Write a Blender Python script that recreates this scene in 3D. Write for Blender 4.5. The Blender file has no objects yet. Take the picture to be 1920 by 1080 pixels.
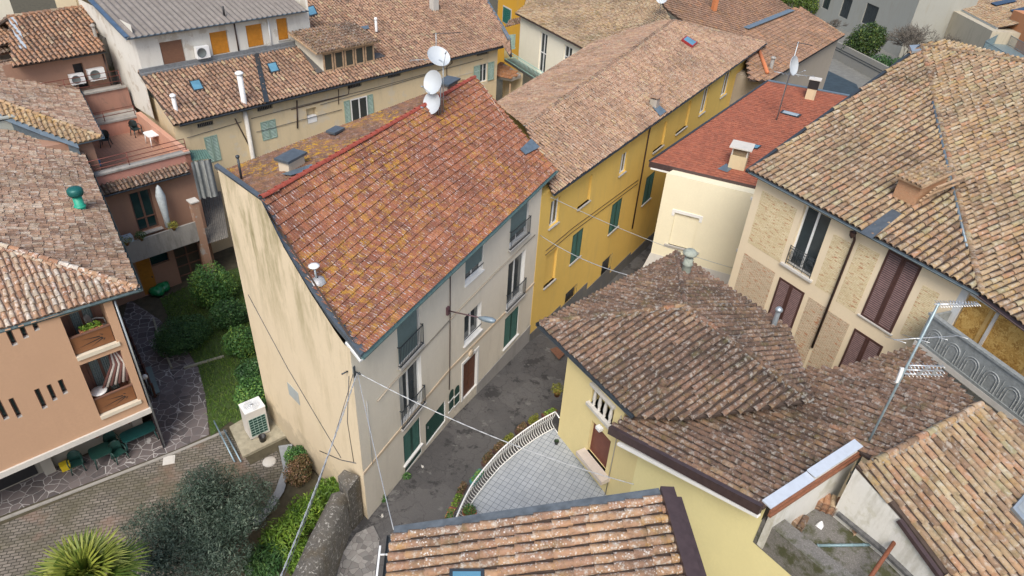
import bpy, math, random
import numpy as np
from mathutils import Vector, Matrix
random.seed(7); rng = np.random.default_rng(7)
S = bpy.context.scene; COL = S.collection
R_ = math.radians
# ---------------------------------------------------------------- camera survey
FPX = 1280.0; CAMZ = 25.0
_D = np.array([-120., 1840., FPX]); _D /= np.linalg.norm(_D)
_F = np.array([0, 0, 1.]) - _D * _D[2]; _F /= np.linalg.norm(_F)
_R = np.cross(_D, _F); CAM = np.array([0, 0, CAMZ])
def ray(x, y):
    v = np.array([x - 960., y - 540., FPX]); return np.array([v @ _R, v @ _F, -(v @ _D)])
def at(x, y, z):
    r = ray(x, y); return CAM + r * ((z - CAMZ) / r[2])
def on_plane(p0, n, x, y):
    r = ray(x, y); return CAM + r * (np.dot(n, np.asarray(p0) - CAM) / np.dot(n, r))
def zat(P, x, y):
    r = ray(x, y); s = np.dot(P[:2], r[:2]) / np.dot(r[:2], r[:2]); return CAMZ + s * r[2]
def nrm(v): v = np.asarray(v, float); return v / np.linalg.norm(v)
def V2(p): return np.array(p[:2], float)
def unit(deg): return np.array([math.cos(R_(deg)), math.sin(R_(deg))])
cam = bpy.data.cameras.new('camera'); co = bpy.data.objects.new('camera', cam); COL.objects.link(co)
cam.sensor_width = 36; cam.lens = FPX / 1920 * 36; cam.clip_end = 2000; cam.clip_start = .1
ax = np.array([_R, _F, -_D])            # rows: world axis expressed in (right,down,fwd)
M = Matrix(((ax[0][0], -ax[0][1], -ax[0][2], 0), (ax[1][0], -ax[1][1], -ax[1][2], 0), (ax[2][0], -ax[2][1], -ax[2][2], CAMZ), (0, 0, 0, 1)))
co.matrix_world = M; S.camera = co
# ---------------------------------------------------------------- objects
def tag(o, label=None, cat=None, group=None, kind=None):
    if label: o['label'] = label
    if cat: o['category'] = cat
    if group: o['group'] = group
    if kind: o['kind'] = kind
    return o
def thing(name, label, cat, loc, group=None):
    o = bpy.data.objects.new(name, None); COL.objects.link(o); o.location = [float(v) for v in loc]
    o.empty_display_size = .3
    return tag(o, label, cat, group)
def rootloc(o):
    if o is None: return np.zeros(3)
    while o.parent: o = o.parent
    return np.array(o.location)
def dup(o, loc=None, rz=None, parent=None, label=None, group=None, scale=None):
    c = o.copy(); COL.objects.link(c)
    if parent is not None:
        c.parent = parent; c.matrix_parent_inverse = o.matrix_parent_inverse
    if loc is not None: c.location = [float(v) for v in loc]
    if rz is not None: c.rotation_euler[2] = rz
    if scale is not None: c.scale = (scale,) * 3 if not hasattr(scale, '__len__') else scale
    if label: c['label'] = label
    if group: c['group'] = group
    for ch in list(o.children): dup(ch, parent=c)
    return c
class MB:
    def __init__(s): s.v = []; s.f = []; s.m = []; s.sm = []; s.n = 0; s.att = []
    def add(s, V, F, mat=0, smooth=False, tint=0.5):
        V = np.asarray(V, float).reshape(-1, 3); F = [tuple(int(i) + s.n for i in f) for f in F]
        s.v.append(V); s.f += F; s.m += [mat] * len(F); s.sm += [smooth] * len(F)
        s.att.append(np.full(len(V), tint) if np.isscalar(tint) else np.asarray(tint)); s.n += len(V)
    def quad(s, a, b, c, d, mat=0, tint=.5): s.add([a, b, c, d], [(0, 1, 2, 3)], mat, tint=tint)
    def poly(s, P, mat=0, tint=.5): s.add(P, [tuple(range(len(P)))], mat, tint=tint)
    def hexa(s, P, mat=0, tint=.5):      # 4 bottom + 4 top
        s.add(P, [(3, 2, 1, 0), (4, 5, 6, 7), (0, 1, 5, 4), (1, 2, 6, 5), (2, 3, 7, 6), (3, 0, 4, 7)], mat, tint=tint)
    def box(s, c, sx, sy, sz, rz=0, mat=0, tint=.5):   # c: base centre
        c = np.asarray(c, float); ca, sa = math.cos(rz), math.sin(rz); P = []
        for z in (0, sz):
            for x, y in ((-1, -1), (1, -1), (1, 1), (-1, 1)):
                X, Y = x * sx / 2, y * sy / 2; P.append(c + [X * ca - Y * sa, X * sa + Y * ca, z])
        s.hexa(P, mat, tint)
    def bar(s, a, b, w, h, mat=0, up=(0, 0, 1)):       # box along a->b
        a = np.asarray(a, float); b = np.asarray(b, float); d = nrm(b - a); sd = np.cross(d, up)
        sd = nrm(sd) if np.linalg.norm(sd) > 1e-6 else np.array([1., 0, 0]); u = np.cross(sd, d); P = []
        for p in (a, b):
            P += [p - sd * w / 2 - u * h / 2, p + sd * w / 2 - u * h / 2, p + sd * w / 2 + u * h / 2, p - sd * w / 2 + u * h / 2]
        s.add(P, [(3, 2, 1, 0), (4, 5, 6, 7), (0, 1, 5, 4), (1, 2, 6, 5), (2, 3, 7, 6), (3, 0, 4, 7)], mat)
    def tube(s, pts, r, mat=0, n=6, smooth=True, cap=True):
        pts = [np.asarray(p, float) for p in pts]; K = len(pts); r = [r] * K if np.isscalar(r) else r; V = []; F = []; ref = None
        for i, p in enumerate(pts):
            d = nrm((pts[min(i + 1, K - 1)] - pts[max(i - 1, 0)]))
            if ref is None: ref = np.cross(d, (0, 0, 1)); ref = np.array([1., 0, 0]) if np.linalg.norm(ref) < 1e-3 else ref
            a = nrm(ref - d * np.dot(ref, d)); b = np.cross(d, a); ref = a
            for k in range(n):
                t = 2 * math.pi * k / n; V.append(p + r[i] * (a * math.cos(t) + b * math.sin(t)))
        for i in range(K - 1):
            for k in range(n):
                F.append((i * n + k, i * n + (k + 1) % n, (i + 1) * n + (k + 1) % n, (i + 1) * n + k))
        if cap: F += [tuple(range(n - 1, -1, -1)), tuple((K - 1) * n + k for k in range(n))]
        s.add(V, F, mat, smooth)
    def lathe(s, c, prof, mat=0, n=14, smooth=True, axis=None):   # prof: (r,z)
        c = np.asarray(c, float); V = []; F = []
        if axis is None: A, B, Cx = np.array([1., 0, 0]), np.array([0, 1., 0]), np.array([0, 0, 1.])
        else:
            Cx = nrm(axis); A = np.cross(Cx, (0, 0, 1)); A = nrm(A) if np.linalg.norm(A) > 1e-4 else np.array([1., 0, 0]); B = np.cross(Cx, A)
        for r, z in prof:
            for k in range(n):
                t = 2 * math.pi * k / n; V.append(c + A * r * math.cos(t) + B * r * math.sin(t) + Cx * z)
        for i in range(len(prof) - 1):
            for k in range(n): F.append((i * n + k, i * n + (k + 1) % n, (i + 1) * n + (k + 1) % n, (i + 1) * n + k))
        s.add(V, F, mat, smooth)
    def prism(s, P, z0, z1, mat=0, side=None):   # plan polygon
        a = sum(P[i][0] * P[(i + 1) % len(P)][1] - P[(i + 1) % len(P)][0] * P[i][1] for i in range(len(P)))
        if a < 0: P = P[::-1]
        n = len(P); V = [(p[0], p[1], z0) for p in P] + [(p[0], p[1], z1) for p in P]
        s.add(V, [tuple(range(n - 1, -1, -1))], mat if side is None else side)
        s.add(V, [tuple(range(n, 2 * n))], mat)
        s.add(V, [(i, (i + 1) % n, n + (i + 1) % n, n + i) for i in range(n)], mat if side is None else side)
    def np_quads(s, V, nv, faces, mat=0, smooth=False, tint=None):   # V (T,nv,3); faces local
        T = len(V)
        if T == 0: return
        base = s.n + np.arange(T)[:, None, None] * nv; Q = (np.asarray(faces)[None] + base).reshape(-1, len(faces[0]))
        s.v.append(np.asarray(V).reshape(-1, 3)); s.f += [tuple(q) for q in Q.tolist()]
        s.m += [mat] * len(Q); s.sm += [smooth] * len(Q)
        t = np.full(T, .5) if tint is None else tint; s.att.append(np.repeat(t, nv)); s.n += T * nv
    def build(s, name, mats, parent=None, label=None, cat=None, group=None, kind=None, loc=None):
        V = np.concatenate(s.v) if s.v else np.zeros((0, 3))
        base = rootloc(parent) if parent is not None else (np.asarray(loc, float) if loc is not None else np.zeros(3))
        me = bpy.data.meshes.new(name); me.from_pydata((V - base).tolist(), [], s.f)
        mats = mats if isinstance(mats, (list, tuple)) else [mats]
        for m in mats: me.materials.append(m)
        me.polygons.foreach_set('material_index', np.array(s.m, dtype=np.int32))
        me.polygons.foreach_set('use_smooth', np.array(s.sm, dtype=bool))
        a = me.attributes.new('tint', 'FLOAT', 'POINT'); a.data.foreach_set('value', np.concatenate(s.att).astype(np.float32))
        me.update(); o = bpy.data.objects.new(name, me); COL.objects.link(o)
        if parent is not None: o.parent = parent
        elif loc is not None: o.location = [float(v) for v in loc]
        return tag(o, label, cat, group, kind)
# ---------------------------------------------------------------- materials
def newmat(name):
    m = bpy.data.materials.new(name); m.use_nodes = True; nt = m.node_tree; b = nt.nodes['Principled BSDF']; return m, nt, b
def N(nt, t, **k):
    n = nt.nodes.new(t)
    for a, v in k.items():
        if a in n.inputs: n.inputs[a].default_value = v
        else: setattr(n, a, v)
    return n
def L(nt, a, b): nt.links.new(a, b)
def coords(nt, obj=False):
    if obj: return N(nt, 'ShaderNodeTexCoord').outputs['Object']
    return N(nt, 'ShaderNodeNewGeometry').outputs['Position']
def mapping(nt, src, scale=(1, 1, 1), rot=(0, 0, 0), loc=(0, 0, 0)):
    n = N(nt, 'ShaderNodeMapping'); n.inputs['Scale'].default_value = scale; n.inputs['Rotation'].default_value = rot; n.inputs['Location'].default_value = loc
    L(nt, src, n.inputs['Vector']); return n.outputs[0]
def noise(nt, src, scale, detail=4, rough=.6, out='Fac'):
    n = N(nt, 'ShaderNodeTexNoise', Scale=scale, Detail=detail, Roughness=rough); L(nt, src, n.inputs['Vector']); return n.outputs[out]
def ramp(nt, src, stops, interp='LINEAR'):
    n = N(nt, 'ShaderNodeValToRGB'); r = n.color_ramp; r.interpolation = interp
    while len(r.elements) < len(stops): r.elements.new(.5)
    for e, (p, c) in zip(r.elements, stops):
        e.position = p; e.color = (c[0], c[1], c[2], 1) if hasattr(c, '__len__') else (c, c, c, 1)
    L(nt, src, n.inputs[0]); return n.outputs[0]
def mix(nt, fac, a, b, mode='MIX'):
    n = N(nt, 'ShaderNodeMix', data_type='RGBA', blend_type=mode)
    for s, i in ((fac, n.inputs[0]), (a, n.inputs[6]), (b, n.inputs[7])):
        if hasattr(s, 'is_output'): L(nt, s, i)
        else: i.default_value = s if not hasattr(s, '__len__') else (s[0], s[1], s[2], 1)
    return n.outputs[2]
def math_(nt, op, a, b=None):
    n = N(nt, 'ShaderNodeMath', operation=op)
    for s, i in ((a, 0), (b, 1)):
        if s is None: continue
        if hasattr(s, 'is_output'): L(nt, s, n.inputs[i])
        else: n.inputs[i].default_value = s
    return n.outputs[0]
def bump(nt, b, h, strength=.3, dist=.02):
    n = N(nt, 'ShaderNodeBump', Strength=strength, Distance=dist); L(nt, h, n.inputs['Height']); L(nt, n.outputs[0], b.inputs['Normal'])
def plain(name, c, rough=.6, metal=0, var=.12, scale=6, bumpy=0):
    m, nt, b = newmat(name); p = coords(nt); f = noise(nt, p, scale, 5)
    col = mix(nt, f, [max(0, x * (1 - var * 1.6)) for x in c], [min(1, x * (1 + var * 1.4)) for x in c]); L(nt, col, b.inputs['Base Color'])
    b.inputs['Roughness'].default_value = rough; b.inputs['Metallic'].default_value = metal
    if bumpy: bump(nt, b, noise(nt, p, scale * 8, 4), bumpy, .01)
    return m
def plaster(name, c, stain=.35, dirt=(.30, .27, .2), streak=.5, patch=0.0, patchc=(.45, .42, .38), runoff=None, damp=None):
    m, nt, b = newmat(name); p = coords(nt)
    base = mix(nt, noise(nt, p, .7, 6, .65), [x * .86 for x in c], [min(1, x * 1.08) for x in c])
    base = mix(nt, ramp(nt, noise(nt, p, 9, 5, .7), [(.35, 0), (.7, 1)]), base, [x * .93 for x in c])
    st = noise(nt, mapping(nt, p, (1.5, 1.5, .33)), 1.0, 8, .72)
    sm = math_(nt, 'MULTIPLY', ramp(nt, st, [(.5, 0), (.72, 1)]), stain); base = mix(nt, sm, base, dirt)
    s2 = ramp(nt, noise(nt, mapping(nt, p, (3.2, 3.2, .8)), 1.4, 7, .75), [(.55, 0), (.75, 1)])
    base = mix(nt, math_(nt, 'MULTIPLY', s2, streak * .35), base, [x * .62 for x in c])
    zc = N(nt, 'ShaderNodeSeparateXYZ'); L(nt, p, zc.inputs[0])
    if runoff:      # algae running down from the verge
        mk = math_(nt, 'MULTIPLY', ramp(nt, noise(nt, mapping(nt, p, (1.3, 1.3, .28), loc=(2, 5, 0)), 1.0, 8, .72), [(.46, 0), (.66, .9)]), ramp(nt, math_(nt, 'MULTIPLY', zc.outputs[2], .05), [(runoff[0] * .05, 0), (runoff[1] * .05, 1)])); base = mix(nt, mk, base, (.23, .20, .09))
    if damp:        # rising damp with an uneven edge
        zz = math_(nt, 'ADD', zc.outputs[2], math_(nt, 'MULTIPLY', noise(nt, p, 1.4, 6, .7), 3.2)); mk = ramp(nt, math_(nt, 'MULTIPLY', zz, .1), [((damp + 1.1) * .1, .75), ((damp + 1.7) * .1, 0)]); base = mix(nt, mk, base, [x * .62 for x in c])
    if patch:
        pm = ramp(nt, noise(nt, p, 1.1, 8, .62), [(.56, 0), (.60, 1)]); base = mix(nt, math_(nt, 'MULTIPLY', pm, patch), base, patchc)
    L(nt, base, b.inputs['Base Color']); b.inputs['Roughness'].default_value = .9
    bump(nt, b, noise(nt, p, 30, 4, .6), .25, .01); return m
def tilemat(name, stops, lich=.35, lichc=(.5, .49, .44), yel=.1, dark=.35, darkc=(.045, .04, .035), moss=.1, scale=1.0, spots=.0):
    m, nt, b = newmat(name); p = coords(nt); t = N(nt, 'ShaderNodeAttribute', attribute_name='tint').outputs['Fac']
    base = ramp(nt, t, stops)
    base = mix(nt, ramp(nt, noise(nt, p, 14, 5, .7), [(.3, 0), (.75, .55)]), base, (.36, .22, .15))
    base = mix(nt, math_(nt, 'MULTIPLY', ramp(nt, noise(nt, p, .33 * scale, 6, .7), [(.42, 0), (.68, 1)]), dark), base, darkc)
    base = mix(nt, math_(nt, 'MULTIPLY', ramp(nt, noise(nt, p, 7.5 * scale, 6, .75), [(.5, 0), (.64, 1)]), dark * .9), base, darkc)
    lm = ramp(nt, noise(nt, mapping(nt, p, (1, 1, 1), loc=(3, 7, 1)), 5.2 * scale, 7, .72), [(.52, 0), (.62, 1)])
    base = mix(nt, math_(nt, 'MULTIPLY', lm, lich), base, lichc)
    if spots:
        v = N(nt, 'ShaderNodeTexVoronoi', Scale=13.0); L(nt, mapping(nt, p, loc=(1, 1, 1)), v.inputs['Vector'])
        sp = math_(nt, 'MULTIPLY', ramp(nt, v.outputs['Distance'], [(.26, 1), (.34, 0)]), ramp(nt, noise(nt, p, 2.2, 4), [(.42, 0), (.6, spots)])); base = mix(nt, sp, base, (.62, .6, .56))
    ym = math_(nt, 'MULTIPLY', math_(nt, 'MULTIPLY', ramp(nt, noise(nt, mapping(nt, p, loc=(9, 2, 4)), 3.4, 7, .75), [(.5, 0), (.58, 1)]), ramp(nt, noise(nt, mapping(nt, p, loc=(1, 6, 2)), .33, 4, .6), [(.42, .15), (.6, 1.3)])), yel); base = mix(nt, ym, base, (.42, .24, .03))
    mm = math_(nt, 'MULTIPLY', ramp(nt, noise(nt, mapping(nt, p, loc=(5, 1, 8)), 1.6, 6, .7), [(.54, 0), (.66, 1)]), moss); base = mix(nt, mm, base, (.085, .09, .03))
    L(nt, base, b.inputs['Base Color']); b.inputs['Roughness'].default_value = .92; b.inputs['Specular IOR Level'].default_value = .2
    bump(nt, b, noise(nt, p, 40, 5, .7), .5, .015); return m
# ---------------------------------------------------------------- tiles
PROF = np.array([[math.cos(a), math.sin(a)] for a in np.linspace(math.pi, 0, 6)])
def frame_of(P, eave):
    """plane frame from polygon P (first two points = eave unless eave dir is given)"""
    P = [np.asarray(p, float) for p in P]
    n = np.zeros(3)
    for i in range(len(P)): n += np.cross(P[i], P[(i + 1) % len(P)])
    n = nrm(n); n = n if n[2] > 0 else -n
    d = (P[1] - P[0]) if eave is None else np.array([math.cos(R_(eave)), math.sin(R_(eave)), 0])
    U = d - n * np.dot(d, n)
    if eave is not None or True:      # level line of the plane nearest to d
        h = np.cross(n, (0, 0, 1)); U = nrm(h) if (np.linalg.norm(h) > .02 and eave == 'level') else nrm(U)
    Vv = np.cross(n, U); Vv = Vv if Vv[2] >= -1e-9 else -Vv
    if np.dot(np.cross(U, Vv), n) < 0: U = -U
    return P[0], U, Vv, n
def spans(poly, u):
    s = []
    for i in range(len(poly)):
        a, b = poly[i], poly[(i + 1) % len(poly)]
        if (a[0] <= u) != (b[0] <= u): s.append(a[1] + (u - a[0]) / (b[0] - a[0]) * (b[1] - a[1]))
    s.sort(); return list(zip(s[::2], s[1::2]))
def coppi(mb, P, eave=None, pitch=.25, r=.085, ln=.38, mat=0, deck=1, over=.06, thick=.12, warp=None, holes=(), tmul=1.0, edge=True):
    O, U, Vv, n = frame_of(P, eave)
    uv = [(np.dot(p - O, U), np.dot(p - O, Vv)) for p in (np.asarray(q, float) for q in P)]
    W = (lambda u, v, h: O + np.outer(u, U) + np.outer(v, Vv) + np.outer(h, n)) if warp is None else (lambda u, v, h: warp(u, v, h))
    # deck slab
    A = np.array(uv); nn = len(A)
    T = W(A[:, 0], A[:, 1], np.full(nn, -.015)); B = W(A[:, 0], A[:, 1], np.full(nn, -thick))
    if warp is None:
        mb.poly(T, deck); mb.poly(B[::-1], deck)
    for i in range(nn if edge else 0): j = (i + 1) % nn; mb.quad(B[i], B[j], T[j], T[i], deck)
    u0, u1 = A[:, 0].min(), A[:, 0].max(); K = max(1, int(round((u1 - u0) / pitch))); pw = (u1 - u0) / K
    cs = []; 
    for k in range(K):
        uc = u0 + (k + .5) * pw
        for v0, v1 in spans(uv, uc):
            if v1 - v0 < .08: continue
            v = v0 - over + (rng.random() - .5) * .05; off = rng.random() * .5
            first = True
            while v < v1 - .04:
                l = min(ln * (.93 + .14 * rng.random()), v1 - v)
                ok = True
                for hu0, hu1, hv0, hv1 in holes:
                    if hu0 < uc < hu1 and hv0 < v + l / 2 < hv1: ok = False
                if ok: cs.append((uc, v, l, v - v0))
                v += l
    if not cs: return O, U, Vv, n
    cs = np.array(cs); T = len(cs)
    ju = (rng.random(T) - .5) * .034 + .016 * np.sin(cs[:, 1] * 1.1 + cs[:, 0] * 3); jr = (rng.random(T) - .5) * .045; rr = r * (.93 + .14 * rng.random(T)); hh = (rng.random(T) - .5) * .018
    Vq = np.zeros((T, 18, 3)); 
    for ring in range(3):
        v = cs[:, 1] if ring in (0, 2) else cs[:, 1] + cs[:, 2] + .05
        rad = rr * (1.0 if ring == 0 else .8 if ring == 1 else .80); lift = .030 if ring in (0, 2) else .004
        ht = 1.0
        for k in range(6):
            Vq[:, ring * 6 + k] = W(cs[:, 0] + ju + (jr if ring == 1 else 0) + rad * PROF[k, 0], v, rad * PROF[k, 1] * ht * .95 + lift + hh - .01)
    f = [(k, k + 1, 7 + k, 6 + k) for k in range(5)]; lip = [(12 + k, 13 + k, k + 1, k) for k in range(5)]
    tint = np.clip((.62 * rng.random(T) + .38 * rng.random(T) + .0) * tmul, 0, 1)
    mb.np_quads(Vq, 18, f, mat, True, tint); mb.np_quads(Vq, 18, lip, mat, False, tint * .9)
    return O, U, Vv, n
def flat_tiles(mb, P, eave=None, w=.24, ln=.34, mat=0, deck=1, warp=None, thick=.14, step=.035, rib=.022, ribs=2, mrib=None):
    O, U, Vv, n = frame_of(P, eave); uv = [(np.dot(np.asarray(p) - O, U), np.dot(np.asarray(p) - O, Vv)) for p in P]
    A = np.array(uv); nn = len(A); W = (lambda u, v, h: O + np.outer(u, U) + np.outer(v, Vv) + np.outer(h, n)) if warp is None else warp
    B = W(A[:, 0], A[:, 1], np.full(nn, -thick)); T = W(A[:, 0], A[:, 1], np.full(nn, -.02))
    if warp is None: mb.poly(T, deck); mb.poly(B[::-1], deck)
    for i in range(nn): j = (i + 1) % nn; mb.quad(B[i], B[j], T[j], T[i], deck)
    v0, v1 = A[:, 1].min(), A[:, 1].max(); R = max(1, int(round((v1 - v0) / ln))); l = (v1 - v0) / R; sw = [(a[1], a[0]) for a in uv]; cs = []
    for r in range(R):
        v = v0 + r * l
        for a, b in spans(sw, v + l / 2):
            u = a - (w / 2 if r % 2 else 0)
            while u < b - .02:
                x0, x1 = max(u, a), min(u + w, b)
                if x1 - x0 > .03: cs.append((x0, v, x1 - x0, l))
                u += w
    cs = np.array(cs); T = len(cs)
    prof = [(0, rib), (.16, rib), (.22, 0), (.46, 0), (.52, rib * .8), (.62, rib * .8), (.68, 0), (.97, 0), (1, rib)] if ribs else [(0, 0), (1, 0)]
    k = len(prof); Vq = np.zeros((T, 3 * k, 3)); js = (rng.random(T) - .5) * .012; jt = (rng.random(T) - .5) * .01
    for ring in range(3):
        v = cs[:, 1] + (cs[:, 3] + .01 if ring == 1 else -.015); lift = {0: step, 1: .0, 2: step - .03}[ring]
        for i, (x, h) in enumerate(prof):
            Vq[:, ring * k + i] = W(cs[:, 0] + x * cs[:, 2], v, (h if ring != 2 else h) + lift + js + (jt * x))
    f = [(i, i + 1, k + i + 1, k + i) for i in range(k - 1)]; lip = [(2 * k + i, 2 * k + i + 1, i + 1, i) for i in range(k - 1)]
    tint = rng.random(T)
    if mrib is not None: mb.np_quads(Vq, 3 * k, [f[0], f[4]], mrib, False, tint); f = [f[i] for i in (1, 2, 3, 5, 6, 7)]
    mb.np_quads(Vq, 3 * k, f, mat, False, tint); mb.np_quads(Vq, 3 * k, lip, mat, False, tint * .8)
    return O, U, Vv, n
def ridge(mb, A, B, r=.12, ln=.4, mat=0, lift=.0, mortar=None):
    A = np.asarray(A, float); B = np.asarray(B, float); d = B - A; Lg = np.linalg.norm(d); d /= Lg; sd = nrm(np.cross(d, (0, 0, 1))); up = np.cross(sd, d)
    K = max(1, int(round(Lg / ln))); l = Lg / K; V = np.zeros((K, 18, 3)); t = rng.random(K)
    for i in range(K):
        j = (rng.random() - .5) * .05
        for ring in range(3):
            s = i * l if ring != 1 else (i + 1) * l + .05; rad = r * {0: 1.05, 1: .86, 2: .84}[ring]; li = lift + (.03 if ring != 1 else 0)
            for k in range(6): V[i, ring * 6 + k] = A + d * s + sd * (rad * PROF[k, 0] + (j if ring != 1 else 0)) + up * (rad * PROF[k, 1] * .95 + li - .02)
    mb.np_quads(V, 18, [(k, k + 1, 7 + k, 6 + k) for k in range(5)], mat, True, t); mb.np_quads(V, 18, [(12 + k, 13 + k, k + 1, k) for k in range(5)], mat, False, t)
    if mortar is not None:
        mb.bar(A + up * -.03, B + up * -.03, r * 2.3, .06, mortar, up=up)
def gutter(mb, A, B, r=.075, mat=0, n=None):
    A = np.asarray(A, float); B = np.asarray(B, float); d = nrm(B - A); sd = nrm(np.cross(d, (0, 0, 1))); up = np.cross(sd, d); V = []; K = 7
    for p in (A, B):
        for rr in (r, r * .86):
            for k in range(K):
                a = math.pi + math.pi * k / (K - 1); V.append(p + sd * rr * math.cos(a) + up * rr * math.sin(a))
    F = []
    for o in (0, K):
        for k in range(K - 1): F.append((o + k, o + k + 1, 2 * K + o + k + 1, 2 * K + o + k))
    F += [(0, K, 3 * K, 2 * K), (K - 1, 2 * K - 1, 4 * K - 1, 3 * K - 1)]
    F += [tuple(range(K)), tuple(range(2 * K, 3 * K))]
    mb.add(V, F, mat, True)
# ---------------------------------------------------------------- walls
class Wall:
    """vertical wall from plan point A to B, outside on the right of A->B"""
    def __init__(s, A, B):
        s.A = V2(A); s.B = V2(B); s.L = np.linalg.norm(s.B - s.A); s.d = (s.B - s.A) / s.L; s.n = np.array([s.d[1], -s.d[0]]); s.op = []
    def uz(s, x, y):
        p = on_plane([s.A[0], s.A[1], 0], np.array([s.n[0], s.n[1], 0]), x, y); return np.dot(p[:2] - s.A, s.d), p[2]
    def pt(s, u, z, off=0.0):
        q = s.A + s.d * u + s.n * off; return np.array([q[0], q[1], z])
    def px(s, x, y, off=0.0):
        A0 = s.A + s.n * off; p = on_plane([A0[0], A0[1], 0], np.array([s.n[0], s.n[1], 0]), x, y); return p
    def rect(s, LB, RB, LT):
        u0, z0 = s.uz(*LB); u1, zb = s.uz(*RB); _, z1 = s.uz(*LT) if hasattr(LT, '__len__') else (0, (z0 + zb) / 2 + LT)
        z0 = (z0 + zb) / 2
        return (min(u0, u1), max(u0, u1), z0, z1)
    def mesh(s, mb, z0, z1, mat=0, reveal=None, depth=.18, back=None, zA=None, zB=None):
        """front face with openings s.op = [(u0,u1,z0,z1,depth)]; reveals get material `reveal`"""
        reveal = mat if reveal is None else reveal
        ops = [o if len(o) > 4 else o + (depth,) for o in s.op]
        ops = [(max(.01, o[0]), min(s.L - .01, o[1]), max(z0 + .005, o[2]), min(z1 - .005, o[3]), o[4]) for o in ops]
        us = sorted({0, s.L} | {o[0] for o in ops} | {o[1] for o in ops}); zs = sorted({z0, z1} | {o[2] for o in ops} | {o[3] for o in ops})
        for i in range(len(us) - 1):
            for j in range(len(zs) - 1):
                a, b, c, d = us[i], us[i + 1], zs[j], zs[j + 1]; um, zm = (a + b) / 2, (c + d) / 2
                if any(o[0] < um < o[1] and o[2] < zm < o[3] for o in ops): continue
                mb.quad(s.pt(a, c), s.pt(b, c), s.pt(b, d), s.pt(a, d), mat)
        for a, b, c, d, dp in ops:
            f = [s.pt(a, c), s.pt(b, c), s.pt(b, d), s.pt(a, d)]; k = [s.pt(a, c, -dp), s.pt(b, c, -dp), s.pt(b, d, -dp), s.pt(a, d, -dp)]
            for i in range(4): j = (i + 1) % 4; mb.quad(f[i], f[j], k[j], k[i], reveal)
            mb.quad(*k, mat if back is None else back)
    def sbox(s, mb, u0, u1, z0, z1, o0, o1, mat=0):   # box on the wall, offsets o0..o1 along outward normal
        P = [s.pt(u0, z0, o1), s.pt(u1, z0, o1), s.pt(u1, z0, o0), s.pt(u0, z0, o0)]; P += [p + np.array([0, 0, z1 - z0]) for p in P]; mb.hexa(P, mat)
def frame_mesh(W, r, off, fw=.07, dep=.05, cols=2, rows=1, matf=0, bars=None):
    mb = MB(); u0, u1, z0, z1 = r
    W.sbox(mb, u0, u1, z0, z0 + fw, off - dep, off, matf); W.sbox(mb, u0, u1, z1 - fw, z1, off - dep, off, matf)
    W.sbox(mb, u0, u0 + fw, z0 + fw, z1 - fw, off - dep, off, matf); W.sbox(mb, u1 - fw, u1, z0 + fw, z1 - fw, off - dep, off, matf)
    for c in range(1, cols):
        u = u0 + (u1 - u0) * c / cols; W.sbox(mb, u - fw * .6, u + fw * .6, z0 + fw, z1 - fw, off - dep, off + .004, matf)
    for k in range(1, rows):
        z = z0 + (z1 - z0) * k / rows; W.sbox(mb, u0 + fw, u1 - fw, z - fw * .4, z + fw * .4, off - dep, off - .003, matf)
    return mb
def window(house, W, r, mf, mg, depth=.18, cols=2, rows=1, sill=None, fw=.07, name='window', curtain=None, sillw=.08, sillo=.07, sillh=.06):
    u0, u1, z0, z1 = r; f = frame_mesh(W, r, -depth + .06, fw, .05, cols, rows).build(name, mf, house)
    p = MB(); p.quad(W.pt(u0 + .02, z0 + .02, -depth + .025), W.pt(u1 - .02, z0 + .02, -depth + .025), W.pt(u1 - .02, z1 - .02, -depth + .025), W.pt(u0 + .02, z1 - .02, -depth + .025)); p.build('pane', mg, f)
    if curtain is not None:
        c = MB(); 
        W.sbox(c, u0 + .03, u0 + .03 + (u1 - u0) * .3, z0 + .05, z1 - .05, -depth + .026, -depth + .03); c.build('curtain', curtain, f)
    if sill is not None:
        b = MB(); W.sbox(b, u0 - sillw, u1 + sillw, z0 - sillh, z0 - .002, -depth * .3, sillo); b.build('sill', sill, f)
    return f
def louvre(house, W, r, m, off=.02, leaves=2, name='shutter', slat=.075, fw=.07, sill=None, label=None):
    u0, u1, z0, z1 = r; mb = MB(); lw = (u1 - u0) / leaves
    for k in range(leaves):
        a, b = u0 + k * lw + .008, u0 + (k + 1) * lw - .008
        W.sbox(mb, a, b, z0, z0 + fw, off - .04, off); W.sbox(mb, a, b, z1 - fw, z1, off - .04, off)
        W.sbox(mb, a, a + fw, z0 + fw, z1 - fw, off - .04, off); W.sbox(mb, b - fw, b, z0 + fw, z1 - fw, off - .04, off)
        nsl = max(2, int((z1 - z0 - 2 * fw) / slat)); dz = (z1 - z0 - 2 * fw) / nsl
        for i in range(nsl):
            z = z0 + fw + i * dz; mb.quad(W.pt(a + fw, z + dz * .1, off - .002), W.pt(b - fw, z + dz * .1, off - .002), W.pt(b - fw, z + dz * .62, off - .036), W.pt(a + fw, z + dz * .62, off - .036), 1)
        mb.quad(W.pt(a + fw, z0 + fw, off - .04), W.pt(b - fw, z0 + fw, off - .04), W.pt(b - fw, z1 - fw, off - .04), W.pt(a + fw, z1 - fw, off - .04), 2)  # dark sheet stands in for the shade behind the slats
    mb.m[-1] = mb.m[-1]
    o = mb.build(name, [m, SLAT.get(m.name, m), black_rubber], house, label=label)
    if sill is not None:
        b = MB(); W.sbox(b, u0 - .1, u1 + .1, z0 - .07, z0 - .004, -.02, .09); b.build('sill', sill, o)
    return o
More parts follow.
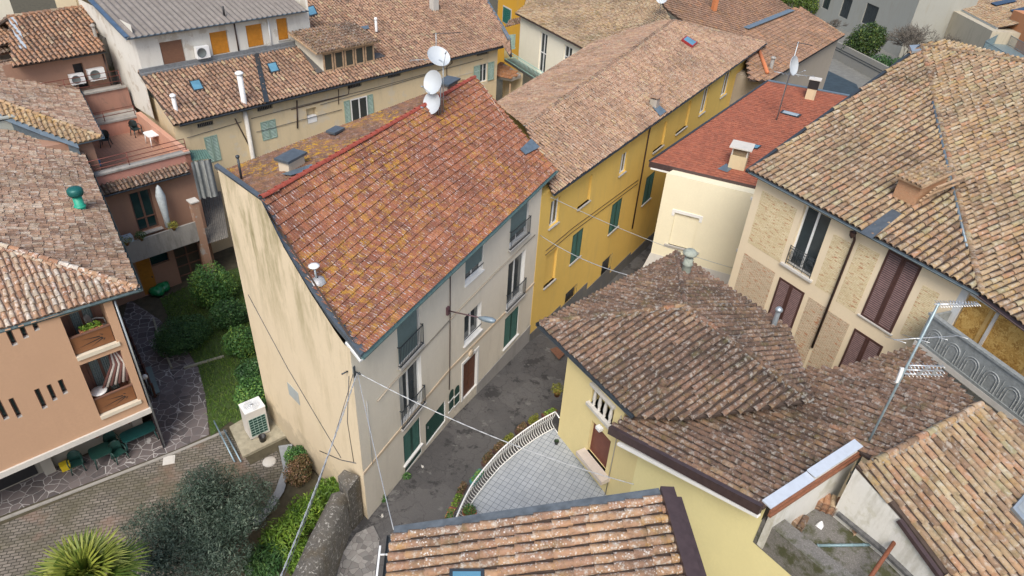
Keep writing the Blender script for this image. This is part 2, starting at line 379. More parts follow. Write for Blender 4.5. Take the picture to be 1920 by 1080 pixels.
def railing(house, W, u0, u1, z0, h, m, off=.12, gap=.11, name='balcony_railing', slab=None):
    mb = MB()
    for z in (z0 + .05, z0 + h): mb.bar(W.pt(u0, z, off), W.pt(u1, z, off), .035, .03)
    for u in (u0, u1):
        for z in (z0 + .05, z0 + h): mb.bar(W.pt(u, z, -.02), W.pt(u, z, off), .03, .03)
        mb.bar(W.pt(u, z0 - .03, off), W.pt(u, z0 + h + .06, off), .035, .035)
    n = max(2, int((u1 - u0) / gap))
    for i in range(1, n):
        u = u0 + (u1 - u0) * i / n; mb.tube([W.pt(u, z0 + .05, off), W.pt(u, z0 + h, off)], .011, n=5)
    o = mb.build(name, m, house)
    if slab is not None:
        b = MB(); W.sbox(b, u0 - .06, u1 + .06, z0 - .08, z0 - .002, -.03, off + .05); b.build('balcony_slab', slab, o)
    return o
def pipe(parent, pts, r, m, name='downpipe', clamps=True):
    mb = MB(); mb.tube(pts, r, n=8)
    return mb.build(name, m, parent)
# ---------------------------------------------------------------- material library
TC = dict(
 R=tilemat('clay_tiles_buff', [(0, (.11, .075, .05)), (.15, (.22, .15, .10)), (.4, (.35, .255, .16)), (.55, (.42, .34, .21)), (.7, (.39, .215, .13)), (.85, (.36, .34, .2)), (.94, (.5, .45, .33)), (1, (.42, .15, .075))], lich=.45, yel=.25, dark=.45, moss=.35),
 Y=tilemat('clay_tiles_pink', [(0, (.14, .09, .07)), (.2, (.27, .17, .12)), (.5, (.37, .23, .16)), (.8, (.42, .29, .2)), (.95, (.45, .36, .22)), (1, (.46, .2, .1))], lich=.4, yel=.15, dark=.4, moss=.22, scale=1.3),
 C=tilemat('clay_tiles_rose', [(0, (.10, .062, .046)), (.2, (.23, .135, .095)), (.5, (.345, .2, .135)), (.8, (.40, .265, .17)), (.93, (.46, .38, .23)), (1, (.46, .18, .09))], lich=.28, yel=.06, dark=.42, moss=.15, scale=1.3),
 V=tilemat('clay_tiles_dark', [(0, (.05, .036, .03)), (.3, (.115, .078, .06)), (.6, (.18, .112, .082)), (.85, (.235, .15, .10)), (.94, (.30, .22, .14)), (1, (.30, .115, .06))], lich=.62, lichc=(.40, .385, .35), yel=.1, dark=.75, darkc=(.035, .03, .028), moss=.42, scale=1.2),
 F=tilemat('clay_tiles_lichen', [(0, (.2, .13, .09)), (.4, (.34, .2, .13)), (.7, (.4, .25, .15)), (1, (.44, .28, .15))], lich=.55, yel=.35, dark=.45, moss=.35, spots=.8, scale=1.2),
 P=tilemat('clay_tiles_whitened', [(0, (.2, .12, .09)), (.3, (.38, .2, .12)), (.5, (.44, .28, .17)), (.72, (.48, .42, .32)), (1, (.66, .62, .56))], lich=.7, lichc=(.68, .63, .58), yel=.05, dark=.35, moss=.1),
 P2=tilemat('clay_tiles_mixed', [(0, (.09, .065, .055)), (.2, (.23, .15, .115)), (.45, (.38, .24, .17)), (.7, (.44, .34, .25)), (.9, (.52, .46, .38)), (1, (.46, .22, .13))], lich=.45, lichc=(.55, .51, .47), yel=.06, dark=.55, moss=.1, scale=.9),
 G=tilemat('clay_tiles_orange', [(0, (.13, .08, .06)), (.3, (.3, .17, .11)), (.55, (.4, .2, .11)), (.8, (.45, .26, .15)), (1, (.46, .38, .26))], lich=.3, yel=.1, dark=.5, moss=.15, scale=1.2),
 W=tilemat('red_pantiles', [(0, (.15, .05, .032)), (.5, (.245, .075, .042)), (.85, (.31, .10, .05)), (1, (.38, .15, .075))], lich=.22, lichc=(.36, .28, .26), yel=.5, dark=.45, darkc=(.075, .035, .032), moss=.08),
 WL=tilemat('red_pantile_ribs', [(0, (.16, .06, .042)), (.5, (.26, .09, .055)), (1, (.34, .13, .075))], lich=1.0, lichc=(.56, .50, .49), yel=.45, dark=.35, darkc=(.10, .045, .04), moss=.0),
 WR=tilemat('mossy_pantiles', [(0, (.085, .05, .038)), (.5, (.15, .075, .05)), (1, (.22, .10, .06))], lich=.3, lichc=(.42, .36, .34), yel=.9, dark=.5, darkc=(.08, .05, .045), moss=.1, scale=.9),
 RED=tilemat('red_flat_tiles', [(0, (.25, .065, .04)), (.5, (.33, .085, .05)), (1, (.39, .11, .06))], lich=.05, yel=.0, dark=.12, darkc=(.2, .07, .05), moss=0),
 M=tilemat('brown_pantiles', [(0, (.2, .12, .085)), (.5, (.29, .17, .12)), (.9, (.36, .22, .14)), (1, (.44, .2, .1))], lich=.25, yel=.15, dark=.4, moss=.2),
)
deck = plain('shaded_roof_deck', (.065, .045, .035), .95, var=.4, scale=4)  # dark colour imitates shade in the channels between cover tiles
white_wall = plaster('cream_render', (.76, .70, .585), .3, (.5, .44, .35), .35, damp=.6)
gable_wall = plaster('warm_cream_render', (.68, .57, .40), .55, (.44, .36, .22), .2, runoff=(6.5, 11.5), damp=1.6)
yellow_wall = plaster('ochre_render', (.76, .51, .125), .25, (.42, .31, .14), .45)
villa_wall = plaster('pale_yellow_render', (.74, .62, .31), .12, (.55, .48, .25), .2)
cream_wall = plaster('ivory_render', (.86, .81, .66), .12, (.6, .52, .36), .2)
red_cream = plaster('light_cream_render', (.80, .74, .55), .1, (.62, .55, .38), .15)
beige_wall = plaster('aged_beige_render', (.68, .56, .36), .45, (.42, .35, .24), .5, patch=.5, patchc=(.58, .53, .44))
attic_wall = plaster('peeling_white_render', (.68, .66, .60), .45, (.38, .35, .3), .6, patch=.55, patchc=(.42, .36, .28))
pink_wall = plaster('salmon_render', (.50, .315, .20), .22, (.40, .25, .16), .25)
rose_wall = plaster('rose_render', (.48, .23, .18), .4, (.28, .15, .12), .5, patch=.25, patchc=(.3, .2, .17))
brown_wall = plaster('brown_render', (.36, .21, .145), .35, (.22, .14, .1), .4)
ochre_far = plaster('deep_ochre_render', (.68, .36, .03), .2)
white_trim = plaster('white_trim', (.78, .78, .76), .12)
plinth = plaster('grey_plinth', (.34, .33, .32), .5, (.2, .2, .19), .5)
conc = plaster('concrete', (.33, .315, .29), .75, (.12, .115, .10), .9)
conc_light = plaster('light_concrete', (.58, .56, .52), .4, (.34, .33, .3), .5)
stained_white = plaster('stained_white_render', (.66, .65, .60), .7, (.3, .28, .2), .6, patch=.35, patchc=(.4, .38, .26))
stone_sill = plain('stone_sill', (.42, .41, .39), .8, var=.25, scale=9)
dark_metal = plain('dark_metal', (.045, .055, .065), .45, .3, .25)
blue_metal = plain('blue_grey_flashing', (.16, .21, .25), .4, .4, .3, 3)
slate_metal = plain('slate_cap', (.1, .12, .14), .5, .3, .3, 4)
brown_metal = plain('brown_sheet', (.075, .05, .05), .45, .2, .3, 5)
copper_dark = plain('brown_pipe', (.06, .035, .03), .5, .1, .2)
rust = plain('rusty_iron', (.2, .07, .035), .8, .1, .35, 20)
red_rail = plain('red_brown_paint', (.19, .055, .04), .6, 0, .2)
zinc = plain('galvanised_steel', (.42, .47, .5), .4, .6, .2, 8)
alu = plain('aluminium', (.62, .65, .67), .35, .7, .1)
white_paint = plain('white_paint', (.74, .75, .74), .5, 0, .1)
white_plastic = plain('white_plastic', (.76, .77, .77), .4, 0, .06, 3)
green_rail = plain('pale_green_paint', (.42, .56, .52), .5, 0, .15)
green_shut = plain('dark_green_paint', (.018, .065, .05), .6, 0, .25)
sage = plain('sage_green_paint', (.27, .38, .32), .7, 0, .25)
brown_shut = plain('dark_brown_paint', (.075, .035, .03), .6, 0, .3)
blind = plain('grey_green_blind', (.14, .20, .20), .7, 0, .15)
orange_shut = plain('orange_wood', (.52, .21, .02), .55, 0, .22, 4)
brown_blind = plain('brown_blind', (.2, .10, .06), .6, 0, .15)
door_brown = plain('brown_wood', (.13, .05, .028), .6, 0, .35, 5)
rust_door = plain('red_brown_door', (.17, .06, .042), .65, 0, .18, 4)
old_wood = plain('weathered_wood', (.42, .29, .18), .8, 0, .45, 6)
frame_brown = plain('brown_frame', (.17, .09, .065), .6, 0, .2)
panel_brown = plain('balcony_panel', (.2, .085, .035), .55, 0, .18, 3)
green_plastic = plain('dark_green_plastic', (.012, .05, .042), .45, 0, .2)
mint_plastic = plain('turquoise_paint', (.02, .33, .22), .5, 0, .25)
blue_plastic = plain('blue_plastic', (.07, .3, .55), .4, 0, .15)
bag_green = plain('green_plastic_bag', (.01, .20, .07), .3, 0, .25, 10)
yellow_plastic = plain('yellow_plastic', (.62, .46, .02), .5, 0, .1)
black_rubber = plain('black_plastic', (.02, .02, .022), .5, 0, .2)
terracotta = plain('terracotta', (.36, .14, .07), .8, 0, .25, 10)
soil = plain('soil', (.06, .045, .03), .95, 0, .4, 20)
cable_m = plain('cable', (.10, .10, .105), .6, 0, .3)
cable_w = plain('pale_cable', (.46, .48, .5), .5, .2, .3, 20)
fabric = plain('faded_parasol_cloth', (.45, .50, .52), .9, 0, .3, 7)
curtain_m = plain('pale_curtain', (.40, .40, .37), .9, 0, .15)
def glassmat(name, c, rough=.08):
    m, nt, b = newmat(name); p = coords(nt)
    L(nt, mix(nt, noise(nt, p, 1.6, 3), [x * .6 for x in c], [x * 1.5 for x in c]), b.inputs['Base Color'])
    b.inputs['Roughness'].default_value = rough; b.inputs['Specular IOR Level'].default_value = .6; return m
SLAT = {'dark_brown_paint': plain('weathered_lit_brown_slat', (.17, .105, .10), .7, 0, .35, 5), 'dark_green_paint': plain('weathered_lit_green_slat', (.035, .10, .08), .7, 0, .3, 5), 'sage_green_paint': plain('weathered_lit_sage_slat', (.33, .45, .39), .7, 0, .3, 5)}  # weathered slat paint, lightened to imitate slats catching light
glass = glassmat('window_glass', (.035, .045, .05)); sky_glass = glassmat('skylight_glass', (.10, .24, .34), .1); green_glass = glassmat('green_glass', (.012, .04, .042)); solar = glassmat('solar_glass', (.015, .03, .06))
def brickmat(name, c1, c2, mort, sc, bw=.25, rh=.06, ms=.004, spots=.5, wall=None, vert=True, bmp=.4, rotz=0, offset=.5, moss=0, pink=0):
    m, nt, b = newmat(name); p = coords(nt)
    if vert:
        d = wall.d; cx = N(nt, 'ShaderNodeVectorMath', operation='DOT_PRODUCT'); L(nt, p, cx.inputs[0]); cx.inputs[1].default_value = (d[0], d[1], 0)
        sp = N(nt, 'ShaderNodeSeparateXYZ'); L(nt, p, sp.inputs[0]); cb = N(nt, 'ShaderNodeCombineXYZ'); L(nt, cx.outputs['Value'], cb.inputs[0]); L(nt, sp.outputs[2], cb.inputs[1]); q = cb.outputs[0]
    else: q = mapping(nt, p, (1, 1, 1), (0, 0, rotz))
    br = N(nt, 'ShaderNodeTexBrick', offset=offset); br.inputs['Scale'].default_value = sc; br.inputs['Brick Width'].default_value = bw; br.inputs['Row Height'].default_value = rh
    br.inputs['Mortar Size'].default_value = ms; br.inputs['Mortar Smooth'].default_value = .2; br.inputs['Color1'].default_value = (*c1, 1); br.inputs['Color2'].default_value = (*c2, 1); br.inputs['Mortar'].default_value = (*mort, 1)
    L(nt, q, br.inputs['Vector']); col = br.outputs['Color']
    if spots:
        col = mix(nt, math_(nt, 'MULTIPLY', ramp(nt, noise(nt, mapping(nt, q, (3, 11, 1)), 1.0, 4, .6), [(.56, 0), (.64, 1)]), spots), col, (.45, .19, .09))
        col = mix(nt, math_(nt, 'MULTIPLY', ramp(nt, noise(nt, mapping(nt, q, (4, 13, 1), loc=(4, 4, 0)), 1.0, 4, .6), [(.62, 0), (.68, 1)]), spots * .8), col, (.2, .09, .05))
    col = mix(nt, ramp(nt, noise(nt, p, 1.2, 5), [(.35, 0), (.75, .35)]), col, [x * .7 for x in c1])
    if pink: col = mix(nt, math_(nt, 'MULTIPLY', ramp(nt, noise(nt, mapping(nt, p, loc=(4, 9, 0)), .35, 4), [(.5, 0), (.6, 1)]), pink), col, (.25, .155, .12))
    if moss: col = mix(nt, math_(nt, 'MULTIPLY', ramp(nt, noise(nt, p, .55, 6, .65), [(.42, 0), (.62, 1)]), moss), col, (.075, .07, .035))
    L(nt, col, b.inputs['Base Color']); b.inputs['Roughness'].default_value = .9
    if bmp: bump(nt, b, math_(nt, 'SUBTRACT', 1.0, br.outputs['Fac']), bmp, .02)
    return m
def asphalt():
    m, nt, b = newmat('asphalt'); p = coords(nt)
    wp = mix(nt, .55, p, noise(nt, p, 2.2, 5, .7, out='Color'), 'ADD')
    base = mix(nt, noise(nt, p, 1.3, 7, .75), (.04, .038, .04), (.125, .12, .118))
    base = mix(nt, ramp(nt, noise(nt, p, 45, 3), [(.4, 0), (.8, .7)]), base, (.17, .165, .16))
    for sc, wd, st in ((.9, .02, .9), (2.3, .03, .6)):
        v = N(nt, 'ShaderNodeTexVoronoi', Scale=sc, feature='DISTANCE_TO_EDGE'); L(nt, wp, v.inputs['Vector'])
        ck = math_(nt, 'MULTIPLY', ramp(nt, v.outputs['Distance'], [(0, st), (wd, 0)]), ramp(nt, noise(nt, mapping(nt, p, loc=(sc, 2, 0)), .7, 4), [(.4, 0), (.56, 1)])); base = mix(nt, ck, base, (.016, .016, .016))
    pc = N(nt, 'ShaderNodeTexVoronoi', Scale=.6); L(nt, wp, pc.inputs['Vector'])
    base = mix(nt, .3, base, mix(nt, N_sep(nt, pc.outputs['Color']), (.04, .039, .041), (.15, .145, .14)))
    base = mix(nt, ramp(nt, noise(nt, mapping(nt, p, loc=(3, 3, 0)), .9, 6, .7), [(.55, 0), (.6, .85)]), base, (.033, .032, .033))
    base = mix(nt, ramp(nt, noise(nt, mapping(nt, p, loc=(8, 1, 0)), 1.1, 6, .7), [(.6, 0), (.64, .6)]), base, (.19, .185, .175))
    L(nt, base, b.inputs['Base Color']); b.inputs['Roughness'].default_value = .85; bump(nt, b, noise(nt, p, 25, 5, .7), .7, .02); return m
def N_sep(nt, col):
    s = N(nt, 'ShaderNodeSeparateColor'); L(nt, col, s.inputs[0]); return s.outputs[0]
def crazy(name, sc=2.5, c1=(.07, .064, .066), c2=(.15, .13, .13), jc=(.42, .41, .40)):
    m, nt, b = newmat(name); p = coords(nt); w = mix(nt, .08, p, noise(nt, p, 3, 3, out='Color'))
    v = N(nt, 'ShaderNodeTexVoronoi', Scale=sc, feature='DISTANCE_TO_EDGE'); L(nt, w, v.inputs['Vector']); pc = N(nt, 'ShaderNodeTexVoronoi', Scale=sc); L(nt, w, pc.inputs['Vector'])
    base = mix(nt, N_sep(nt, pc.outputs['Color']), c1, c2); base = mix(nt, ramp(nt, noise(nt, p, 5, 5), [(.4, 0), (.8, .5)]), base, (.16, .12, .11))
    j = ramp(nt, v.outputs['Distance'], [(.012, 1), (.035, 0)]); j = math_(nt, 'MULTIPLY', j, ramp(nt, noise(nt, p, .5, 4), [(.36, .12), (.55, 1)]))
    L(nt, mix(nt, j, base, jc), b.inputs['Base Color']); b.inputs['Roughness'].default_value = .85; return m
def grassmat(name, a, c, d):
    m, nt, b = newmat(name); p = coords(nt); t = N(nt, 'ShaderNodeAttribute', attribute_name='tint').outputs['Fac']
    base = ramp(nt, t, [(0, a), (.55, c), (1, d)]); base = mix(nt, ramp(nt, noise(nt, p, 1.3, 4), [(.35, 0), (.7, .5)]), base, [x * .55 for x in c])
    L(nt, base, b.inputs['Base Color']); b.inputs['Roughness'].default_value = .7; b.inputs['Specular IOR Level'].default_value = .25
    return m
def gravel():
    m, nt, b = newmat('mossy_gravel_felt'); p = coords(nt)
    base = mix(nt, noise(nt, p, 16, 6, .75), (.05, .045, .04), (.26, .25, .23)); v = N(nt, 'ShaderNodeTexVoronoi', Scale=26.0); L(nt, p, v.inputs['Vector'])
    base = mix(nt, ramp(nt, v.outputs['Distance'], [(.1, .6), (.3, 0)]), base, (.4, .39, .36))
    base = mix(nt, ramp(nt, noise(nt, p, 1.1, 5, .7), [(.5, 0), (.62, .9)]), base, (.05, .055, .015)); L(nt, base, b.inputs['Base Color']); b.inputs['Roughness'].default_value = .95; bump(nt, b, noise(nt, p, 30, 4), .8, .02); return m
def osb():
    m, nt, b = newmat('osb_board'); p = coords(nt); w = mix(nt, .5, p, noise(nt, p, 9, 3, out='Color'))
    v = N(nt, 'ShaderNodeTexVoronoi', Scale=11.0); L(nt, w, v.inputs['Vector']); L(nt, ramp(nt, N_sep(nt, v.outputs['Color']), [(0, (.30, .15, .03)), (.5, (.5, .29, .07)), (1, (.62, .42, .14))]), b.inputs['Base Color']); b.inputs['Roughness'].default_value = .8; return m
def stonewall():
    m, nt, b = newmat('old_stone'); p = coords(nt); base = mix(nt, noise(nt, p, 3, 7, .75), (.035, .033, .03), (.2, .185, .16))
    base = mix(nt, ramp(nt, noise(nt, p, 9, 6, .75), [(.56, 0), (.62, .85)]), base, (.48, .47, .43)); base = mix(nt, ramp(nt, noise(nt, p, 1.3, 5), [(.5, 0), (.65, .7)]), base, (.10, .08, .05))
    L(nt, base, b.inputs['Base Color']); b.inputs['Roughness'].default_value = .95; bump(nt, b, noise(nt, p, 7, 6, .7), 1.0, .06); return m
asph = asphalt(); crazy_pave = crazy('crazy_paving'); gravel_m = gravel(); osb_m = osb(); stone_m = stonewall()
cobble = crazy('stone_setts', 4.2, (.15, .145, .14), (.34, .33, .31), (.04, .04, .036))
earth = plain('garden_earth', (.075, .065, .04), .95, 0, .45, 3)
def shell(house, plan, z0, z1, mats, walls=None, depth=.18, name='wall', reveal=None, back=None, wmat=None, cap=True, skip=()):
    mb = MB(); walls = walls or {}
    for i in range(len(plan)):
        if i in skip: continue
        w = walls.get(i) or Wall(plan[i], plan[(i + 1) % len(plan)])
        w.mesh(mb, z0, z1, (wmat or {}).get(i, 0), reveal=reveal, depth=depth, back=back)
    if cap: mb.poly([(p[0], p[1], z1 - .003) for p in plan], 0)
    return mb.build(name, mats, house)
def plane3(a, b, c):
    n = nrm(np.cross(np.asarray(b) - a, np.asarray(c) - a)); return np.asarray(a), (n if n[2] > 0 else -n)
def opl(pl, x, y): return on_plane(pl[0], pl[1], x, y)
def zpl(pl, q): return pl[0][2] - (pl[1][0] * (q[0] - pl[0][0]) + pl[1][1] * (q[1] - pl[0][1])) / pl[1][2]
def sunk(W, r, depth=.18): W.op.append((*r, depth)); return r
# ================================================================ WHITE HOUSE (centre)
p1 = V2(at(681, 889, 3.5)); p2 = V2(at(1001, 531, 3.5)); pm = V2(at(842, 694, 3.5))
E1, E2 = at(680, 664, 9.9), at(1043, 318, 9.9); R1, R2 = at(490, 372, 13.2), at(890, 145, 13.2); B1, B2 = at(405, 310, 12.6), at(870, 150, 12.6)
WH = thing('white_house', 'cream rendered townhouse with red pantile roof and three satellite dishes on its ridge', 'house', (p1[0], p1[1], .7))
W1, W2 = Wall(p1, pm), Wall(pm, p2); rearN = np.array([-11.45, 23.45]); rearF = V2(B2) + np.array([.25, -.3])
def Wr(*a): return sunk(W1, W1.rect(*a), .22)
def Wr2(*a): return sunk(W2, W2.rect(*a), .22)
# top row
t1 = W1.rect((748, 685), (788, 645), 2.35); t1 = sunk(W1, t1[:3] + (9.55,), .22)
t2 = Wr2((872, 534), (905, 507), (872, 480)); t3 = W2.rect((955, 462.5), (988, 440.6), 2.3); t3 = sunk(W2, t3[:3] + (9.55,), .22)
m1 = Wr((752.5, 802.5), (791.7, 753), (748.7, 710)); m2 = Wr2((870, 644), (901, 621), (870, 596)); m3 = Wr2((948.7, 581), (980, 550), (952.5, 497.5))
g1 = sunk(W1, W1.rect((758.7, 871), (788.7, 832.5), (756, 819)), .1); g1b = sunk(W1, W1.rect((760, 886), (790.6, 849), .32), .08)
g2 = sunk(W1, W1.rect((799, 834), (834.7, 791), (799, 795)), .12); g4 = sunk(W2, W2.rect((943.7, 655), (969.4, 626), (945, 601)), .1)
gd = sunk(W2, W2.rect((867, 751.5), (893, 722), (867, 685)), .2); gb = sunk(W2, W2.rect((941, 690), (967, 662), .3), .25)
wz0 = -3.5
# thickened gable wall with the swept verge
Wg = Wall(rearN, p1); gpx = [(408, 318), (490, 377), (532, 464), (582, 549), (627, 619), (645, 645), (659, 657)]
gt = [Wg.uz(*q) for q in gpx]; gt = [(max(0, min(Wg.L, u)), z) for u, z in gt]
mb = MB()
for w, z1 in ((W1, 9.8), (W2, 9.8)): w.mesh(mb, wz0, z1, 0, reveal=2)
mb.poly([Wg.pt(0, wz0), Wg.pt(Wg.L, wz0), Wg.pt(Wg.L, 9.8)] + [Wg.pt(u, z) for u, z in gt[::-1]], 1)
Wf = Wall(p2, rearF); Wrear = Wall(rearF, rearN); Wrear.mesh(mb, wz0, 12.5, 0)
mb.poly([Wf.pt(0, wz0), Wf.pt(Wf.L, wz0), Wf.pt(Wf.L, 12.5), Wf.pt(Wf.L * .8, 13.0), Wf.pt(0, 9.8)], 0)
mb.build('wall', [white_wall, gable_wall, white_trim], WH)
# grey stepped plinth + string course + verge board
mb = MB(); zb = lambda u, w: 0
for w, za, zc, u0, u1 in ((W2, -1.6, None, 2.6, W2.L),):
    us = np.linspace(u0, u1, 8)
    for i in range(7): w.sbox(mb, us[i], us[i + 1] - (.0 if i < 6 else .0), wz0, .55 + .0 * i, 0, .025)
mb.build('plinth', plinth, WH)
mb = MB()
for w in (W1, W2): w.sbox(mb, 0, w.L, 3.44, 3.58, 0, .035)
mb.build('string_course', plaster('buff_string_course', (.62, .50, .36), .3), WH)
for r, w in ((t1, W1), (m1, W1), (m3, W2), (t3, W2)):
    f = window(WH, w, r, white_paint, glass, .22, 2, 1, name='french_window', curtain=curtain_m if r is m1 else None)
    railing(WH, w, r[0] - .05, r[1] + .05, r[2] - .02, 1.0, dark_metal, slab=stone_sill)
for r, w in ((t1, W1), (t3, W2)):
    mb = MB(); k = r[2] + (.0 if r is t1 else .5); mb.quad(w.pt(r[0] + .03, k, -.05), w.pt(r[1] - .12, k, -.05), w.pt(r[1] - .12, r[3], -.05), w.pt(r[0] + .03, r[3], -.05))
    mb.build('roller_blind', blind, WH)
window(WH, W2, t2, white_paint, glass, .22, 2, 1, sill=white_trim); window(WH, W2, m2, white_paint, glass, .22, 2, 1, sill=white_trim, sillo=.1)
mb = MB(); mb.quad(W2.pt(t2[0] + .02, t2[2] + .5, -.06), W2.pt(t2[1] - .02, t2[2] + .5, -.06), W2.pt(t2[1] - .02, t2[3], -.03), W2.pt(t2[0] + .02, t2[3], -.03)); mb.build('roller_blind', blind, WH)
mb = MB(); mb.bar(W2.pt(m2[0], m2[2] + .35, .03), W2.pt(m2[1], m2[2] + .35, .03), .03, .03); mb.bar(W2.pt(t2[0], t2[2] + .4, .03), W2.pt(t2[1], t2[2] + .4, .03), .03, .03); mb.build('window_bar', dark_metal, WH)
louvre(WH, W1, g1, green_shut, -.03, 2, sill=white_trim); louvre(WH, W2, g4, green_shut, -.03, 2, sill=white_trim, slat=.06)
for w, r, nm in ((W1, g1b, 'cellar_hatch'), (W2, gb, 'cellar_opening')):
    mb = MB(); w.sbox(mb, r[0], r[1], r[2], r[3], -.2 if w is W2 else -.07, -.19 if w is W2 else -.03); mb.build(nm, black_rubber if w is W2 else green_shut, WH)
mb = MB(); W1.sbox(mb, g2[0], g2[1], g2[2], g2[3], -.11, -.06)
for k in range(1, 9): z = g2[2] + (g2[3] - g2[2]) * k / 9; W1.sbox(mb, g2[0], g2[1], z - .012, z + .012, -.06, -.045)
go = mb.build('garage_door', green_shut, WH); mb = MB(); mb.bar(W1.pt(g2[0] + .25, g2[2] + .9, -.03), W1.pt(g2[0] + .25, g2[2] + 1.05, -.03), .03, .03); mb.build('handle', alu, go)
mb = MB(); W2.sbox(mb, gd[0] + .05, gd[1] - .05, gd[2], gd[3] - .05, -.16, -.1)
for a, b_ in ((.1, .45), (.52, .9)):
    for s in (0, 1):
        ua = gd[0] + .12 + s * (gd[1] - gd[0] - .2) / 2; ub = ua + (gd[1] - gd[0] - .35) / 2; h = gd[3] - gd[2]; W2.sbox(mb, ua, ub, gd[2] + a * h, gd[2] + b_ * h, -.1, -.08)
do = mb.build('front_door', door_brown, WH)
mb = MB(); W2.sbox(mb, gd[0] - .14, gd[0], gd[2], gd[3], 0, .03); W2.sbox(mb, gd[1], gd[1] + .14, gd[2], gd[3], 0, .03); W2.sbox(mb, gd[0] - .14, gd[1] + .14, gd[3], gd[3] + .16, 0, .035); mb.build('door_surround', white_trim, WH)
mb = MB(); c = W2.pt((gd[0] + gd[1]) / 2, gd[3] + .28, .05); mb.lathe(c, [(.19, -.05), (.22, 0), (.16, .04), (.0, .05)], axis=(*W2.n, 0)); mb.build('door_medallion', plaster('medallion', (.62, .5, .36)), WH)
for lb, rb, lt in (((841, 771), (849.5, 762), (840.5, 737)), ((851.5, 761), (860, 752), (851.5, 728))):
    r = W2.rect(lb, rb, lt) if W2.uz(*lb)[0] > 0 else W1.rect(lb, rb, lt); w = W2 if W2.uz(*lb)[0] > 0 else W1
    mb = MB(); uc = (r[0] + r[1]) / 2; hw = (r[1] - r[0]) / 2
    pts = [w.pt(r[0], r[2], .03), w.pt(r[1], r[2], .03)] + [w.pt(uc + hw * math.cos(a), r[3] - hw + hw * math.sin(a), .03) for a in np.linspace(0, math.pi, 9)]
    mb.poly(pts, 0); w.sbox(mb, r[0] - .03, r[1] + .03, (r[2] + r[3]) / 2 - .03, (r[2] + r[3]) / 2 + .03, .0, .05, 1); w.sbox(mb, r[0] - .05, r[1] + .05, r[2] - .06, r[2], 0, .05, 1)
    mb.build('arched_shutter', [green_shut, white_trim], WH)
# gable slit window
ug, zg = Wg.uz(551, 738); mb = MB(); Wg.sbox(mb, ug - .45, ug + .45, zg - .35, zg + .35, 0, .02); mb.build('blind_window', plaster('grey_blue_patch', (.36, .40, .40), .3), WH)
# roof
Of, Uf, Vf, nf = frame_of([E1, E2, R2, R1], None); Lv = np.dot(R1 - E1, Vf); u0f = np.dot(R1 - E1, Uf)
SAG = ([0, .10, .2, .32, .54, .78, 1.0], [0, -.12, -.34, -.55, -.70, -.42, 0.0])
def warpW(u, v, h):
    u = np.asarray(u); v = np.asarray(v); t = np.clip(v / Lv, 0, 1); ue = u - t * u0f
    s = np.interp(t, *SAG) * np.clip(1 - ue / 7.5, .12, 1) ; wob = .03 * np.sin(u * .9) * np.sin(v * .7)
    return Of + np.outer(u, Uf) + np.outer(v, Vf) + np.outer(np.asarray(h) + wob, nf) + np.outer(s, [0, 0, 1])
mb = MB(); NS = 12
poly = [E1, E2, R2, R1]
flat_tiles(mb, poly, None, w=.25, ln=.345, warp=warpW, mat=0, deck=2, step=.055, rib=.024, mrib=3)
flat_tiles(mb, [B2, B1, R1, R2], None, w=.25, ln=.34, mat=1, deck=2, step=.05, rib=.02)
def swept(t, u=0): return warpW(np.array([t * u0f + u]), np.array([t * Lv]), np.array([0.]))[0]
roofW = mb.build('roof', [TC['W'], TC['WR'], deck, TC['WL']], WH)
mb = MB(); ridge(mb, R1, R2, .11, .4, 0, .03); mb.build('ridge_tiles', plain('red_ridge', (.33, .07, .045), .8, 0, .3), roofW)
mb = MB(); pv = [swept(t) for t in np.linspace(0, 1, 15)]
d = nrm(np.append(W1.d, 0))
for i in range(14): mb.hexa([pv[i] - d * .12 - [0, 0, .16], pv[i + 1] - d * .12 - [0, 0, .16], pv[i + 1] + d * .22 - [0, 0, .16], pv[i] + d * .22 - [0, 0, .16], pv[i] - d * .12 + [0, 0, .05], pv[i + 1] - d * .12 + [0, 0, .05], pv[i + 1] + d * .2 + [0, 0, .04], pv[i] + d * .2 + [0, 0, .04]])
mb.hexa([R1 - d * .1 - [0, 0, .1], B1 - d * .1 - [0, 0, .1], B1 + d * .12 - [0, 0, .1], R1 + d * .12 - [0, 0, .1], R1 - d * .1 + [0, 0, .05], B1 - d * .1 + [0, 0, .05], B1 + d * .12 + [0, 0, .05], R1 + d * .12 + [0, 0, .05]])
mb.build('verge_flashing', slate_metal, roofW)
mb = MB(); mb.bar(pv[0] - d * .1 + [-.0, 0, -.22], pv[2] - d * .1 - [0, 0, .22], .12, .1); mb.build('verge_board', white_paint, roofW)
mb = MB(); o = np.append(W1.n, 0) * .07; gutter(mb, E1 + o - [0, 0, .06] - d * .1, E2 + o - [0, 0, .06], .085); mb.build('gutter', plain('verdigris_gutter', (.10, .17, .17), .5, .3, .3), WH)
plW = plane3(E1, E2, R1); plWR = plane3(B1, B2, R1)
def chimney_box(parent, c, sx, sy, h, rz, m, capm, cap=.12, caph=.08, legs=.18, name='chimney', open_=True):
    c = np.asarray(c, float); mb = MB(); mb.box(c - [0, 0, .3], sx, sy, h + .3, rz, 0)
    o = mb.build(name, m, parent); mb = MB()
    for x in (-1, 1):
        for y in (-1, 1):
            X, Y = x * (sx / 2 - .05), y * (sy / 2 - .05); ca, sa = math.cos(rz), math.sin(rz); mb.box(c + [X * ca - Y * sa, X * sa + Y * ca, h], .08, .08, legs, rz, 0)
    mb.box(c + [0, 0, h + legs], sx + 2 * cap, sy + 2 * cap, caph, rz, 0); mb.build('chimney_cap', capm, parent); return o
rzW = math.atan2(W1.d[1], W1.d[0])
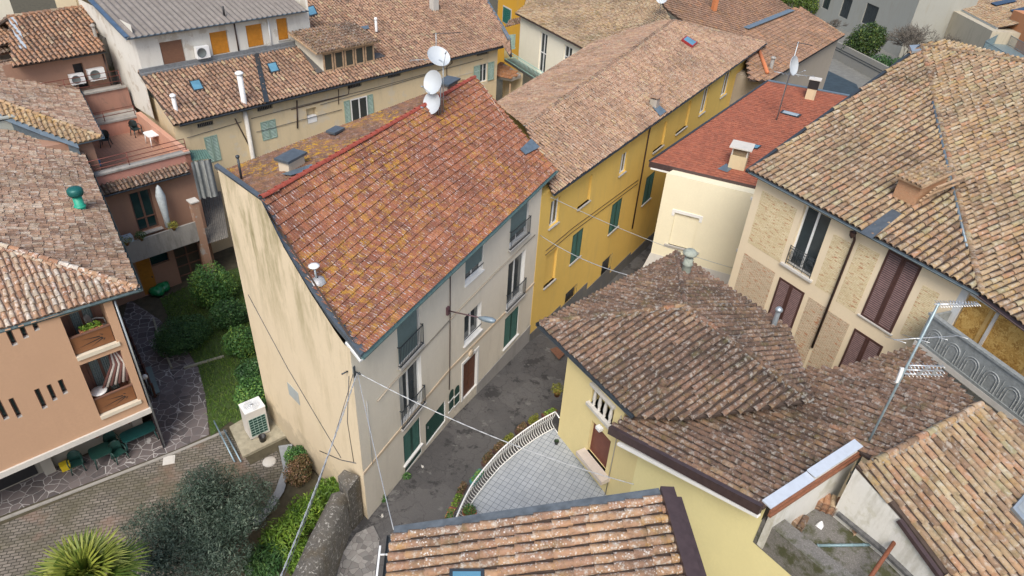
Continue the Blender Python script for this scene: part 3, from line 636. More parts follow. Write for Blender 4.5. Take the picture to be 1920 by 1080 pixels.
c1 = opl(plWR, 548, 312); chimney_box(roofW, c1 - [0, 0, .05], .95, .5, .42, rzW, plaster('chimney_render', (.6, .52, .4), .5), slate_metal, .1, .1, .02)
mb = MB(); mb.quad(*(opl(plWR, x, y) + [0, 0, .09] for x, y in ((527, 330), (585, 311), (590, 320), (545, 333)))); mb.build('flashing', blue_metal, roofW)
c2 = opl(plWR, 840, 170) ; chimney_box(roofW, c2 - [0, 0, .1], 1.1, .55, .55, rzW, plaster('chimney_render_grey', (.36, .30, .25), .6), slate_metal, .12, .1, .02)
c3 = opl(plWR, 629, 246); mb = MB(); mb.box(c3, .75, .5, .1, rzW); mb.build('roof_hatch', slate_metal, roofW)
mb = MB(); c4 = opl(plWR, 452, 330); mb.tube([c4 - [0, 0, .2], c4 + [0, 0, .75]], .05); mb.lathe(c4 + [0, 0, .75], [(.05, 0), (.075, .03), (.075, .1), (0, .12)]); mb.build('vent_pipe', dark_metal, roofW)
mb = MB(); mb.quad(*(opl(plW, x, y) + [0, 0, .1] for x, y in ((975, 283), (996, 263), (1012, 279), (985, 293)))); mb.build('metal_patch', blue_metal, roofW)
# ================================================================ YELLOW HOUSE
YD = nrm(V2(at(1437, 80, 9.0)) - V2(at(1035, 365, 9.0))); yn = np.array([YD[1], -YD[0]])
YE1, YE2 = at(1037, 363, 9.0), at(1437, 80, 9.0); YR1, YR2 = at(985, 235, 10.7), at(1262, 38, 10.7); YB1 = at(932, 193, 9.25)
yA = p2 + yn * .02; yB = V2(YE2) - yn * .5 - YD * .35; yB = yA + YD * np.dot(yB - yA, YD)
YH = thing('yellow_house', 'long ochre yellow townhouse with green shutters lining the alley behind the white house', 'house', (yA[0], yA[1], -.7))
WY = Wall(yA, yB); mb = MB()
def Yr(dp, *a): return sunk(WY, WY.rect(*a), dp)
yw = [Yr(.18, (1028.7, 430), (1046, 415), (1033, 380)), Yr(.18, (1160, 330), (1172, 321), (1164, 292)), Yr(.18, (1310, 217), (1321, 208), (1319, 170)), Yr(.18, (1350, 183), (1361, 176), (1360, 140))]
yni = [Yr(.14, (1082.5, 391), (1105, 377), (1086, 345)), Yr(.14, (1224, 285), (1243, 273), (1232, 240)), Yr(.14, (1267, 250), (1287, 238), (1273, 205)), Yr(.14, (1018.7, 542.5), (1040, 521), (1021, 484))]
ysh = [Yr(.06, (1068, 495), (1087, 480.6), (1074, 442.5)), Yr(.06, (1140, 438.7), (1158, 425), (1148, 385)), Yr(.06, (1203, 385), (1219, 371), (1213, 333))]
ybs = [Yr(.2, (1124, 530), (1142, 512.5), (1127.5, 494)), Yr(.2, (1058, 575), (1079, 555), (1060, 552))]
yC = yB + np.array([-yn[0], -yn[1]]) * 9.2; yDd = yA - yn * 8.9
shell(YH, [yA, yB, yC, yDd], -3.9, 8.95, [yellow_wall], {0: WY})
for r in yw: window(YH, WY, r, white_paint, glass, .18, 2, 1, sill=stone_sill, fw=.085, sillo=.1)
for r in yni: mb = MB(); WY.sbox(mb, r[0] - .06, r[1] + .06, r[2] - .07, r[2], -.13, .1); mb.build('sill', stone_sill, YH)
for r in ysh: louvre(YH, WY, r, green_shut, -.0, 2, sill=stone_sill, slat=.07)
for r in ybs:
    mb = MB(); n = 7
    for k in range(n + 1): u = r[0] + (r[1] - r[0]) * k / n; mb.tube([WY.pt(u, r[2], .0), WY.pt(u, r[3], .0)], .012, n=5)
    mb.build('window_grille', dark_metal, YH); mb = MB(); WY.sbox(mb, r[0] + .01, r[1] - .01, r[2] + .01, r[3] - .01, -.19, -.15); mb.build('cellar_window', black_rubber, YH)  # dark panel stands in for the unlit cellar behind the grille
mb = MB(); ust = np.linspace(0, WY.L, 9)
for i, zt__ in enumerate((-.15, -.4, -1.0, -1.62, -1.88, -1.95, -2.1, -2.1)): WY.sbox(mb, ust[i] * .75 if i < 7 else ust[i] * .75, ust[i + 1] * .75 - .002 if i < 7 else WY.L, -3.9, zt__, 0, .03)
mb.build('plinth', plaster('dark_plinth', (.13, .13, .13), .4, (.25, .22, .15)), YH)
mb = MB()
a = [WY.pt(*WY.uz(1022, 478), .03)] + [WY.pt(*WY.uz(x, y), .03) for x, y in ((1072.5, 435), (1113, 405), (1195, 344))]; mb.tube(a, .018, n=5)
mb.tube([q + [0, 0, .28] for q in a], .018, n=5); mb.build('wall_pipe', copper_dark, YH)
ud, zd = WY.uz(1184, 428); mb = MB(); mb.tube([WY.pt(ud, zd, .06), WY.pt(ud, 8.2, .06), WY.pt(ud + .1, 8.5, .06), WY.pt(ud + .35, 8.85, .45)], .05, n=8); mb.build('downpipe', copper_dark, YH)
ud2 = WY.L - .25; mb = MB(); mb.tube([WY.pt(ud2, 2, .06), WY.pt(ud2, 8.8, .06)], .04, n=8); mb.build('downpipe', white_paint, YH)
mb = MB(); plY = plane3(YE1, YE2, YR1); plYb = plane3(YR1, YR2, YB1)
YR2 = opl(plY, 1262, 38); ytop = opl(plY, 1247, 22); yhip = YE2
YBf = YB1 + (YR2 - YR1) * .93
rz2 = opl(plYb, 1110, 97)
coppi(mb, [YE1, YE2, YR2, YR1, at(1003, 272, 10.2)], pitch=.235, r=.088, ln=.36)
coppi(mb, [YBf, YB1, YR1, YR2], pitch=.235, r=.085, ln=.36, mat=0)
# far hip slope
FH = at(1440, 20, 8.6); coppi(mb, [YE2, YE2 + np.array([-yn[0], -yn[1], 0]) * 9.6, YR2], pitch=.235, r=.088, ln=.36)
roofY = mb.build('roof', [TC['Y'], deck], YH)
mb = MB(); ridge(mb, YR1, YR2, .11, .4, 0, .02, 1); ridge(mb, YE2, YR2, .11, .4, 0, .02, 1); mb.build('ridge_tiles', [TC['Y'], conc], roofY)
mb = MB(); o = np.append(yn, 0) * .06; gutter(mb, YE1 + o - [0, 0, .07], YE2 + o - [0, 0, .07], .08); mb.build('gutter', dark_metal, YH)
mb = MB(); gutter(mb, YB1 + [0, 0, -.06] - o, YBf - [0, 0, .06] - o, .08); mb.build('gutter', zinc, YH)
mb = MB(); sb = [(1283, 78), (1303, 88), (1299, 92), (1279, 81)]
def skylight(parent, pl, quad, mframe, mg, h=.12, name='skylight'):
    P = [opl(pl, *q) for q in quad]; n = pl[1]; c = sum(P) / 4; mb = MB(); mb.hexa([p - n * .1 for p in P] + [p + n * h for p in P], 0)
    mb.quad(*[c + (p - c) * .8 + n * (h + .006) for p in P], 1); return mb.build(name, [mframe, mg], parent)
skylight(roofY, plY, [(1276, 77), (1285, 70), (1306, 83), (1297, 91)], plain('red_frame', (.28, .03, .03), .5), sky_glass, .2)
cy = opl(plY, 1226, 200); chimney_box(roofY, cy, .5, .5, .55, math.atan2(YD[1], YD[0]), plaster('old_chimney', (.42, .38, .33), .6), TC['Y'], .08, .06, .12)
mb = MB(); mb.quad(*(opl(plY, x, y) + plY[1] * .11 for x, y in ((1222, 203), (1233, 198), (1248, 211), (1236, 220)))); mb.build('flashing', blue_metal, roofY)
# ================================================================ IVORY HOUSE behind (green balcony)
IE2 = opl(plYb, 1107, 97); IE1 = at(967, 24, IE2[2]); idr = nrm(V2(IE2) - V2(IE1)); inn = np.array([idr[1], -idr[0]])   # outside faces the courtyard
IH = thing('ivory_house', 'ivory house with moss flecked tile roof and pale green balcony over the courtyard', 'house', (IE1[0], IE1[1], 0))
sgn = 1 if np.dot(inn, -V2(IE1)) > 0 else -1
iA, iB = V2(IE1) - inn * sgn * .35 + idr * .4, V2(IE2) - inn * sgn * .35 - idr * .1
WI = Wall(iA, iB) if sgn > 0 else Wall(iB, iA)
def Ir(*a): return sunk(WI, WI.rect(*a), .2)
iw = [Ir((1008, 133), (1021, 140), (1012, 58)), Ir((1054, 126), (1069, 133), (1060, 84))]
ir = [iA, iB, iB - inn * sgn * 8 - idr * 1, iA - inn * sgn * 9] if sgn > 0 else [iB, iA, iA - inn * sgn * 9, iB - inn * sgn * 8 - idr * 1]
shell(IH, ir, -3.6, IE2[2] - .1, [cream_wall], {0: WI})
for r in iw: window(IH, WI, r, white_paint, glass, .2, 2, 2, name='french_window', fw=.1)
pI = plane3(IE1, IE2, opl(plYb, 1262, 50))
itop = [opl(pI, 1247, 18), opl(pI, 1100, -60)]
mb = MB(); iz = opl(pI, 1160, 80); coppi(mb, [IE1, IE2, opl(pI, 1160, 79), opl(pI, 1262, 48), opl(pI, 1245, 16), opl(pI, 1180, -60), opl(pI, 1000, -70), opl(pI, 985, 10)], pitch=.25, r=.088, ln=.38, mat=0)
hp = [opl(plYb, 1160, 81) + [0, 0, .12], opl(plYb, 1268, 54) + [0, 0, .12], opl(pI, 1241, 17) + [0, 0, .12]]; coppi(mb, hp, None, pitch=.25, r=.095, ln=.38, mat=0); roofI = mb.build('roof', [tilemat('clay_tiles_mossy', [(0, (.16, .11, .07)), (.4, (.35, .25, .16)), (.8, (.42, .33, .2)), (1, (.44, .4, .27))], lich=.35, yel=.2, dark=.45, moss=.55), deck], IH)
mb = MB(); ridge(mb, hp[0], hp[2], .1, .4, 0, .03); ridge(mb, opl(pI, 1245, 16), opl(pI, 1180, -60), .11, .4, 0, .03); mb.build('ridge_tiles', roofI.data.materials[0], roofI)
mb = MB(); gutter(mb, IE1 + [0, 0, -.06], IE2 + [0, 0, -.06], .09); mb.build('gutter', brown_metal, IH)
mb = MB(); b0, b1 = at(960, 108, 7.6), at(1030, 150, 7.6)
zs = WI.uz(1004, 133)[1]; ub0, ub1 = WI.uz(975, 110)[0], WI.uz(1060, 150)[0]; 
ulo, uhi = min(ub0, ub1) - 1.0, max(ub0, ub1) + 2.2
WI.sbox(mb, ulo, uhi, zs - .18, zs, 0, 1.2); mb.build('balcony_slab', plain('dark_balcony_floor', (.10, .10, .095), .9), IH)
mb = MB()
for z in (zs + .08, zs + 1.0): mb.bar(WI.pt(ulo, z, 1.17), WI.pt(uhi, z, 1.17), .045, .045); mb.bar(WI.pt(ulo, z, 0), WI.pt(ulo, z, 1.17), .045, .045); mb.bar(WI.pt(uhi, z, 0), WI.pt(uhi, z, 1.17), .045, .045)
for k in range(48): u = ulo + (uhi - ulo) * k / 47; mb.tube([WI.pt(u, zs + .05, 1.17), WI.pt(u, zs + 1.0, 1.17)], .024, n=4)
mb.build('balcony_railing', plain('mint_railing', (.36, .60, .54), .5, 0, .15), IH); mb = MB(); us_ = uhi if abs(WI.uz(960, 90)[0] - uhi) < abs(WI.uz(960, 90)[0] - ulo) else ulo; WI.sbox(mb, us_ - .02, us_ + .02, zs + .9, zs + 2.3, .1, 1.15); mb.build('side_screen', plain('mint_screen', (.30, .42, .38), .3, 0, .3), IH)
# ================================================================ RED ROOF HOUSE
RE1, RE2 = at(1218, 303, 7.3), at(1432, 353, 7.3); RT1 = at(1440, 152, 9.2); RT2 = at(1585, 179, 9.2)
RH = thing('red_roof_house', 'light cream house with plain red tile roof beyond the brick panelled house', 'house', (*V2(at(1221, 470, 1.4)), 1.4))
rc = V2(at(1221, 470, 1.5)); rdir = nrm(V2(RE2) - V2(RE1)); rn = np.array([rdir[1], -rdir[0]]); 
WR1 = Wall(rc, rc + rdir * 9); rb = sunk(WR1, WR1.rect((1254, 454), (1296, 473), (1266, 398)), .12)
ldir = nrm(V2(RT1) - V2(RE1)); shell(RH, [rc, rc + rdir * 9, rc + rdir * 9 + ldir * 13, rc + ldir * 13], -3.8, 7.15, [red_cream], {0: WR1})
mb = MB(); t0_, t1_ = WR1.pt(-.02, 1.35, .02), WR1.pt(9, 1.35, .02); q0_ = at(1168, 540, -1.6); q1_ = q0_ + np.append(rdir, 0) * 10; q0_[2] = q1_[2] = -3.6; b0_ = WR1.pt(0, -3.6, -1); b1_ = WR1.pt(9, -3.6, -1); mb.hexa([q0_, q1_, b1_, b0_, t0_, t1_, WR1.pt(9, 1.35, -1), WR1.pt(0, 1.35, -.05)]); mb.build('battered_plinth', conc_light, RH)
mb = MB(); WR1.sbox(mb, rb[0] - .2, rb[1] + .2, rb[3], rb[3] + .2, 0, .04); WR1.sbox(mb, rb[0] - .2, rb[0] - .02, rb[3] - .25, rb[3], 0, .04); WR1.sbox(mb, rb[1] + .02, rb[1] + .2, rb[3] - .25, rb[3], 0, .04); mb.build('window_hood', white_trim, RH)
mb = MB(); WR1.sbox(mb, rb[0] - .25, rb[1] + .5, rb[2] - .1, rb[2], -.1, .12); mb.build('sill', stone_sill, RH)
for LB, RB, LT in (((1399, 425), (1404, 428), (1409, 375)), ((1370, 528), (1377, 533), (1384, 472))):
    r = WR1.rect(LB, RB, LT); r = (r[0], r[0] + 1.0, r[2], r[3])
    louvre(RH, WR1, r, plain('taupe_shutter', (.19, .13, .09), .6), .04, 2, sill=white_trim)
    mb = MB(); WR1.sbox(mb, r[0] - .2, r[1] + .2, r[3], r[3] + .2, 0, .05); mb.build('window_hood', white_trim, RH)
mb = MB(); flat_tiles(mb, [RE1, RE2 + (RE2 - RE1) * .6, RT2 + (RT2 - RT1) * .5, RT1], None, w=.24, ln=.27, mat=0, deck=1, step=.04, rib=0, ribs=0, thick=.1); roofR = mb.build('roof', [TC['RED'], deck], RH)
plR = plane3(RE1, RE2, RT1); rd3 = np.append(rdir, 0); up_ = np.array([0, 0, 1.])
mb = MB(); mb.hexa([RE1 + np.append(rn, 0) * .06 - up_ * .34 , RE2 + rd3 * 3 + np.append(rn, 0) * .06 - up_ * .34, RE2 + rd3 * 3 - up_ * .34, RE1 - up_ * .34, RE1 + np.append(rn, 0) * .06 + up_ * .03, RE2 + rd3 * 3 + np.append(rn, 0) * .06 + up_ * .03, RE2 + rd3 * 3 + up_ * .03, RE1 + up_ * .03]); mb.build('fascia', brown_metal, roofR)
mb = MB(); mb.bar(RE1 - up_ * .4 + rd3 * .15, RE2 - up_ * .4 + rd3 * 3, .12, .12); mb.build('soffit_trim', white_paint, roofR)
mb = MB(); mb.bar(RE1 + up_ * .03, RT1 + up_ * .03, .14, .1); mb.build('verge_flashing', dark_metal, roofR); mb = MB(); mb.bar(RT1 + up_ * .05, RT2 + (RT2 - RT1) * .5 + up_ * .05, .3, .06); mb.build('ridge_flashing', blue_metal, roofR)
rzR = math.atan2(rdir[1], rdir[0])
cr = opl(plR, 1382, 312); chimney_box(roofR, cr, 1.0, .95, .85, rzR, plaster('buff_chimney', (.62, .52, .33), .4), conc_light, .18, .07, .5)
mb = MB(); mb.box(cr + [0, 0, .86], .9, .86, .48, rzR); mb.build('chimney_brickwork', brickmat('mossy_brick', (.22, .16, .1), (.3, .24, .15), (.1, .09, .05), 8, wall=WR1, moss=.5, spots=.3), roofR)
mb = MB(); mb.quad(*(opl(plR, x, y) + plR[1] * .07 for x, y in ((1345, 318), (1362, 308), (1372, 318), (1363, 325)))); mb.build('flashing', blue_metal, roofR)
skylight(roofR, plR, [(1402, 279), (1408, 272), (1428, 275), (1420, 281)], dark_metal, sky_glass, .1); skylight(roofR, plR, [(1462, 213), (1467, 208), (1503, 217), (1496, 222)], dark_metal, glassmat('pale_skylight', (.3, .36, .4)), .1)
c5 = opl(plR, 1518, 184); chimney_box(roofR, c5, .65, .6, .75, rzR, plaster('buff_chimney2', (.62, .5, .33), .4), conc_light, .1, .05, .65); mb = MB(); mb.box(c5 + [0, 0, .76], .72, .66, .62, rzR); mb.build('chimney_cowl', black_rubber, roofR)
# ================================================================ BRICK PANELLED HOUSE (right)
QE1, QE2 = at(1405, 318, 11.0), at(1840, 549, 11.0); QT = at(1728, 86, 15.2)
qd = nrm(V2(QE2) - V2(QE1)); qn = np.array([qd[1], -qd[0]]); qn = qn if np.dot(qn, -V2(QE1)) > 0 else -qn     # towards the camera
qA, qB = V2(QE1) - qn * .4 + qd * .35, V2(QE2) - qn * .4 - qd * .5
BH = thing('panelled_house', 'house with pale brick panels, brown louvred shutters and a big hipped tile roof', 'house', (qA[0], qA[1], 0))
WQ = Wall(qA, qB) if np.dot(Wall(qA, qB).n, qn) > 0 else Wall(qB, qA)
def Qr(dp, *a): return sunk(WQ, WQ.rect(*a), dp)
def qrect(LT, RT, LB):
    u0, z1 = WQ.uz(*LT); u1, _ = WQ.uz(*RT); _, z0 = WQ.uz(*LB); return (min(u0, u1), max(u0, u1), z0, z1)
qw = qrect((1508, 388), (1556, 418), (1471.7, 493)); qw = sunk(WQ, (qw[0], qw[1], qw[2], 10.55), .25)
qs = [qrect((1662, 478), (1722, 517), (1615, 590)), qrect((1462.5, 519), (1509, 550), (1440, 590)), qrect((1603, 615), (1658, 647), (1568, 690))]
qs[0] = (qs[0][0], qs[0][1], qs[0][2], 10.6)
for r in qs: sunk(WQ, r, .06)
qfar = qB + (-qn) * .0
plan = [qA, qB, qB - qn * 9, qA - qn * 14] ; plan = plan if np.dot(Wall(plan[0], plan[1]).n, qn) > 0 else plan[::-1]
idx = [i for i in range(4) if np.allclose(plan[i], WQ.A) and np.allclose(plan[(i + 1) % 4], WQ.B)][0]
shell(BH, plan, -3.8, 10.9, [plaster('peach_render', (.78, .66, .47), .12, (.6, .5, .36), .2)], {idx: WQ})
brick = brickmat('pale_brick', (.68, .56, .34), (.76, .66, .44), (.50, .40, .24), 1.0, .26, .075, .008, .95, WQ); brick2 = brickmat('pale_pink_brick', (.58, .47, .33), (.68, .55, .40), (.36, .29, .2), 1.0, .26, .075, .012, 1.0, WQ)
up_rows = [((1430, 357), (1494, 395), (1405, 456)), ((1564, 438), (1599, 456), (1527, 535)), ((1611, 455), (1647, 484), (1565, 563)), ((1731, 534), (1762, 552), (1685, 625))]
for q in up_rows:
    r = qrect(*q); r = (r[0], r[1], r[2], min(10.55, r[3])); mb = MB(); WQ.sbox(mb, r[0], r[1], r[2], r[3], -.03, -.004 + .012); mb.build('brick_panel', brick, BH)
for q in [((1396, 474), (1454, 512), (1376, 540)), ((1517, 556), (1549, 577), (1492, 640)), ((1553, 582), (1594, 607), (1520, 665))]:
    r = qrect(*q); mb = MB(); WQ.sbox(mb, r[0], r[1], r[2] - 1.2, r[3], -.03, .008); mb.build('brick_panel', brick2, BH)
window(BH, WQ, qw, white_paint, glass, .25, 2, 1, name='french_window', fw=.09, sill=conc_light, sillw=.2, sillo=.14, sillh=.12)
mb = MB()   # ornate railing with rings
for z in (.12, .28, .92, 1.05): mb.bar(WQ.pt(qw[0], qw[2] + z, .02), WQ.pt(qw[1], qw[2] + z, .02), .025, .025)
for k in range(3):
    uc = qw[0] + (qw[1] - qw[0]) * (k + .5) / 3; ring = lambda rad: [WQ.pt(uc + rad * math.cos(a), qw[2] + .6 + rad * math.sin(a), .02) for a in np.linspace(0, 2 * math.pi, 17)]
    mb.tube(ring(.2), .013, n=5, cap=False); mb.tube(ring(.13), .01, n=5, cap=False)
    for j in (-2, -1, 0, 1, 2): mb.tube([WQ.pt(uc + j * .06, qw[2] + .12, .02), WQ.pt(uc + j * .06, qw[2] + 1.05, .02)], .009, n=4)
for u in (qw[0], qw[1]): mb.bar(WQ.pt(u, qw[2], .02), WQ.pt(u, qw[2] + 1.08, .02), .03, .03)
for k in range(4): u = qw[0] + (qw[1] - qw[0]) * k / 3; mb.tube([WQ.pt(u, qw[2] + .02, .02), WQ.pt(u, qw[2] + 1.05, .02)], .013, n=5)
mb.build('balcony_railing', dark_metal, BH)
for i, r in enumerate(qs): louvre(BH, WQ, r, brown_shut, .03, 2, slat=.095, fw=.1, sill=conc_light if i == 0 else None)
def qpipe(pts, m, nm='downpipe', rad=.06): mb = MB(); mb.tube(pts, rad, n=8); return mb.build(nm, m, BH)
uq, _ = WQ.uz(1565, 549); qpipe([WQ.pt(uq, 4, .09), WQ.pt(uq, 10.2, .09), WQ.pt(uq, 10.75, .35)], copper_dark)
mb = MB(); cpos = WQ.pt(uq, 10.65, .42); mb.lathe(cpos - [0, 0, .25], [(.03, 0), (.12, .12), (.15, .3)]); mb.build('hopper', copper_dark, BH)
# roof
pQ = plane3(QE1, QE2, QT); QB2 = QE2 + np.append(unit(-74), 0) * 12; pQ2 = plane3(QE2, QB2, QT)
QTR = opl(pQ2, 1768, 74); QTR2 = opl(pQ2, 2020, 135)
mb = MB(); coppi(mb, [QE1, QE2, QT], None, pitch=.31, r=.122, ln=.5, mat=0, holes=())
coppi(mb, [QE2, QB2, QTR2 + (QB2 - QE2) * .3, QTR2, QTR, QT], -74, pitch=.27, r=.114, ln=.47, mat=0)
pback = [QT, QTR, QTR2, QTR2 + np.array([4, 6, -3.]), QT + np.array([3, 6, -2.5])]; mb.poly(pback[::-1], 1)
roofQ = mb.build('roof', [TC['R'], deck], BH)
mb = MB(); ridge(mb, QE2, QT, .13, .45, 0, .04); ridge(mb, QTR2, QT, .13, .45, 0, .05, 1); mb.build('ridge_tiles', [TC['R'], conc], roofQ)
mb = MB(); b0 = QT + np.append(qd, 0) * .0; 
hp = [QE2 + (QT - QE2) * t - np.append(qd, 0) * .2 + [0, 0, .05] for t in (.12, .3, .5, .68)]; mb.tube(hp, .07, n=5); mb.build('hip_flashing', blue_metal, roofQ)
ap = opl(pQ, 1722, 90); mb = MB(); mb.hexa([QT + [-.9, -.9, -.25], QT + [.6, -.4, -.1], QT + [.7, .4, -.1], QT + [-.6, .2, -.2], QT + [-.9, -.9, -.12], QT + [.6, -.4, .06], QT + [.7, .4, .06], QT + [-.6, .2, -.05]]); mb.build('apex_flashing', zinc, roofQ)
mb = MB(); vd = nrm(QT - QE1); mb.bar(QE1 - vd * .2, QT, .16, .16); mb.build('verge_board', dark_metal, roofQ)
mb = MB(); o = np.append(qn, 0) * .07; gutter(mb, QE1 + o - [0, 0, .07] - np.append(qd, 0) * .1, QE2 + o - [0, 0, .07], .095); mb.build('gutter', plain('grey_gutter', (.09, .12, .14), .45, .4, .3), BH)
mb = MB(); od = np.append(unit(-74 - 90), 0) * .07; gutter(mb, QE2 + [0, 0, -.08] + od, QB2 + [0, 0, -.08] + od, .11); mb.build('gutter', brown_metal, BH)
# broken tile chimney by the hip
cq = opl(pQ, 1720, 362); mb = MB(); rq = math.atan2(qd[1], qd[0]); v3 = nrm(QT - QE1)
mb.box(cq + [0, 0, -.2], 1.9, 1.05, 1.0, rq + math.pi / 2)
ch = mb.build('chimney', brickmat('worn_brick', (.40, .20, .11), (.48, .30, .17), (.36, .3, .2), 6, wall=WQ, spots=.5), roofQ)
mb = MB(); top = [cq + np.append(qd * a - qn * b, c) for a, b, c in ((-.75, -1.0, .5), (.75, -1.0, .5), (.75, 1.0, .72), (-.75, 1.0, .72))]
top = [cq + np.append(qd * a + qn * b, c) for a, b, c in ((-.62, 1.15, .82), (.66, 1.15, .82), (.66, -1.15, 1.15), (-.62, -1.15, 1.15))]
coppi(mb, top, None, pitch=.23, r=.085, ln=.38, mat=0, thick=.1); mb.build('chimney_cap', [TC['R'], old_wood], ch)
mb = MB()
for k in range(6):
    a_ = cq + np.append(qd * (.7 + .04 * k) + qn * (1.0 - .1 * k), .15 + .13 * k); b_ = a_ + np.append(-qn * (1.6 + .1 * k) + qd * .12 * (k % 3), .35); mb.bar(a_, b_, .09, .05)
mb.build('chimney_boards', old_wood, ch)
mb = MB(); mb.quad(*(opl(pQ, x, y) + pQ[1] * .13 for x, y in ((1611, 440), (1634, 452), (1690, 405), (1672, 396)))); mb.build('flashing', slate_metal, roofQ)
# balcony recess on the corner (grey side wall, OSB boarding, carved parapet)
sd = unit(-68); qC = qB + sd * 7.5; WS = Wall(qB, qC) if np.dot(Wall(qB, qC).n, qn) > 0 else Wall(qC, qB)
flip = not np.allclose(WS.A, qB); su = (lambda u: WS.L - u) if flip else (lambda u: u)
def sbx(mb, u0, u1, z0, z1, o0, o1, mat=0): a, b = sorted((su(u0), su(u1))); WS.sbox(mb, a, b, z0, z1, o0, o1, mat)
ugr, _ = WQ.uz(1757, 632); ugr2 = WQ.L if ugr < WQ.L else 0; mb = MB(); WQ.sbox(mb, ugr, WQ.L - .004, -1.5, 10.88, -.02, .012); sbx(mb, 0.02, 7.5, -1.5, 8.1, -.4, -.02); sbx(mb, .02, 7.5, 10.5, 10.85, -.4, 0.0); mb.build('side_wall', plaster('grey_white_render', (.58, .60, .60), .4, (.4, .4, .38), .4), BH)
mb = MB(); sbx(mb, .05, 7.5, 8.1, 10.5, -.10, -.02); mb.build('osb_boarding', osb_m, BH)
for u in (1.25, 3.3): mb = MB(); sbx(mb, u, u + .12, 8.1, 10.5, -.02, .05, 0); mb.build('boarding_post', conc_light, BH)
pine_ = plain('pine_batten', (.5, .33, .12), .7, 0, .2)
for u in (1.0, 3.05, 3.5): mb = MB(); sbx(mb, u, u + .14, 8.1, 10.5, -.02, .01, 0); mb.build('batten', pine_, BH)
pz = WS.uz(1760, 600)[1]; bz0, bz1 = 8.2, 9.5
mb = MB(); sbx(mb, -.35, 7.5, bz0 - .25, bz0, -.2, 1.25); mb.build('balcony_slab', conc_light, BH)
par = plain('weathered_carved_concrete', (.24, .26, .26), .85, 0, .35, 7, .4); mb = MB(); sbx(mb, -.3, 7.5, bz0, bz1, 1.08, 1.18); sbx(mb, -.35, 7.5, bz1, bz1 + .1, 1.03, 1.24); sbx(mb, -.3, -.2, bz0, bz1, .1, 1.07); sbx(mb, -.35, 7.5, bz0, bz0 + .12, 1.18, 1.24); pb = mb.build('balcony_parapet', par, BH)
mb = MB()
for k in range(8):
    uc = .3 + .85 * k; P = lambda rad, hz=0: [WS.pt(su(uc + rad * math.cos(a)), bz0 + .62 + rad * math.sin(a) + hz, 1.19) for a in np.linspace(-.5, math.pi + .5, 13)]
    mb.tube(P(.3), .022, n=5); mb.tube(P(.19), .018, n=5)
    for j in (-.3, -.19, .19, .3): mb.bar(WS.pt(su(uc + j), bz0 + .14, 1.19), WS.pt(su(uc + j), bz0 + .55, 1.19), .035, .03)
    mb.bar(WS.pt(su(uc + .425), bz0 + .14, 1.19), WS.pt(su(uc + .425), bz0 + .92, 1.19), .02, .025)
mb.build('relief_pattern', plain('raised_relief', (.31, .33, .33), .85, 0, .3, 7), pb)
# ================================================================ YELLOW VILLA with terrace
ZT = 3.0
vA = V2(at(1045.6, 814, ZT)); vd1 = nrm(V2(at(1118, 904, ZT)) - vA)
KE1, KE2, KE3 = at(1012, 606, 8.1), at(1190, 778, 8.1), at(1268, 474, 8.1); KA = at(1285, 574, 9.6); KR = at(1505, 762, 9.55)
vperp = np.array([-vd1[1], vd1[0]])    # to the right/back
vperp = vperp if np.dot(vperp, V2(KE3) - V2(KE1)) > 0 else -vperp
VH = thing('yellow_villa', 'pale yellow villa with dark hipped tile roof and a curved tiled terrace over the street', 'house', (vA[0], vA[1], 0))
SA, SB = at(1145, 800, 7.5), at(1430, 950, 9.4); sdir = nrm(V2(SB) - V2(SA))
vCor = V2(SA) + sdir * .6 + np.array([-sdir[1], sdir[0]]) * .25
cpx = at(1176, 846, 7.0); 
vB = vA + vd1 * np.dot(V2(cpx) - vA, vd1)
WV = Wall(vA, vB) if np.dot(Wall(vA, vB).n, -vA) > 0 else Wall(vB, vA); vflip = not np.allclose(WV.A, vA)
def vrect(dp, *a): return sunk(WV, WV.rect(*a), dp)
vdoor = vrect(.22, (1099.4, 850), (1135.6, 878.7), (1108.7, 786)); vdoor = WV.op[-1][:4]
bal = WV.rect((1103, 757), (1148, 800), (1116, 724)); bal = (bal[0] + .12, bal[1] - .05, bal[2] + .12, bal[3]); sunk(WV, bal, .5)
WV2d = nrm(sdir); vC = vB + sdir * 13
def vplan(): return [vA, vB, vB + vperp * 8, vA + vperp * 8]
pl_ = vplan(); pl_ = pl_ if np.dot(Wall(pl_[0], pl_[1]).n, -vA) > 0 else pl_[::-1]
idx = [i for i in range(4) if np.allclose(pl_[i], WV.A) and np.allclose(pl_[(i + 1) % 4], WV.B)][0]
shell(VH, pl_, -3.5, 7.46, [villa_wall], {idx: WV})
mb = MB(); uk_ = WV.uz(1172, 770)[0]; WV.sbox(mb, 0 if not vflip else uk_, uk_ if not vflip else WV.L, 7.46, 8.03, -.25, .0); mb.build('eave_wall', villa_wall, VH)
pST = plane3(SA, SB, SB + np.array([-sdir[1], sdir[0], 0]))
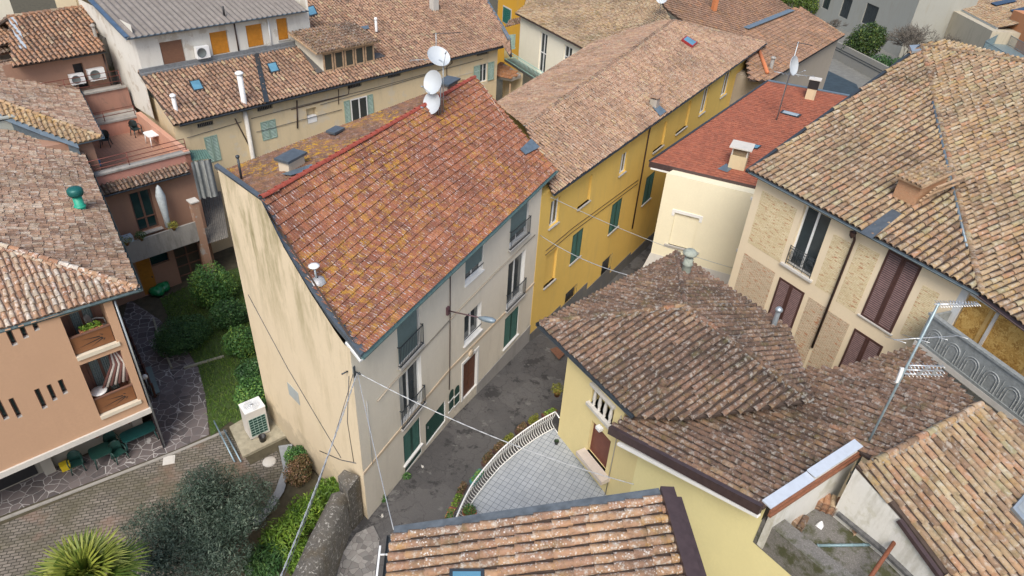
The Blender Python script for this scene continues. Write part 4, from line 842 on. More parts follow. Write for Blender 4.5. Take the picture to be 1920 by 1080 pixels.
# big side wall below the verge
WV3 = Wall(vB, vC) if np.dot(Wall(vB, vC).n, -vB) > 0 else Wall(vC, vB)
def below(px, dz=.18): p = opl(pST, *px); return p
mb = MB(); q0, q1 = WV3.A, WV3.B
zs_ = lambda q: zpl(pST, q) - .22
mb.poly([WV3.pt(0, -1.5), WV3.pt(WV3.L, -1.5), WV3.pt(WV3.L, 8.15), WV3.pt(4.75, 8.15), WV3.pt(4.75, zs_(WV3.pt(4.75, 0))), WV3.pt(0, zs_(q0))]); side = mb.build('side_wall', plaster('lemon_render', (.77, .69, .36), .1, (.6, .55, .3), .15), VH)
f = frame_mesh(WV, vdoor, -.14, .04, .04, 1, 1).build('terrace_door', rust_door, VH)
mb = MB(); WV.sbox(mb, vdoor[0] + .04, vdoor[1] - .04, vdoor[2] + .04, vdoor[3] - .04, -.2, -.17); mb.build('roller_shutter', rust_door, f)
mb = MB(); WV.sbox(mb, vdoor[0] - .15, vdoor[1] + .35, vdoor[2] - .2, vdoor[2], -.1, .42); mb.build('door_step', plaster('pink_stone_step', (.62, .54, .47), .2), VH)
mb = MB(); WV.sbox(mb, bal[0] - .1, bal[1] + .1, bal[2] - .14, bal[2], -.45, .16); WV.sbox(mb, bal[0] - .06, bal[1] + .06, bal[3] - .02, bal[3] + .09, -.45, .14)
for k in range(4):
    c = WV.pt(bal[0] + (bal[1] - bal[0]) * (k + .5) / 4, bal[2], -.02); h = bal[3] - bal[2] - .02; mb.lathe(c, [(.07, 0), (.07, .05), (.045, .09), (.085, h * .35), (.06, h * .7), (.045, h - .1), (.07, h - .05), (.07, h)], n=10)
mb.build('loggia_balustrade', conc_light, VH)
mb = MB(); uc = (vdoor[0] + vdoor[1]) / 2; c = WV.pt(uc, vdoor[3] + .12, .12); mb.box(c, .25, .2, .14, math.atan2(vd1[1], vd1[0])); mb.build('wall_lamp', white_plastic, VH)
mb = MB(); uu = vdoor[1] + .3 if not vflip else vdoor[0] - .3; mb.tube([WV.pt(uu, ZT, .04), WV.pt(uu, 7.4, .04)], .018, n=5); mb.build('wall_conduit', conc, VH)
# roofs: three slopes of the hip + long lower slope
mb = MB(); pV1 = plane3(KE1, KE2, KA); pV3 = plane3(KE1, KE3, KA)
rdv = np.append(nrm(V2(KE2) - V2(KE1)), 0)
KR = KA + rdv * np.dot(KR - KA, rdv)
valley = [opl(pV1, 1192, 785), opl(pV1, 1290, 785), opl(pV1, 1430, 780)]
coppi(mb, [KE1, KE2 + rdv * .1, valley[1], KR, KA], None, pitch=.275, r=.108, ln=.45, mat=0)
coppi(mb, [KE3, KE1, KA], None, pitch=.26, r=.1, ln=.45, mat=0)
KE4 = KE3 + rdv * 6.6; coppi(mb, [KE4, KE3, KA, KR], None, pitch=.275, r=.108, ln=.45, mat=0)
roofV = mb.build('roof', [TC['V'], deck], VH)
ST = [opl(pST, 1146, 800), opl(pST, 1430, 950), opl(pST, 1600, 838), opl(pST, 1642, 866), opl(pST, 1838, 762), opl(pST, 1720, 650), opl(pST, 1570, 692), opl(pST, 1480, 690), opl(pST, 1195, 774)]
mb = MB(); coppi(mb, ST, math.degrees(math.atan2(sdir[0], -sdir[1])), pitch=.275, r=.106, ln=.45, mat=0, over=.03); mb.build('roof', [TC['V'], deck], VH)
mb = MB(); ridge(mb, KE1 + [0, 0, .02], KA, .11, .42, 0, .03, 1); ridge(mb, KE3 + [0, 0, .02], KA, .11, .42, 0, .03, 1); ridge(mb, KR, KA, .11, .42, 0, .03, 1); mb.build('ridge_tiles', [TC['V'], conc], roofV)
mb = MB(); n1 = np.append(nrm(V2(KE1) - V2(KE3)), 0) * .08; n2 = -rdv * .08
gutter(mb, KE1 + n1 - [0, 0, .06] + n2, KE2 + n1 - [0, 0, .06], .09); gutter(mb, KE3 + n2 - [0, 0, .06], KE1 + n2 - [0, 0, .06] + n1, .09); mb.build('gutter', dark_metal, VH)
mb = MB(); sn = np.append(-np.array([-sdir[1], sdir[0]]), 0); up_ = np.array([0, 0, 1.])
mb.hexa([SA + sn * .1 - up_ * .3, SB + sn * .1 - up_ * .3, SB - sn * .05 - up_ * .3, SA - sn * .05 - up_ * .3, SA + sn * .1 + up_ * .06, SB + sn * .1 + up_ * .06, SB - sn * .05 + up_ * .06, SA - sn * .05 + up_ * .06]); mb.build('fascia', brown_metal, VH)
mb = MB(); mb.bar(SA + sn * .02 - up_ * .38 + np.append(sdir, 0) * .5, SB + sn * .02 - up_ * .38, .16, .1); mb.build('soffit_trim', white_trim, VH)
# chimney pots
def vent(parent, c, r, h, m, capm, name='vent_pipe', capr=1.5):
    mb = MB(); mb.lathe(c - np.array([0, 0, .2]), [(r, 0), (r, h + .2), (r * .9, h + .22)], n=12); mb.lathe(c + np.array([0, 0, h]), [(r * .6, 0), (r * capr, .05), (r * capr, .14), (r * .7, .22), (0, .23)], n=12)
    return mb.build(name, [m, capm], parent)
kc = opl(pV3, 1287, 505); mb = MB(); mb.lathe(kc - [0, 0, .1], [(.2, 0), (.2, .35), (.25, .4), (.2, .45), (.2, .7), (.12, .75)], n=14); mb.lathe(kc + [0, 0, .78], [(.13, -.1), (.3, 0), (.33, .1), (.2, .22), (0, .24)], n=14); mb.build('chimney_pot', plain('pale_green_grey_pot', (.30, .33, .28), .8, 0, .35, 8), roofV)
kc2 = opl(pV1, 1240, 730); mb = MB(); mb.lathe(kc2 - [0, 0, .1], [(.22, 0), (.22, .15), (.17, .2), (.14, .35)], n=14); mb.lathe(kc2 + [0, 0, .36], [(.12, -.15), (.16, 0), (.1, .12), (.03, .16), (0, .2)], n=12); mb.build('chimney_pot', TC['V'], roofV)
pVe = plane3(KE4, KE3, KA); kc3 = opl(pVe, 1450, 612); vent(roofV, kc3, .1, .75, zinc, zinc)
# terrace
tb = [(1037.5, 802.5), (1007.5, 818.8), (976, 841), (957.5, 856), (936, 875), (910, 905), (890, 931), (880, 946), (866, 975), (850, 1015)]
tp = [V2(at(x, y, ZT)) for x, y in tb]; T0 = vA + vd1 * .02
mb = MB(); nrmv = WV.n; tplan = [vA - nrmv * .05] + tp + [V2(at(1000, 1060, ZT)), np.array([5.6, 14.0]), vB + sdir * 2 - nrmv * .05]
mb.prism(tplan, ZT - .3, ZT, 0, 1)
tile = brickmat('grey_terrace_tiles', (.36, .39, .42), (.42, .45, .48), (.09, .10, .11), 1.0, .22, .22, .008, 0, vert=False, bmp=.2, rotz=math.radians(-62), offset=0)
mb.build('terrace_floor', [tile, conc], VH)
mb = MB(); mb.prism([p * .985 + vA * .015 for p in tplan], -1.5, ZT - .3, 0); mb.build('terrace_base', conc, VH)
tr = thing('terrace_railing', 'white bellied iron railing curving round the tiled terrace edge', 'railing', (*tp[4], ZT))
dens = []
for i in range(len(tp) - 1):
    n = max(2, int(np.linalg.norm(tp[i + 1] - tp[i]) / .125)); dens += [tp[i] + (tp[i + 1] - tp[i]) * k / n for k in range(n)]
dens.append(tp[-1]); dens = np.array(dens); 
for _ in range(6): dens[1:-1] = (dens[:-2] + 2 * dens[1:-1] + dens[2:]) / 4
tng = np.gradient(dens, axis=0); outn = np.stack([tng[:, 1], -tng[:, 0]], 1); outn /= np.linalg.norm(outn, axis=1)[:, None]
if np.dot(outn[5], V2(at(1060, 900, ZT)) - dens[5]) > 0: outn = -outn
TOPR = 1.0
mb = MB(); wv_in = 0.06
mb.tube([(*(p + n * -.06), ZT + .06) for p, n in zip(dens, outn)], .022, n=6); mb.tube([(*vA, ZT + .06), (*(dens[0] - outn[0] * .06), ZT + .06)], .022); bright_white = plain('bright_white_paint', (.86, .86, .84), .4, 0, .05); mb.build('bottom_rail', bright_white, tr)
mb = MB(); mb.tube([(*p, ZT + TOPR) for p in dens], .03, n=6); mb.tube([(*(vA + WV.n * .02), ZT + TOPR), (*dens[0], ZT + TOPR)], .03); mb.build('top_rail', bright_white, tr)
mb = MB()
for p, n in zip(dens[::1], outn[::1]):
    mb.tube([(*(p - n * .06), ZT + .06), (*(p + n * .10), ZT + .14), (*(p + n * .17), ZT + .28), (*(p + n * .12), ZT + .5), (*(p + n * .02), ZT + .75), (*p, ZT + TOPR)], .017, n=4)
mb.build('balusters', bright_white, tr)
# ================================================================ LOWER RIGHT HOUSE (tile roof with ridge, flat roof yard)
LR1, LR2 = opl(pST, 1640, 868) + [0, 0, .05], opl(pST, 1838, 760) + [0, 0, .05]
ldv = nrm(V2(LR2) - V2(LR1)); lnr = np.array([ldv[1], -ldv[0]]); lnr = lnr if np.dot(lnr, np.array([1, -1])) > 0 else -lnr
pL = plane3(LR1, LR2, LR1 + np.append(lnr, -.33))
LH = thing('buff_tiled_house', 'house at the lower right with buff tile roof and flaking white side wall', 'house', (*V2(LR1), 0))
LP = [opl(pL, 1606, 872), opl(pL, 1640, 866), LR2, opl(pL, 1925, 800), opl(pL, 2040, 850), opl(pL, 2040, 1200), opl(pL, 1860, 1200), opl(pL, 1765, 1065), opl(pL, 1690, 965)]
mb = MB(); coppi(mb, LP, math.degrees(math.atan2(ldv[1], ldv[0])), pitch=.27, r=.11, ln=.47, mat=0); roofL = mb.build('roof', [TC['R'], deck], LH)
mb = MB(); ridge(mb, LR1, LR2, .12, .45, 0, .03, 1); mb.build('ridge_tiles', [TC['R'], conc], roofL)
lw = [V2(opl(pL, 1606, 874)), V2(opl(pL, 1690, 968)), V2(opl(pL, 1765, 1068)), V2(opl(pL, 1860, 1200))]
mb = MB()
for i in range(3):
    a, b = lw[i], lw[i + 1]; za, zb_ = zpl(pL, a) - .1, zpl(pL, b) - .1; mb.poly([(*a, -1.5), (*b, -1.5), (*b, zb_), (*a, za)])
mb.build('side_wall', stained_white, LH)
mb = MB(); a, b = opl(pL, 1692, 970), opl(pL, 1862, 1202); mb.bar(a - [.05, 0, .12], b - [.05, 0, .12], .14, .14); mb.build('gutter', brown_metal, LH)
skylight(roofL, pL, [(1892, 955), (1935, 905), (1975, 950), (1930, 1000)], zinc, glassmat('roof_light', (.25, .28, .3)), .15)
# flat roof yard between parapet and flaking wall
ZF = 7.5
FYt = thing('flat_roof', 'mossy gravel flat roof behind a crumbling parapet beside the flaking white wall', 'flat roof', (*V2(at(1560, 970, ZF)), ZF))
fy = [V2(at(x, y, ZF)) for x, y in ((1432, 972), (1628, 862), (1692, 975), (1640, 1090), (1560, 1120))]
mb = MB(); fy2 = [fy[0] + (fy[1] - fy[0]) * -.05, fy[1] + (fy[1] - fy[0]) * .1, V2(at(1720, 990, ZF)), V2(at(1800, 1200, ZF)), V2(at(1560, 1200, ZF))]; mb.prism([V2(WV3.pt(4.8, 0, -.3)), V2(opl(pST, 1603, 836)), lw[0] + [.2, .1], lw[1] + [.3, 0], lw[2], V2(WV3.pt(12.9, 0, -.3))], ZF - .3, ZF, 0); mb.build('gravel_bed', gravel_m, FYt)
mb = MB(); cpp = [SB + sn * .0 - up_ * 1.2, at(1555, 1110, 8.2)]
P0, P1 = V2(at(1436, 962, 8.15)), V2(at(1558, 1095, 8.15)); wd = nrm(P1 - P0); wn_ = np.array([-wd[1], wd[0]]); wn_ = wn_ if np.dot(wn_, np.array([1, 0])) > 0 else -wn_
WV3.sbox(mb, 4.78, 12.9, ZF - .4, 8.22, -.55, .015); mb.build('parapet', gravel_m, FYt)

mb = MB(); a_, b_, c_ = [np.append(q, ZF) for q in (lw[0] + [.1, -.1], lw[1], lw[2])]; mb.bar(a_ + [0, 0, .32], b_ + [0, 0, .32], .3, .1); mb.bar(b_ + [0, 0, .32], c_ + [0, 0, .32], .3, .1); mb.build('bitumen_strip', plain('flaking_bitumen', (.09, .09, .09), .9, 0, .9, 7), FYt)
# capped gable wall between villa roof and flat roof
G0, G1 = opl(pST, 1432, 948), opl(pST, 1603, 836); gd_ = nrm(V2(G1) - V2(G0)); gnv = np.array([gd_[1], -gd_[0]]); gnv = gnv if np.dot(gnv, np.array([1, -1])) > 0 else -gnv; g3 = np.append(gnv, 0)
mb = MB(); Gw = G0 + (G1 - G0) * .13; mb.hexa([(*V2(Gw), ZF - .3), (*V2(G1), ZF - .3), (*(V2(G1) + gnv * .2), ZF - .3), (*(V2(Gw) + gnv * .2), ZF - .3), Gw, G1, G1 + g3 * .2, Gw + g3 * .2]); mb.build('gable_parapet', stained_white, VH)
mb = MB(); gm = G0 + (G1 - G0) * .46
for a, b, dz in ((G0, gm, .14), (gm, G1, .22)): mb.hexa([a - g3 * .1 + up_ * (dz - .06), b - g3 * .1 + up_ * (dz - .06), b + g3 * .22 + up_ * (dz - .06), a + g3 * .22 + up_ * (dz - .06), a - g3 * .1 + up_ * dz, b - g3 * .1 + up_ * dz, b + g3 * .22 + up_ * (dz - .03), a + g3 * .22 + up_ * (dz - .03)])
mb.build('metal_coping', plain('white_coping', (.55, .6, .66), .35, .2, .1), VH)
mb = MB()
for k, dz in ((.26, .02), (.3, -.12)): mb.hexa([G0 + g3 * .2 + up_ * (dz - .1), G1 + g3 * .2 + up_ * (dz - .1), G1 + g3 * k + up_ * (dz - .1), G0 + g3 * k + up_ * (dz - .1), G0 + g3 * .2 + up_ * dz, G1 + g3 * .2 + up_ * dz, G1 + g3 * k + up_ * dz, G0 + g3 * k + up_ * dz])
mb.build('brown_flashing', plain('rust_brown_sheet', (.26, .11, .06), .6, .1, .3, 6), VH)
# ================================================================ FOREGROUND ROOF
fz1, fz0 = 10.9, 9.5
FA, FB = at(738, 1000, fz0), at(1238, 928, fz1); FCc = at(1268, 1080, fz1); fdir = nrm(V2(FCc) - V2(FB))
fcol = nrm(V2(FB) - V2(FA)); fperp = np.array([fcol[1], -fcol[0]]); fperp = fperp if fperp[1] < 0 else -fperp
FH_ = thing('foreground_house', 'house in the foreground with a lichen spotted tile roof edged in brown metal', 'house', (*V2(FA), 0))
FD, FC2 = FA + np.append(fperp, 0) * 7, FB + np.append(fperp, 0) * 7
mb = MB(); coppi(mb, [FD, FA, FB, FC2], None, pitch=.285, r=.12, ln=.46, mat=0, holes=()); roofF = mb.build('roof', [TC['F'], deck], FH_)
pF = plane3(FA, FB, FD)
mb = MB(); fp3 = np.append(fperp, 0); fc3 = np.append(fcol, 0)
shell(FH_, [V2(FA) + fcol * .4 + fperp * .2, V2(FD) + fcol * .4, V2(FC2), V2(FB) + fperp * .2], -1.5, 9.3, [villa_wall])
mb.hexa([FB - up_ * .3 - fp3 * .12, FC2 - up_ * .3, FC2 + fc3 * .36 - up_ * .3, FB + fc3 * .36 - up_ * .3 - fp3 * .12, FB + up_ * .2 - fp3 * .12, FC2 + up_ * .2, FC2 + fc3 * .36 + up_ * .17, FB + fc3 * .36 + up_ * .17 - fp3 * .12])
mb.hexa([FB + fc3 * .36 - up_ * .35 + fp3 * .05, FC2 + fc3 * .36 - up_ * .35, FC2 + fc3 * .55 - up_ * .35, FB + fc3 * .55 - up_ * .35 + fp3 * .05, FB + fc3 * .36 + up_ * .0 + fp3 * .05, FC2 + fc3 * .36 + up_ * .0, FC2 + fc3 * .55 - up_ * .02, FB + fc3 * .55 - up_ * .02 + fp3 * .05]); mb.build('ridge_capping', brown_metal, roofF)
mb = MB(); mb.hexa([FA - fp3 * .2 - up_ * .2, FB - fp3 * .2 - up_ * .2, FB + fp3 * .06 - up_ * .2, FA + fp3 * .06 - up_ * .2, FA - fp3 * .2 + up_ * .03, FB - fp3 * .2 + up_ * .03, FB + fp3 * .06 + up_ * .06, FA + fp3 * .06 + up_ * .06]); mb.build('verge_flashing', plain('weathered_lead', (.13, .15, .165), .55, .2, .6, 2.5), roofF)
mb = MB(); gutter(mb, FD - fc3 * .1 - up_ * .08, FA - fc3 * .1 - up_ * .08, .08); mb.build('gutter', dark_metal, FH_)
mb = MB(); c = FA - fc3 * .32 + fp3 * .3; mb.bar(c - up_ * .1, c + fp3 * 3.2 - up_ * .1, .05, .05); mb.bar(c + fp3 * .25 - up_ * .1, c + fp3 * .25 + fc3 * .35 - up_ * .1, .03, .04); mb.build('bracket_rail', white_paint, FH_)
skylight(roofF, pF, [(845, 1073), (910, 1073), (910, 1130), (845, 1130)], dark_metal, sky_glass, .16)
# ================================================================ SALMON HOUSE (lower left)
SL = 2.7; pB = V2(at(279, 764, SL)); pd = nrm(pB - V2(at(0, 885, SL))); pn = np.array([pd[1], -pd[0]]); ps = unit(126.7); pA = pB - pd * 13
PH = thing('salmon_house', 'salmon rendered house with sun ray balcony panels and a whitened tile roof', 'house', (*pB, 0))
WP = Wall(pA, pB)
def Pr(dp, *a): return sunk(WP, WP.rect(*a), dp)
pb1 = WP.rect((145, 675), (221.5, 648), (100, 570)); pb1 = sunk(WP, (pb1[0], pb1[1], pb1[2], 8.55), 1.15)
pb2 = Pr(1.15, (189, 784), (262, 757), (150, 685))
slots = [((23.7, 650), (34, 646), (10, 621)), ((45, 635.6), (55, 632.5), (35, 612)), ((66, 622), (75, 618), (59, 605)), ((8, 789), (18, 784), (-10, 753)), ((33.7, 785.6), (42.5, 781), (14.4, 749.4)), ((80.6, 768), (90, 764), (63, 731.7)), ((100, 753), (108.5, 749), (87, 723)), ((119.5, 741), (128, 736), (108, 714))]
srect = [Pr(.22, *q) for q in slots]
PC0 = at(258, 540, 8.8); pfd = unit(40); psd = unit(126.6)
plan = [pA, pB, pB + ps * 17.5, pA + ps * 17.5]
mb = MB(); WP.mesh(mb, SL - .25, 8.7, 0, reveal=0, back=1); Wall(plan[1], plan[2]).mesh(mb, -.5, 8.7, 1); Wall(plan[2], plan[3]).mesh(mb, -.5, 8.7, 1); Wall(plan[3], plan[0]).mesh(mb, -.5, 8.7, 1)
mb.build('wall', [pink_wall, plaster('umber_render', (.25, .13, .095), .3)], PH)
for r in srect:
    f = frame_mesh(WP, r, -.16, .035, .04, 1, 1).build('slit_window', frame_brown, PH); p = MB(); p.quad(WP.pt(r[0], r[2], -.2), WP.pt(r[1], r[2], -.2), WP.pt(r[1], r[3], -.2), WP.pt(r[0], r[3], -.2)); p.build('pane', green_glass, f)
    b = MB(); WP.sbox(b, r[0], r[1], r[2], r[2] + .03, -.16, -.005); b.build('sill', stone_sill, f)
for i, r in enumerate((pb1, pb2)):
    b = MB(); WP.sbox(b, r[0], r[1] + .08, r[2] - .01, r[2] + .16, -.12, .07); b.build('balcony_ledge', plaster('travertine', (.62, .56, .45), .3), PH)
    b = MB(); h = .98; WP.sbox(b, r[0] + .03, r[1] - .03, r[2] + .18, r[2] + h, -.16, -.12); pn_ = b.build('balcony_panel', panel_brown, PH)
    b = MB(); WP.sbox(b, r[0] + .01, r[1] - .01, r[2] + h, r[2] + h + .05, -.18, -.08); b.build('handrail', frame_brown, pn_)
    b = MB(); fo = (r[1] - .28, r[2] + .58); wdt = (r[1] - r[0])
    for a0, a1, ang in ((.12, .3, 128), (.2, .9, 165), (.12, 1.55, 188), (.12, .72, 212), (.1, .3, 245)):
        ca, sa = math.cos(R_(ang)), math.sin(R_(ang)); A_ = np.array([fo[0] + a0 * ca, fo[1] + a0 * sa]); B_ = np.array([max(r[0] + .1, fo[0] + a1 * ca), fo[1] + a1 * sa * .75]); t_ = np.array([-sa, ca]) * .028
        b.poly([WP.pt(*(A_ - t_), -.117), WP.pt(*B_, -.117), WP.pt(*(A_ + t_), -.117)])
    b.build('sun_ray_cutouts', black_rubber, pn_)
    uL, uR = r[0] + .3, r[1] - .25; f = frame_mesh(WP, (uL, uR, r[2] + .1, r[3] - .25), -1.08, .09, .06, 2, 1).build('balcony_door', frame_brown, PH)
    g = MB(); g.quad(*(WP.pt(u, z, -1.13) for u, z in ((uL, r[2] + .1), (uR, r[2] + .1), (uR, r[3] - .25), (uL, r[3] - .25)))); g.build('pane', green_glass, f)
    g = MB(); ws = np.linspace(uL + .1, uR - .1, 21)
    for k in range(20):
        if 9 <= k <= 10: continue
        g.quad(WP.pt(ws[k], r[2] + .35, -1.12 + .03 * (k % 2)), WP.pt(ws[k + 1], r[2] + .35, -1.12 + .03 * ((k + 1) % 2)), WP.pt(ws[k + 1], r[3] - .35, -1.12 + .03 * ((k + 1) % 2)), WP.pt(ws[k], r[3] - .35, -1.12 + .03 * (k % 2)))
    g.build('curtain', plain('grey_green_curtain', (.20, .25, .245), .9), f)
# gathered awning cloth in the lower loggia
g = MB()
for k in range(7):
    t = k / 6; a = WP.pt(pb2[1] - .12 - .32 * t * .5, pb2[3] - .05, -.35 - .3 * t); e = WP.pt(pb2[1] - .1 - 1.0 * t * .9, pb2[2] + 1.1 + .1 * (1 - t), -.25 - .25 * t); m_ = (a + e) / 2 + np.append(pd, 0) * .22
    g.tube([a, m_, e], .06, k % 2, n=5)
g.build('striped_awning', [plain('awning_brown', (.16, .07, .06), .9), plain('awning_cream', (.5, .46, .42), .9)], PH)
g = MB(); WP.sbox(g, 0, WP.L + .05, SL - .27, SL, -2.6, .09); g.build('floor_slab', conc_light, PH)
g = MB(); WP.sbox(g, 0, WP.L - .05, -.2, SL - .27, -2.7, -2.5); WP.sbox(g, 0, WP.L - .35, -.2, .95, -2.5, -1.95); g.build('ground_floor_wall', plaster('olive_grey_render', (.27, .25, .21), .4), PH)
g = MB(); WP.sbox(g, 0, WP.L - .35, .95, 1.03, -2.5, -1.9); g.build('ledge', conc_light, PH)
uc_, _ = WP.uz(118, 850); g = MB()
for u in (8.6, WP.L - .62):
    g = MB(); WP.sbox(g, u, u + .42, -.2, SL - .28, -2.1, -1.65); g.build('pillar', plaster('grey_pillar', (.34, .32, .28), .3), PH)
g = MB(); WP.sbox(g, 1.2, 8.4, .1, .85, -1.95, -1.92); g.build('cellar_window', black_rubber, PH)
# roof
PSL = .40; pP1 = plane3(PC0, PC0 + np.append(pfd, 0), PC0 + np.append(unit(130), PSL)); pP2 = plane3(PC0, PC0 + np.append(psd, 0), PC0 + np.append(unit(216.6), .36))
hipd = np.cross(pP1[1], pP2[1]); hipd = hipd / np.linalg.norm(hipd); hipd = hipd if hipd[2] > 0 else -hipd
PHF = PC0 + hipd * 13; PS1 = PC0 + np.append(psd, 0) * 18
mb = MB(); coppi(mb, [PC0 - np.append(pfd, 0) * 14, PC0, PHF, PHF - np.append(pfd, 0) * 4], None, pitch=.222, r=.088, ln=.34, mat=0)
coppi(mb, [PC0, opl(pP2, 146, 266), opl(pP2, 0, 215), opl(pP2, -260, 120), PHF], math.degrees(math.atan2(psd[1], psd[0])), pitch=.225, r=.09, ln=.36, mat=1)
roofP = mb.build('roof', [TC['P'], TC['P2'], deck], PH)
roofP.data.materials[1] = TC['P2']; 
mb = MB(); ridge(mb, PC0 + [0, 0, .02], PHF, .11, .38, 0, .03, 1); ridge(mb, PC0 + np.append(unit(200), .05) * .25, PHF + [0, -.25, 0], .09, .38, 0, .0); mb.build('ridge_tiles', [TC['P'], conc], roofP)
mb = MB(); o1 = np.append(unit(-50), 0) * .08; o2 = np.append(unit(36.6), 0) * .08
gutter(mb, PC0 - np.append(pfd, 0) * 14 + o1 - [0, 0, .07], PC0 + o1 + o2 - [0, 0, .07], .09); gutter(mb, PC0 + o1 + o2 - [0, 0, .07], opl(pP2, 145, 266) + o2 - [0, 0, .07], .09); mb.build('gutter', plain('green_grey_gutter', (.08, .12, .13), .45, .4, .3), PH)
dpx = pB + pd * .06; mb = MB(); mb.tube([(*(pB + pd * .1 - pn * .1), 8.4), (*(pB + pd * .1 - pn * .1), 0)], .05); mb.build('downpipe', zinc, PH)
cgp = opl(pP2, 152, 392); mb = MB(); mb.lathe(cgp - [0, 0, .3], [(.2, 0), (.2, 1.0), (.2, 1.0)], n=16); mb.lathe(cgp + [0, 0, .12], [(.24, 0), (.26, .05), (.2, .1)], n=16); gp = mb.build('chimney_pipe', mint_plastic, roofP)
mb = MB(); mb.lathe(cgp + [0, 0, .72], [(.18, -.02), (.3, 0), (.33, .08), (.33, .26), (.26, .34), (.05, .38), (0, .38)], n=18); mb.build('chimney_cowl', plain('dark_teal_cap', (.01, .11, .10), .45, .2), gp)
# pergola rail steps by the side wall
# ================================================================ BROWN TILED HOUSE behind it (hip with blue flashing)
D0 = at(190, 257, 9.6); pE1 = plane3(D0, D0 + np.append(psd, 0), D0 + np.append(unit(216.6), .36)); pE2 = plane3(D0, D0 + np.append(pfd, 0), D0 + np.append(unit(130), .36))
EH = thing('brown_tiled_house', 'house with brown tile roof stepping above the salmon house along a blue metal flashing', 'house', (*V2(D0), 0))
hd2 = np.cross(pE1[1], pE2[1]); hd2 /= np.linalg.norm(hd2); hd2 = hd2 if hd2[2] > 0 else -hd2; EHF = D0 + hd2 * 12
mb = MB(); coppi(mb, [D0, opl(pE1, 116, 108), opl(pE1, 106, 96), opl(pE1, 0, 120), opl(pE1, -200, 165), EHF], math.degrees(math.atan2(psd[1], psd[0])), pitch=.225, r=.09, ln=.36, mat=0)
bl = [opl(pE2, 144, 268), opl(pE2, 70, 241), opl(pE2, 0, 213), opl(pE2, -200, 140)]
coppi(mb, [D0, EHF, bl[3], bl[2], bl[1], bl[0]], math.degrees(math.atan2(pfd[1], pfd[0])), pitch=.225, r=.09, ln=.36, mat=1)
roofE = mb.build('roof', [TC['P2'], tilemat('clay_tiles_straw', [(0, (.26, .17, .1)), (.4, (.40, .27, .15)), (.8, (.48, .38, .22)), (1, (.5, .42, .3))], lich=.3, yel=.3, dark=.35, moss=.1)], EH)
mb = MB(); ridge(mb, D0, EHF, .11, .38, 0, .03); mb.build('ridge_tiles', roofE.data.materials[1], roofE)
mb = MB(); ridge(mb, opl(pE1, 108, 95), opl(pE1, -60, 132), .12, .4, 0, .02, 0); mb.build('ridge_tiles', TC['V'], roofE)
mb = MB()
for a, b in zip(bl[:3], bl[1:]): mb.quad(a + [0, 0, .02] + np.append(unit(-50), -.5) * .38, b + np.append(unit(-50), -.5) * .38, b + [0, 0, .0], a + [0, 0, .0]); mb.quad(a - [0, 0, 2], b - [0, 0, 2], b, a)
mb.build('flashing', blue_metal, roofE)
mb = MB(); plan2 = [V2(D0) + unit(216.6) * .45 + unit(130) * .3]; plan2 = [plan2[0] + unit(220) * 14, plan2[0], plan2[0] + unit(126.6) * 15, plan2[0] + unit(126.6) * 15 + unit(220) * 14]
shell(EH, plan2, -.5, 9.5, [brown_wall]); mb = MB()
gutter(mb, bl[0] + [0, 0, -.05], D0 - [0, 0, .05] + o2, .08); gutter(mb, D0 + o2 - [0, 0, .05], opl(pE1, 116, 108) + o2 - [0, 0, .05], .08); mb.build('gutter', plain('blue_gutter', (.14, .22, .28), .4, .4), EH)
cE = opl(pP2, 12, 240); chimney_box(roofP, cE + [0, 0, 0], .9, .8, .55, R_(40), plaster('grey_green_chimney', (.38, .40, .36), .6), plain('stone_slats', (.34, .36, .33), .8), .12, .08, .1)
# ================================================================ TERRACED ROSE HOUSE
fdr = unit(47); fn = np.array([fdr[1], -fdr[0]]); fq = V2(at(272.5, 555, 0)); fL = fq - fdr * 3
uR_ = np.dot(V2(at(350, 283, 8.0)) - fq, fdr); fR = fq + fdr * uR_; WF = Wall(fL, fR)
TH = thing('rose_terrace_house', 'stepped rose and brown house with stacked roof terraces and an orange garden door', 'house', (*fq, 0))
def Fr(dp, *a): return sunk(WF, WF.rect(*a), dp)
zpar = WF.uz(265, 306)[1]; ztf = zpar - .85
gdo = Fr(.2, (262, 437), (300, 424), (241, 364)); od = Fr(.12, (272.5, 553), (297, 545), (251, 489)); kw = Fr(.3, (285, 500), (318, 489), (277, 482)); lat = Fr(.15, (342, 535), (386, 522), (322, 468))
mb = MB(); WF.mesh(mb, -.5, zpar - 1.15, 0); WF.sbox(mb, 0, WF.L, zpar - 1.15, zpar - .1, -.25, -.0, 1)
back = fR - fn * 14; bl_ = fL - fn * 14
Wall(fR, back).mesh(mb, -.5, ztf, 1); mb.build('wall', [brown_wall, rose_wall], TH)
window(TH, WF, gdo, frame_brown, green_glass, .2, 2, 1, name='glass_door', fw=.09, sill=stone_sill, sillo=.3)
mb = MB(); WF.sbox(mb, gdo[0], gdo[1], gdo[2] + .75, gdo[2] + .83, -.14, -.1); mb.build('door_bar', frame_brown, TH)
mb = MB(); WF.sbox(mb, od[0], od[1], od[2], od[3], -.06, .0); d_ = mb.build('garden_door', plain('orange_door', (.40, .17, .02), .6, 0, .25, 5), TH); mb = MB(); mb.box(WF.pt(od[1] - .12, od[2] + 1.0, .03), .04, .04, .12); mb.build('handle', dark_metal, d_)
mb = MB(); WF.sbox(mb, kw[0], kw[1], kw[2], kw[3], -.25, -.2); mb.build('kitchen_window', green_glass, TH)
mb = MB(); WF.sbox(mb, lat[0], lat[1], lat[2], lat[3], -.14, -.1); lo_ = mb.build('lattice_window', plain('dusty_glass', (.06, .055, .045), .3), TH); mb = MB()
for k in range(3): u = lat[0] + (lat[1] - lat[0]) * k / 2; WF.sbox(mb, u - .04, u + .04, lat[2], lat[3], -.1, -.03)
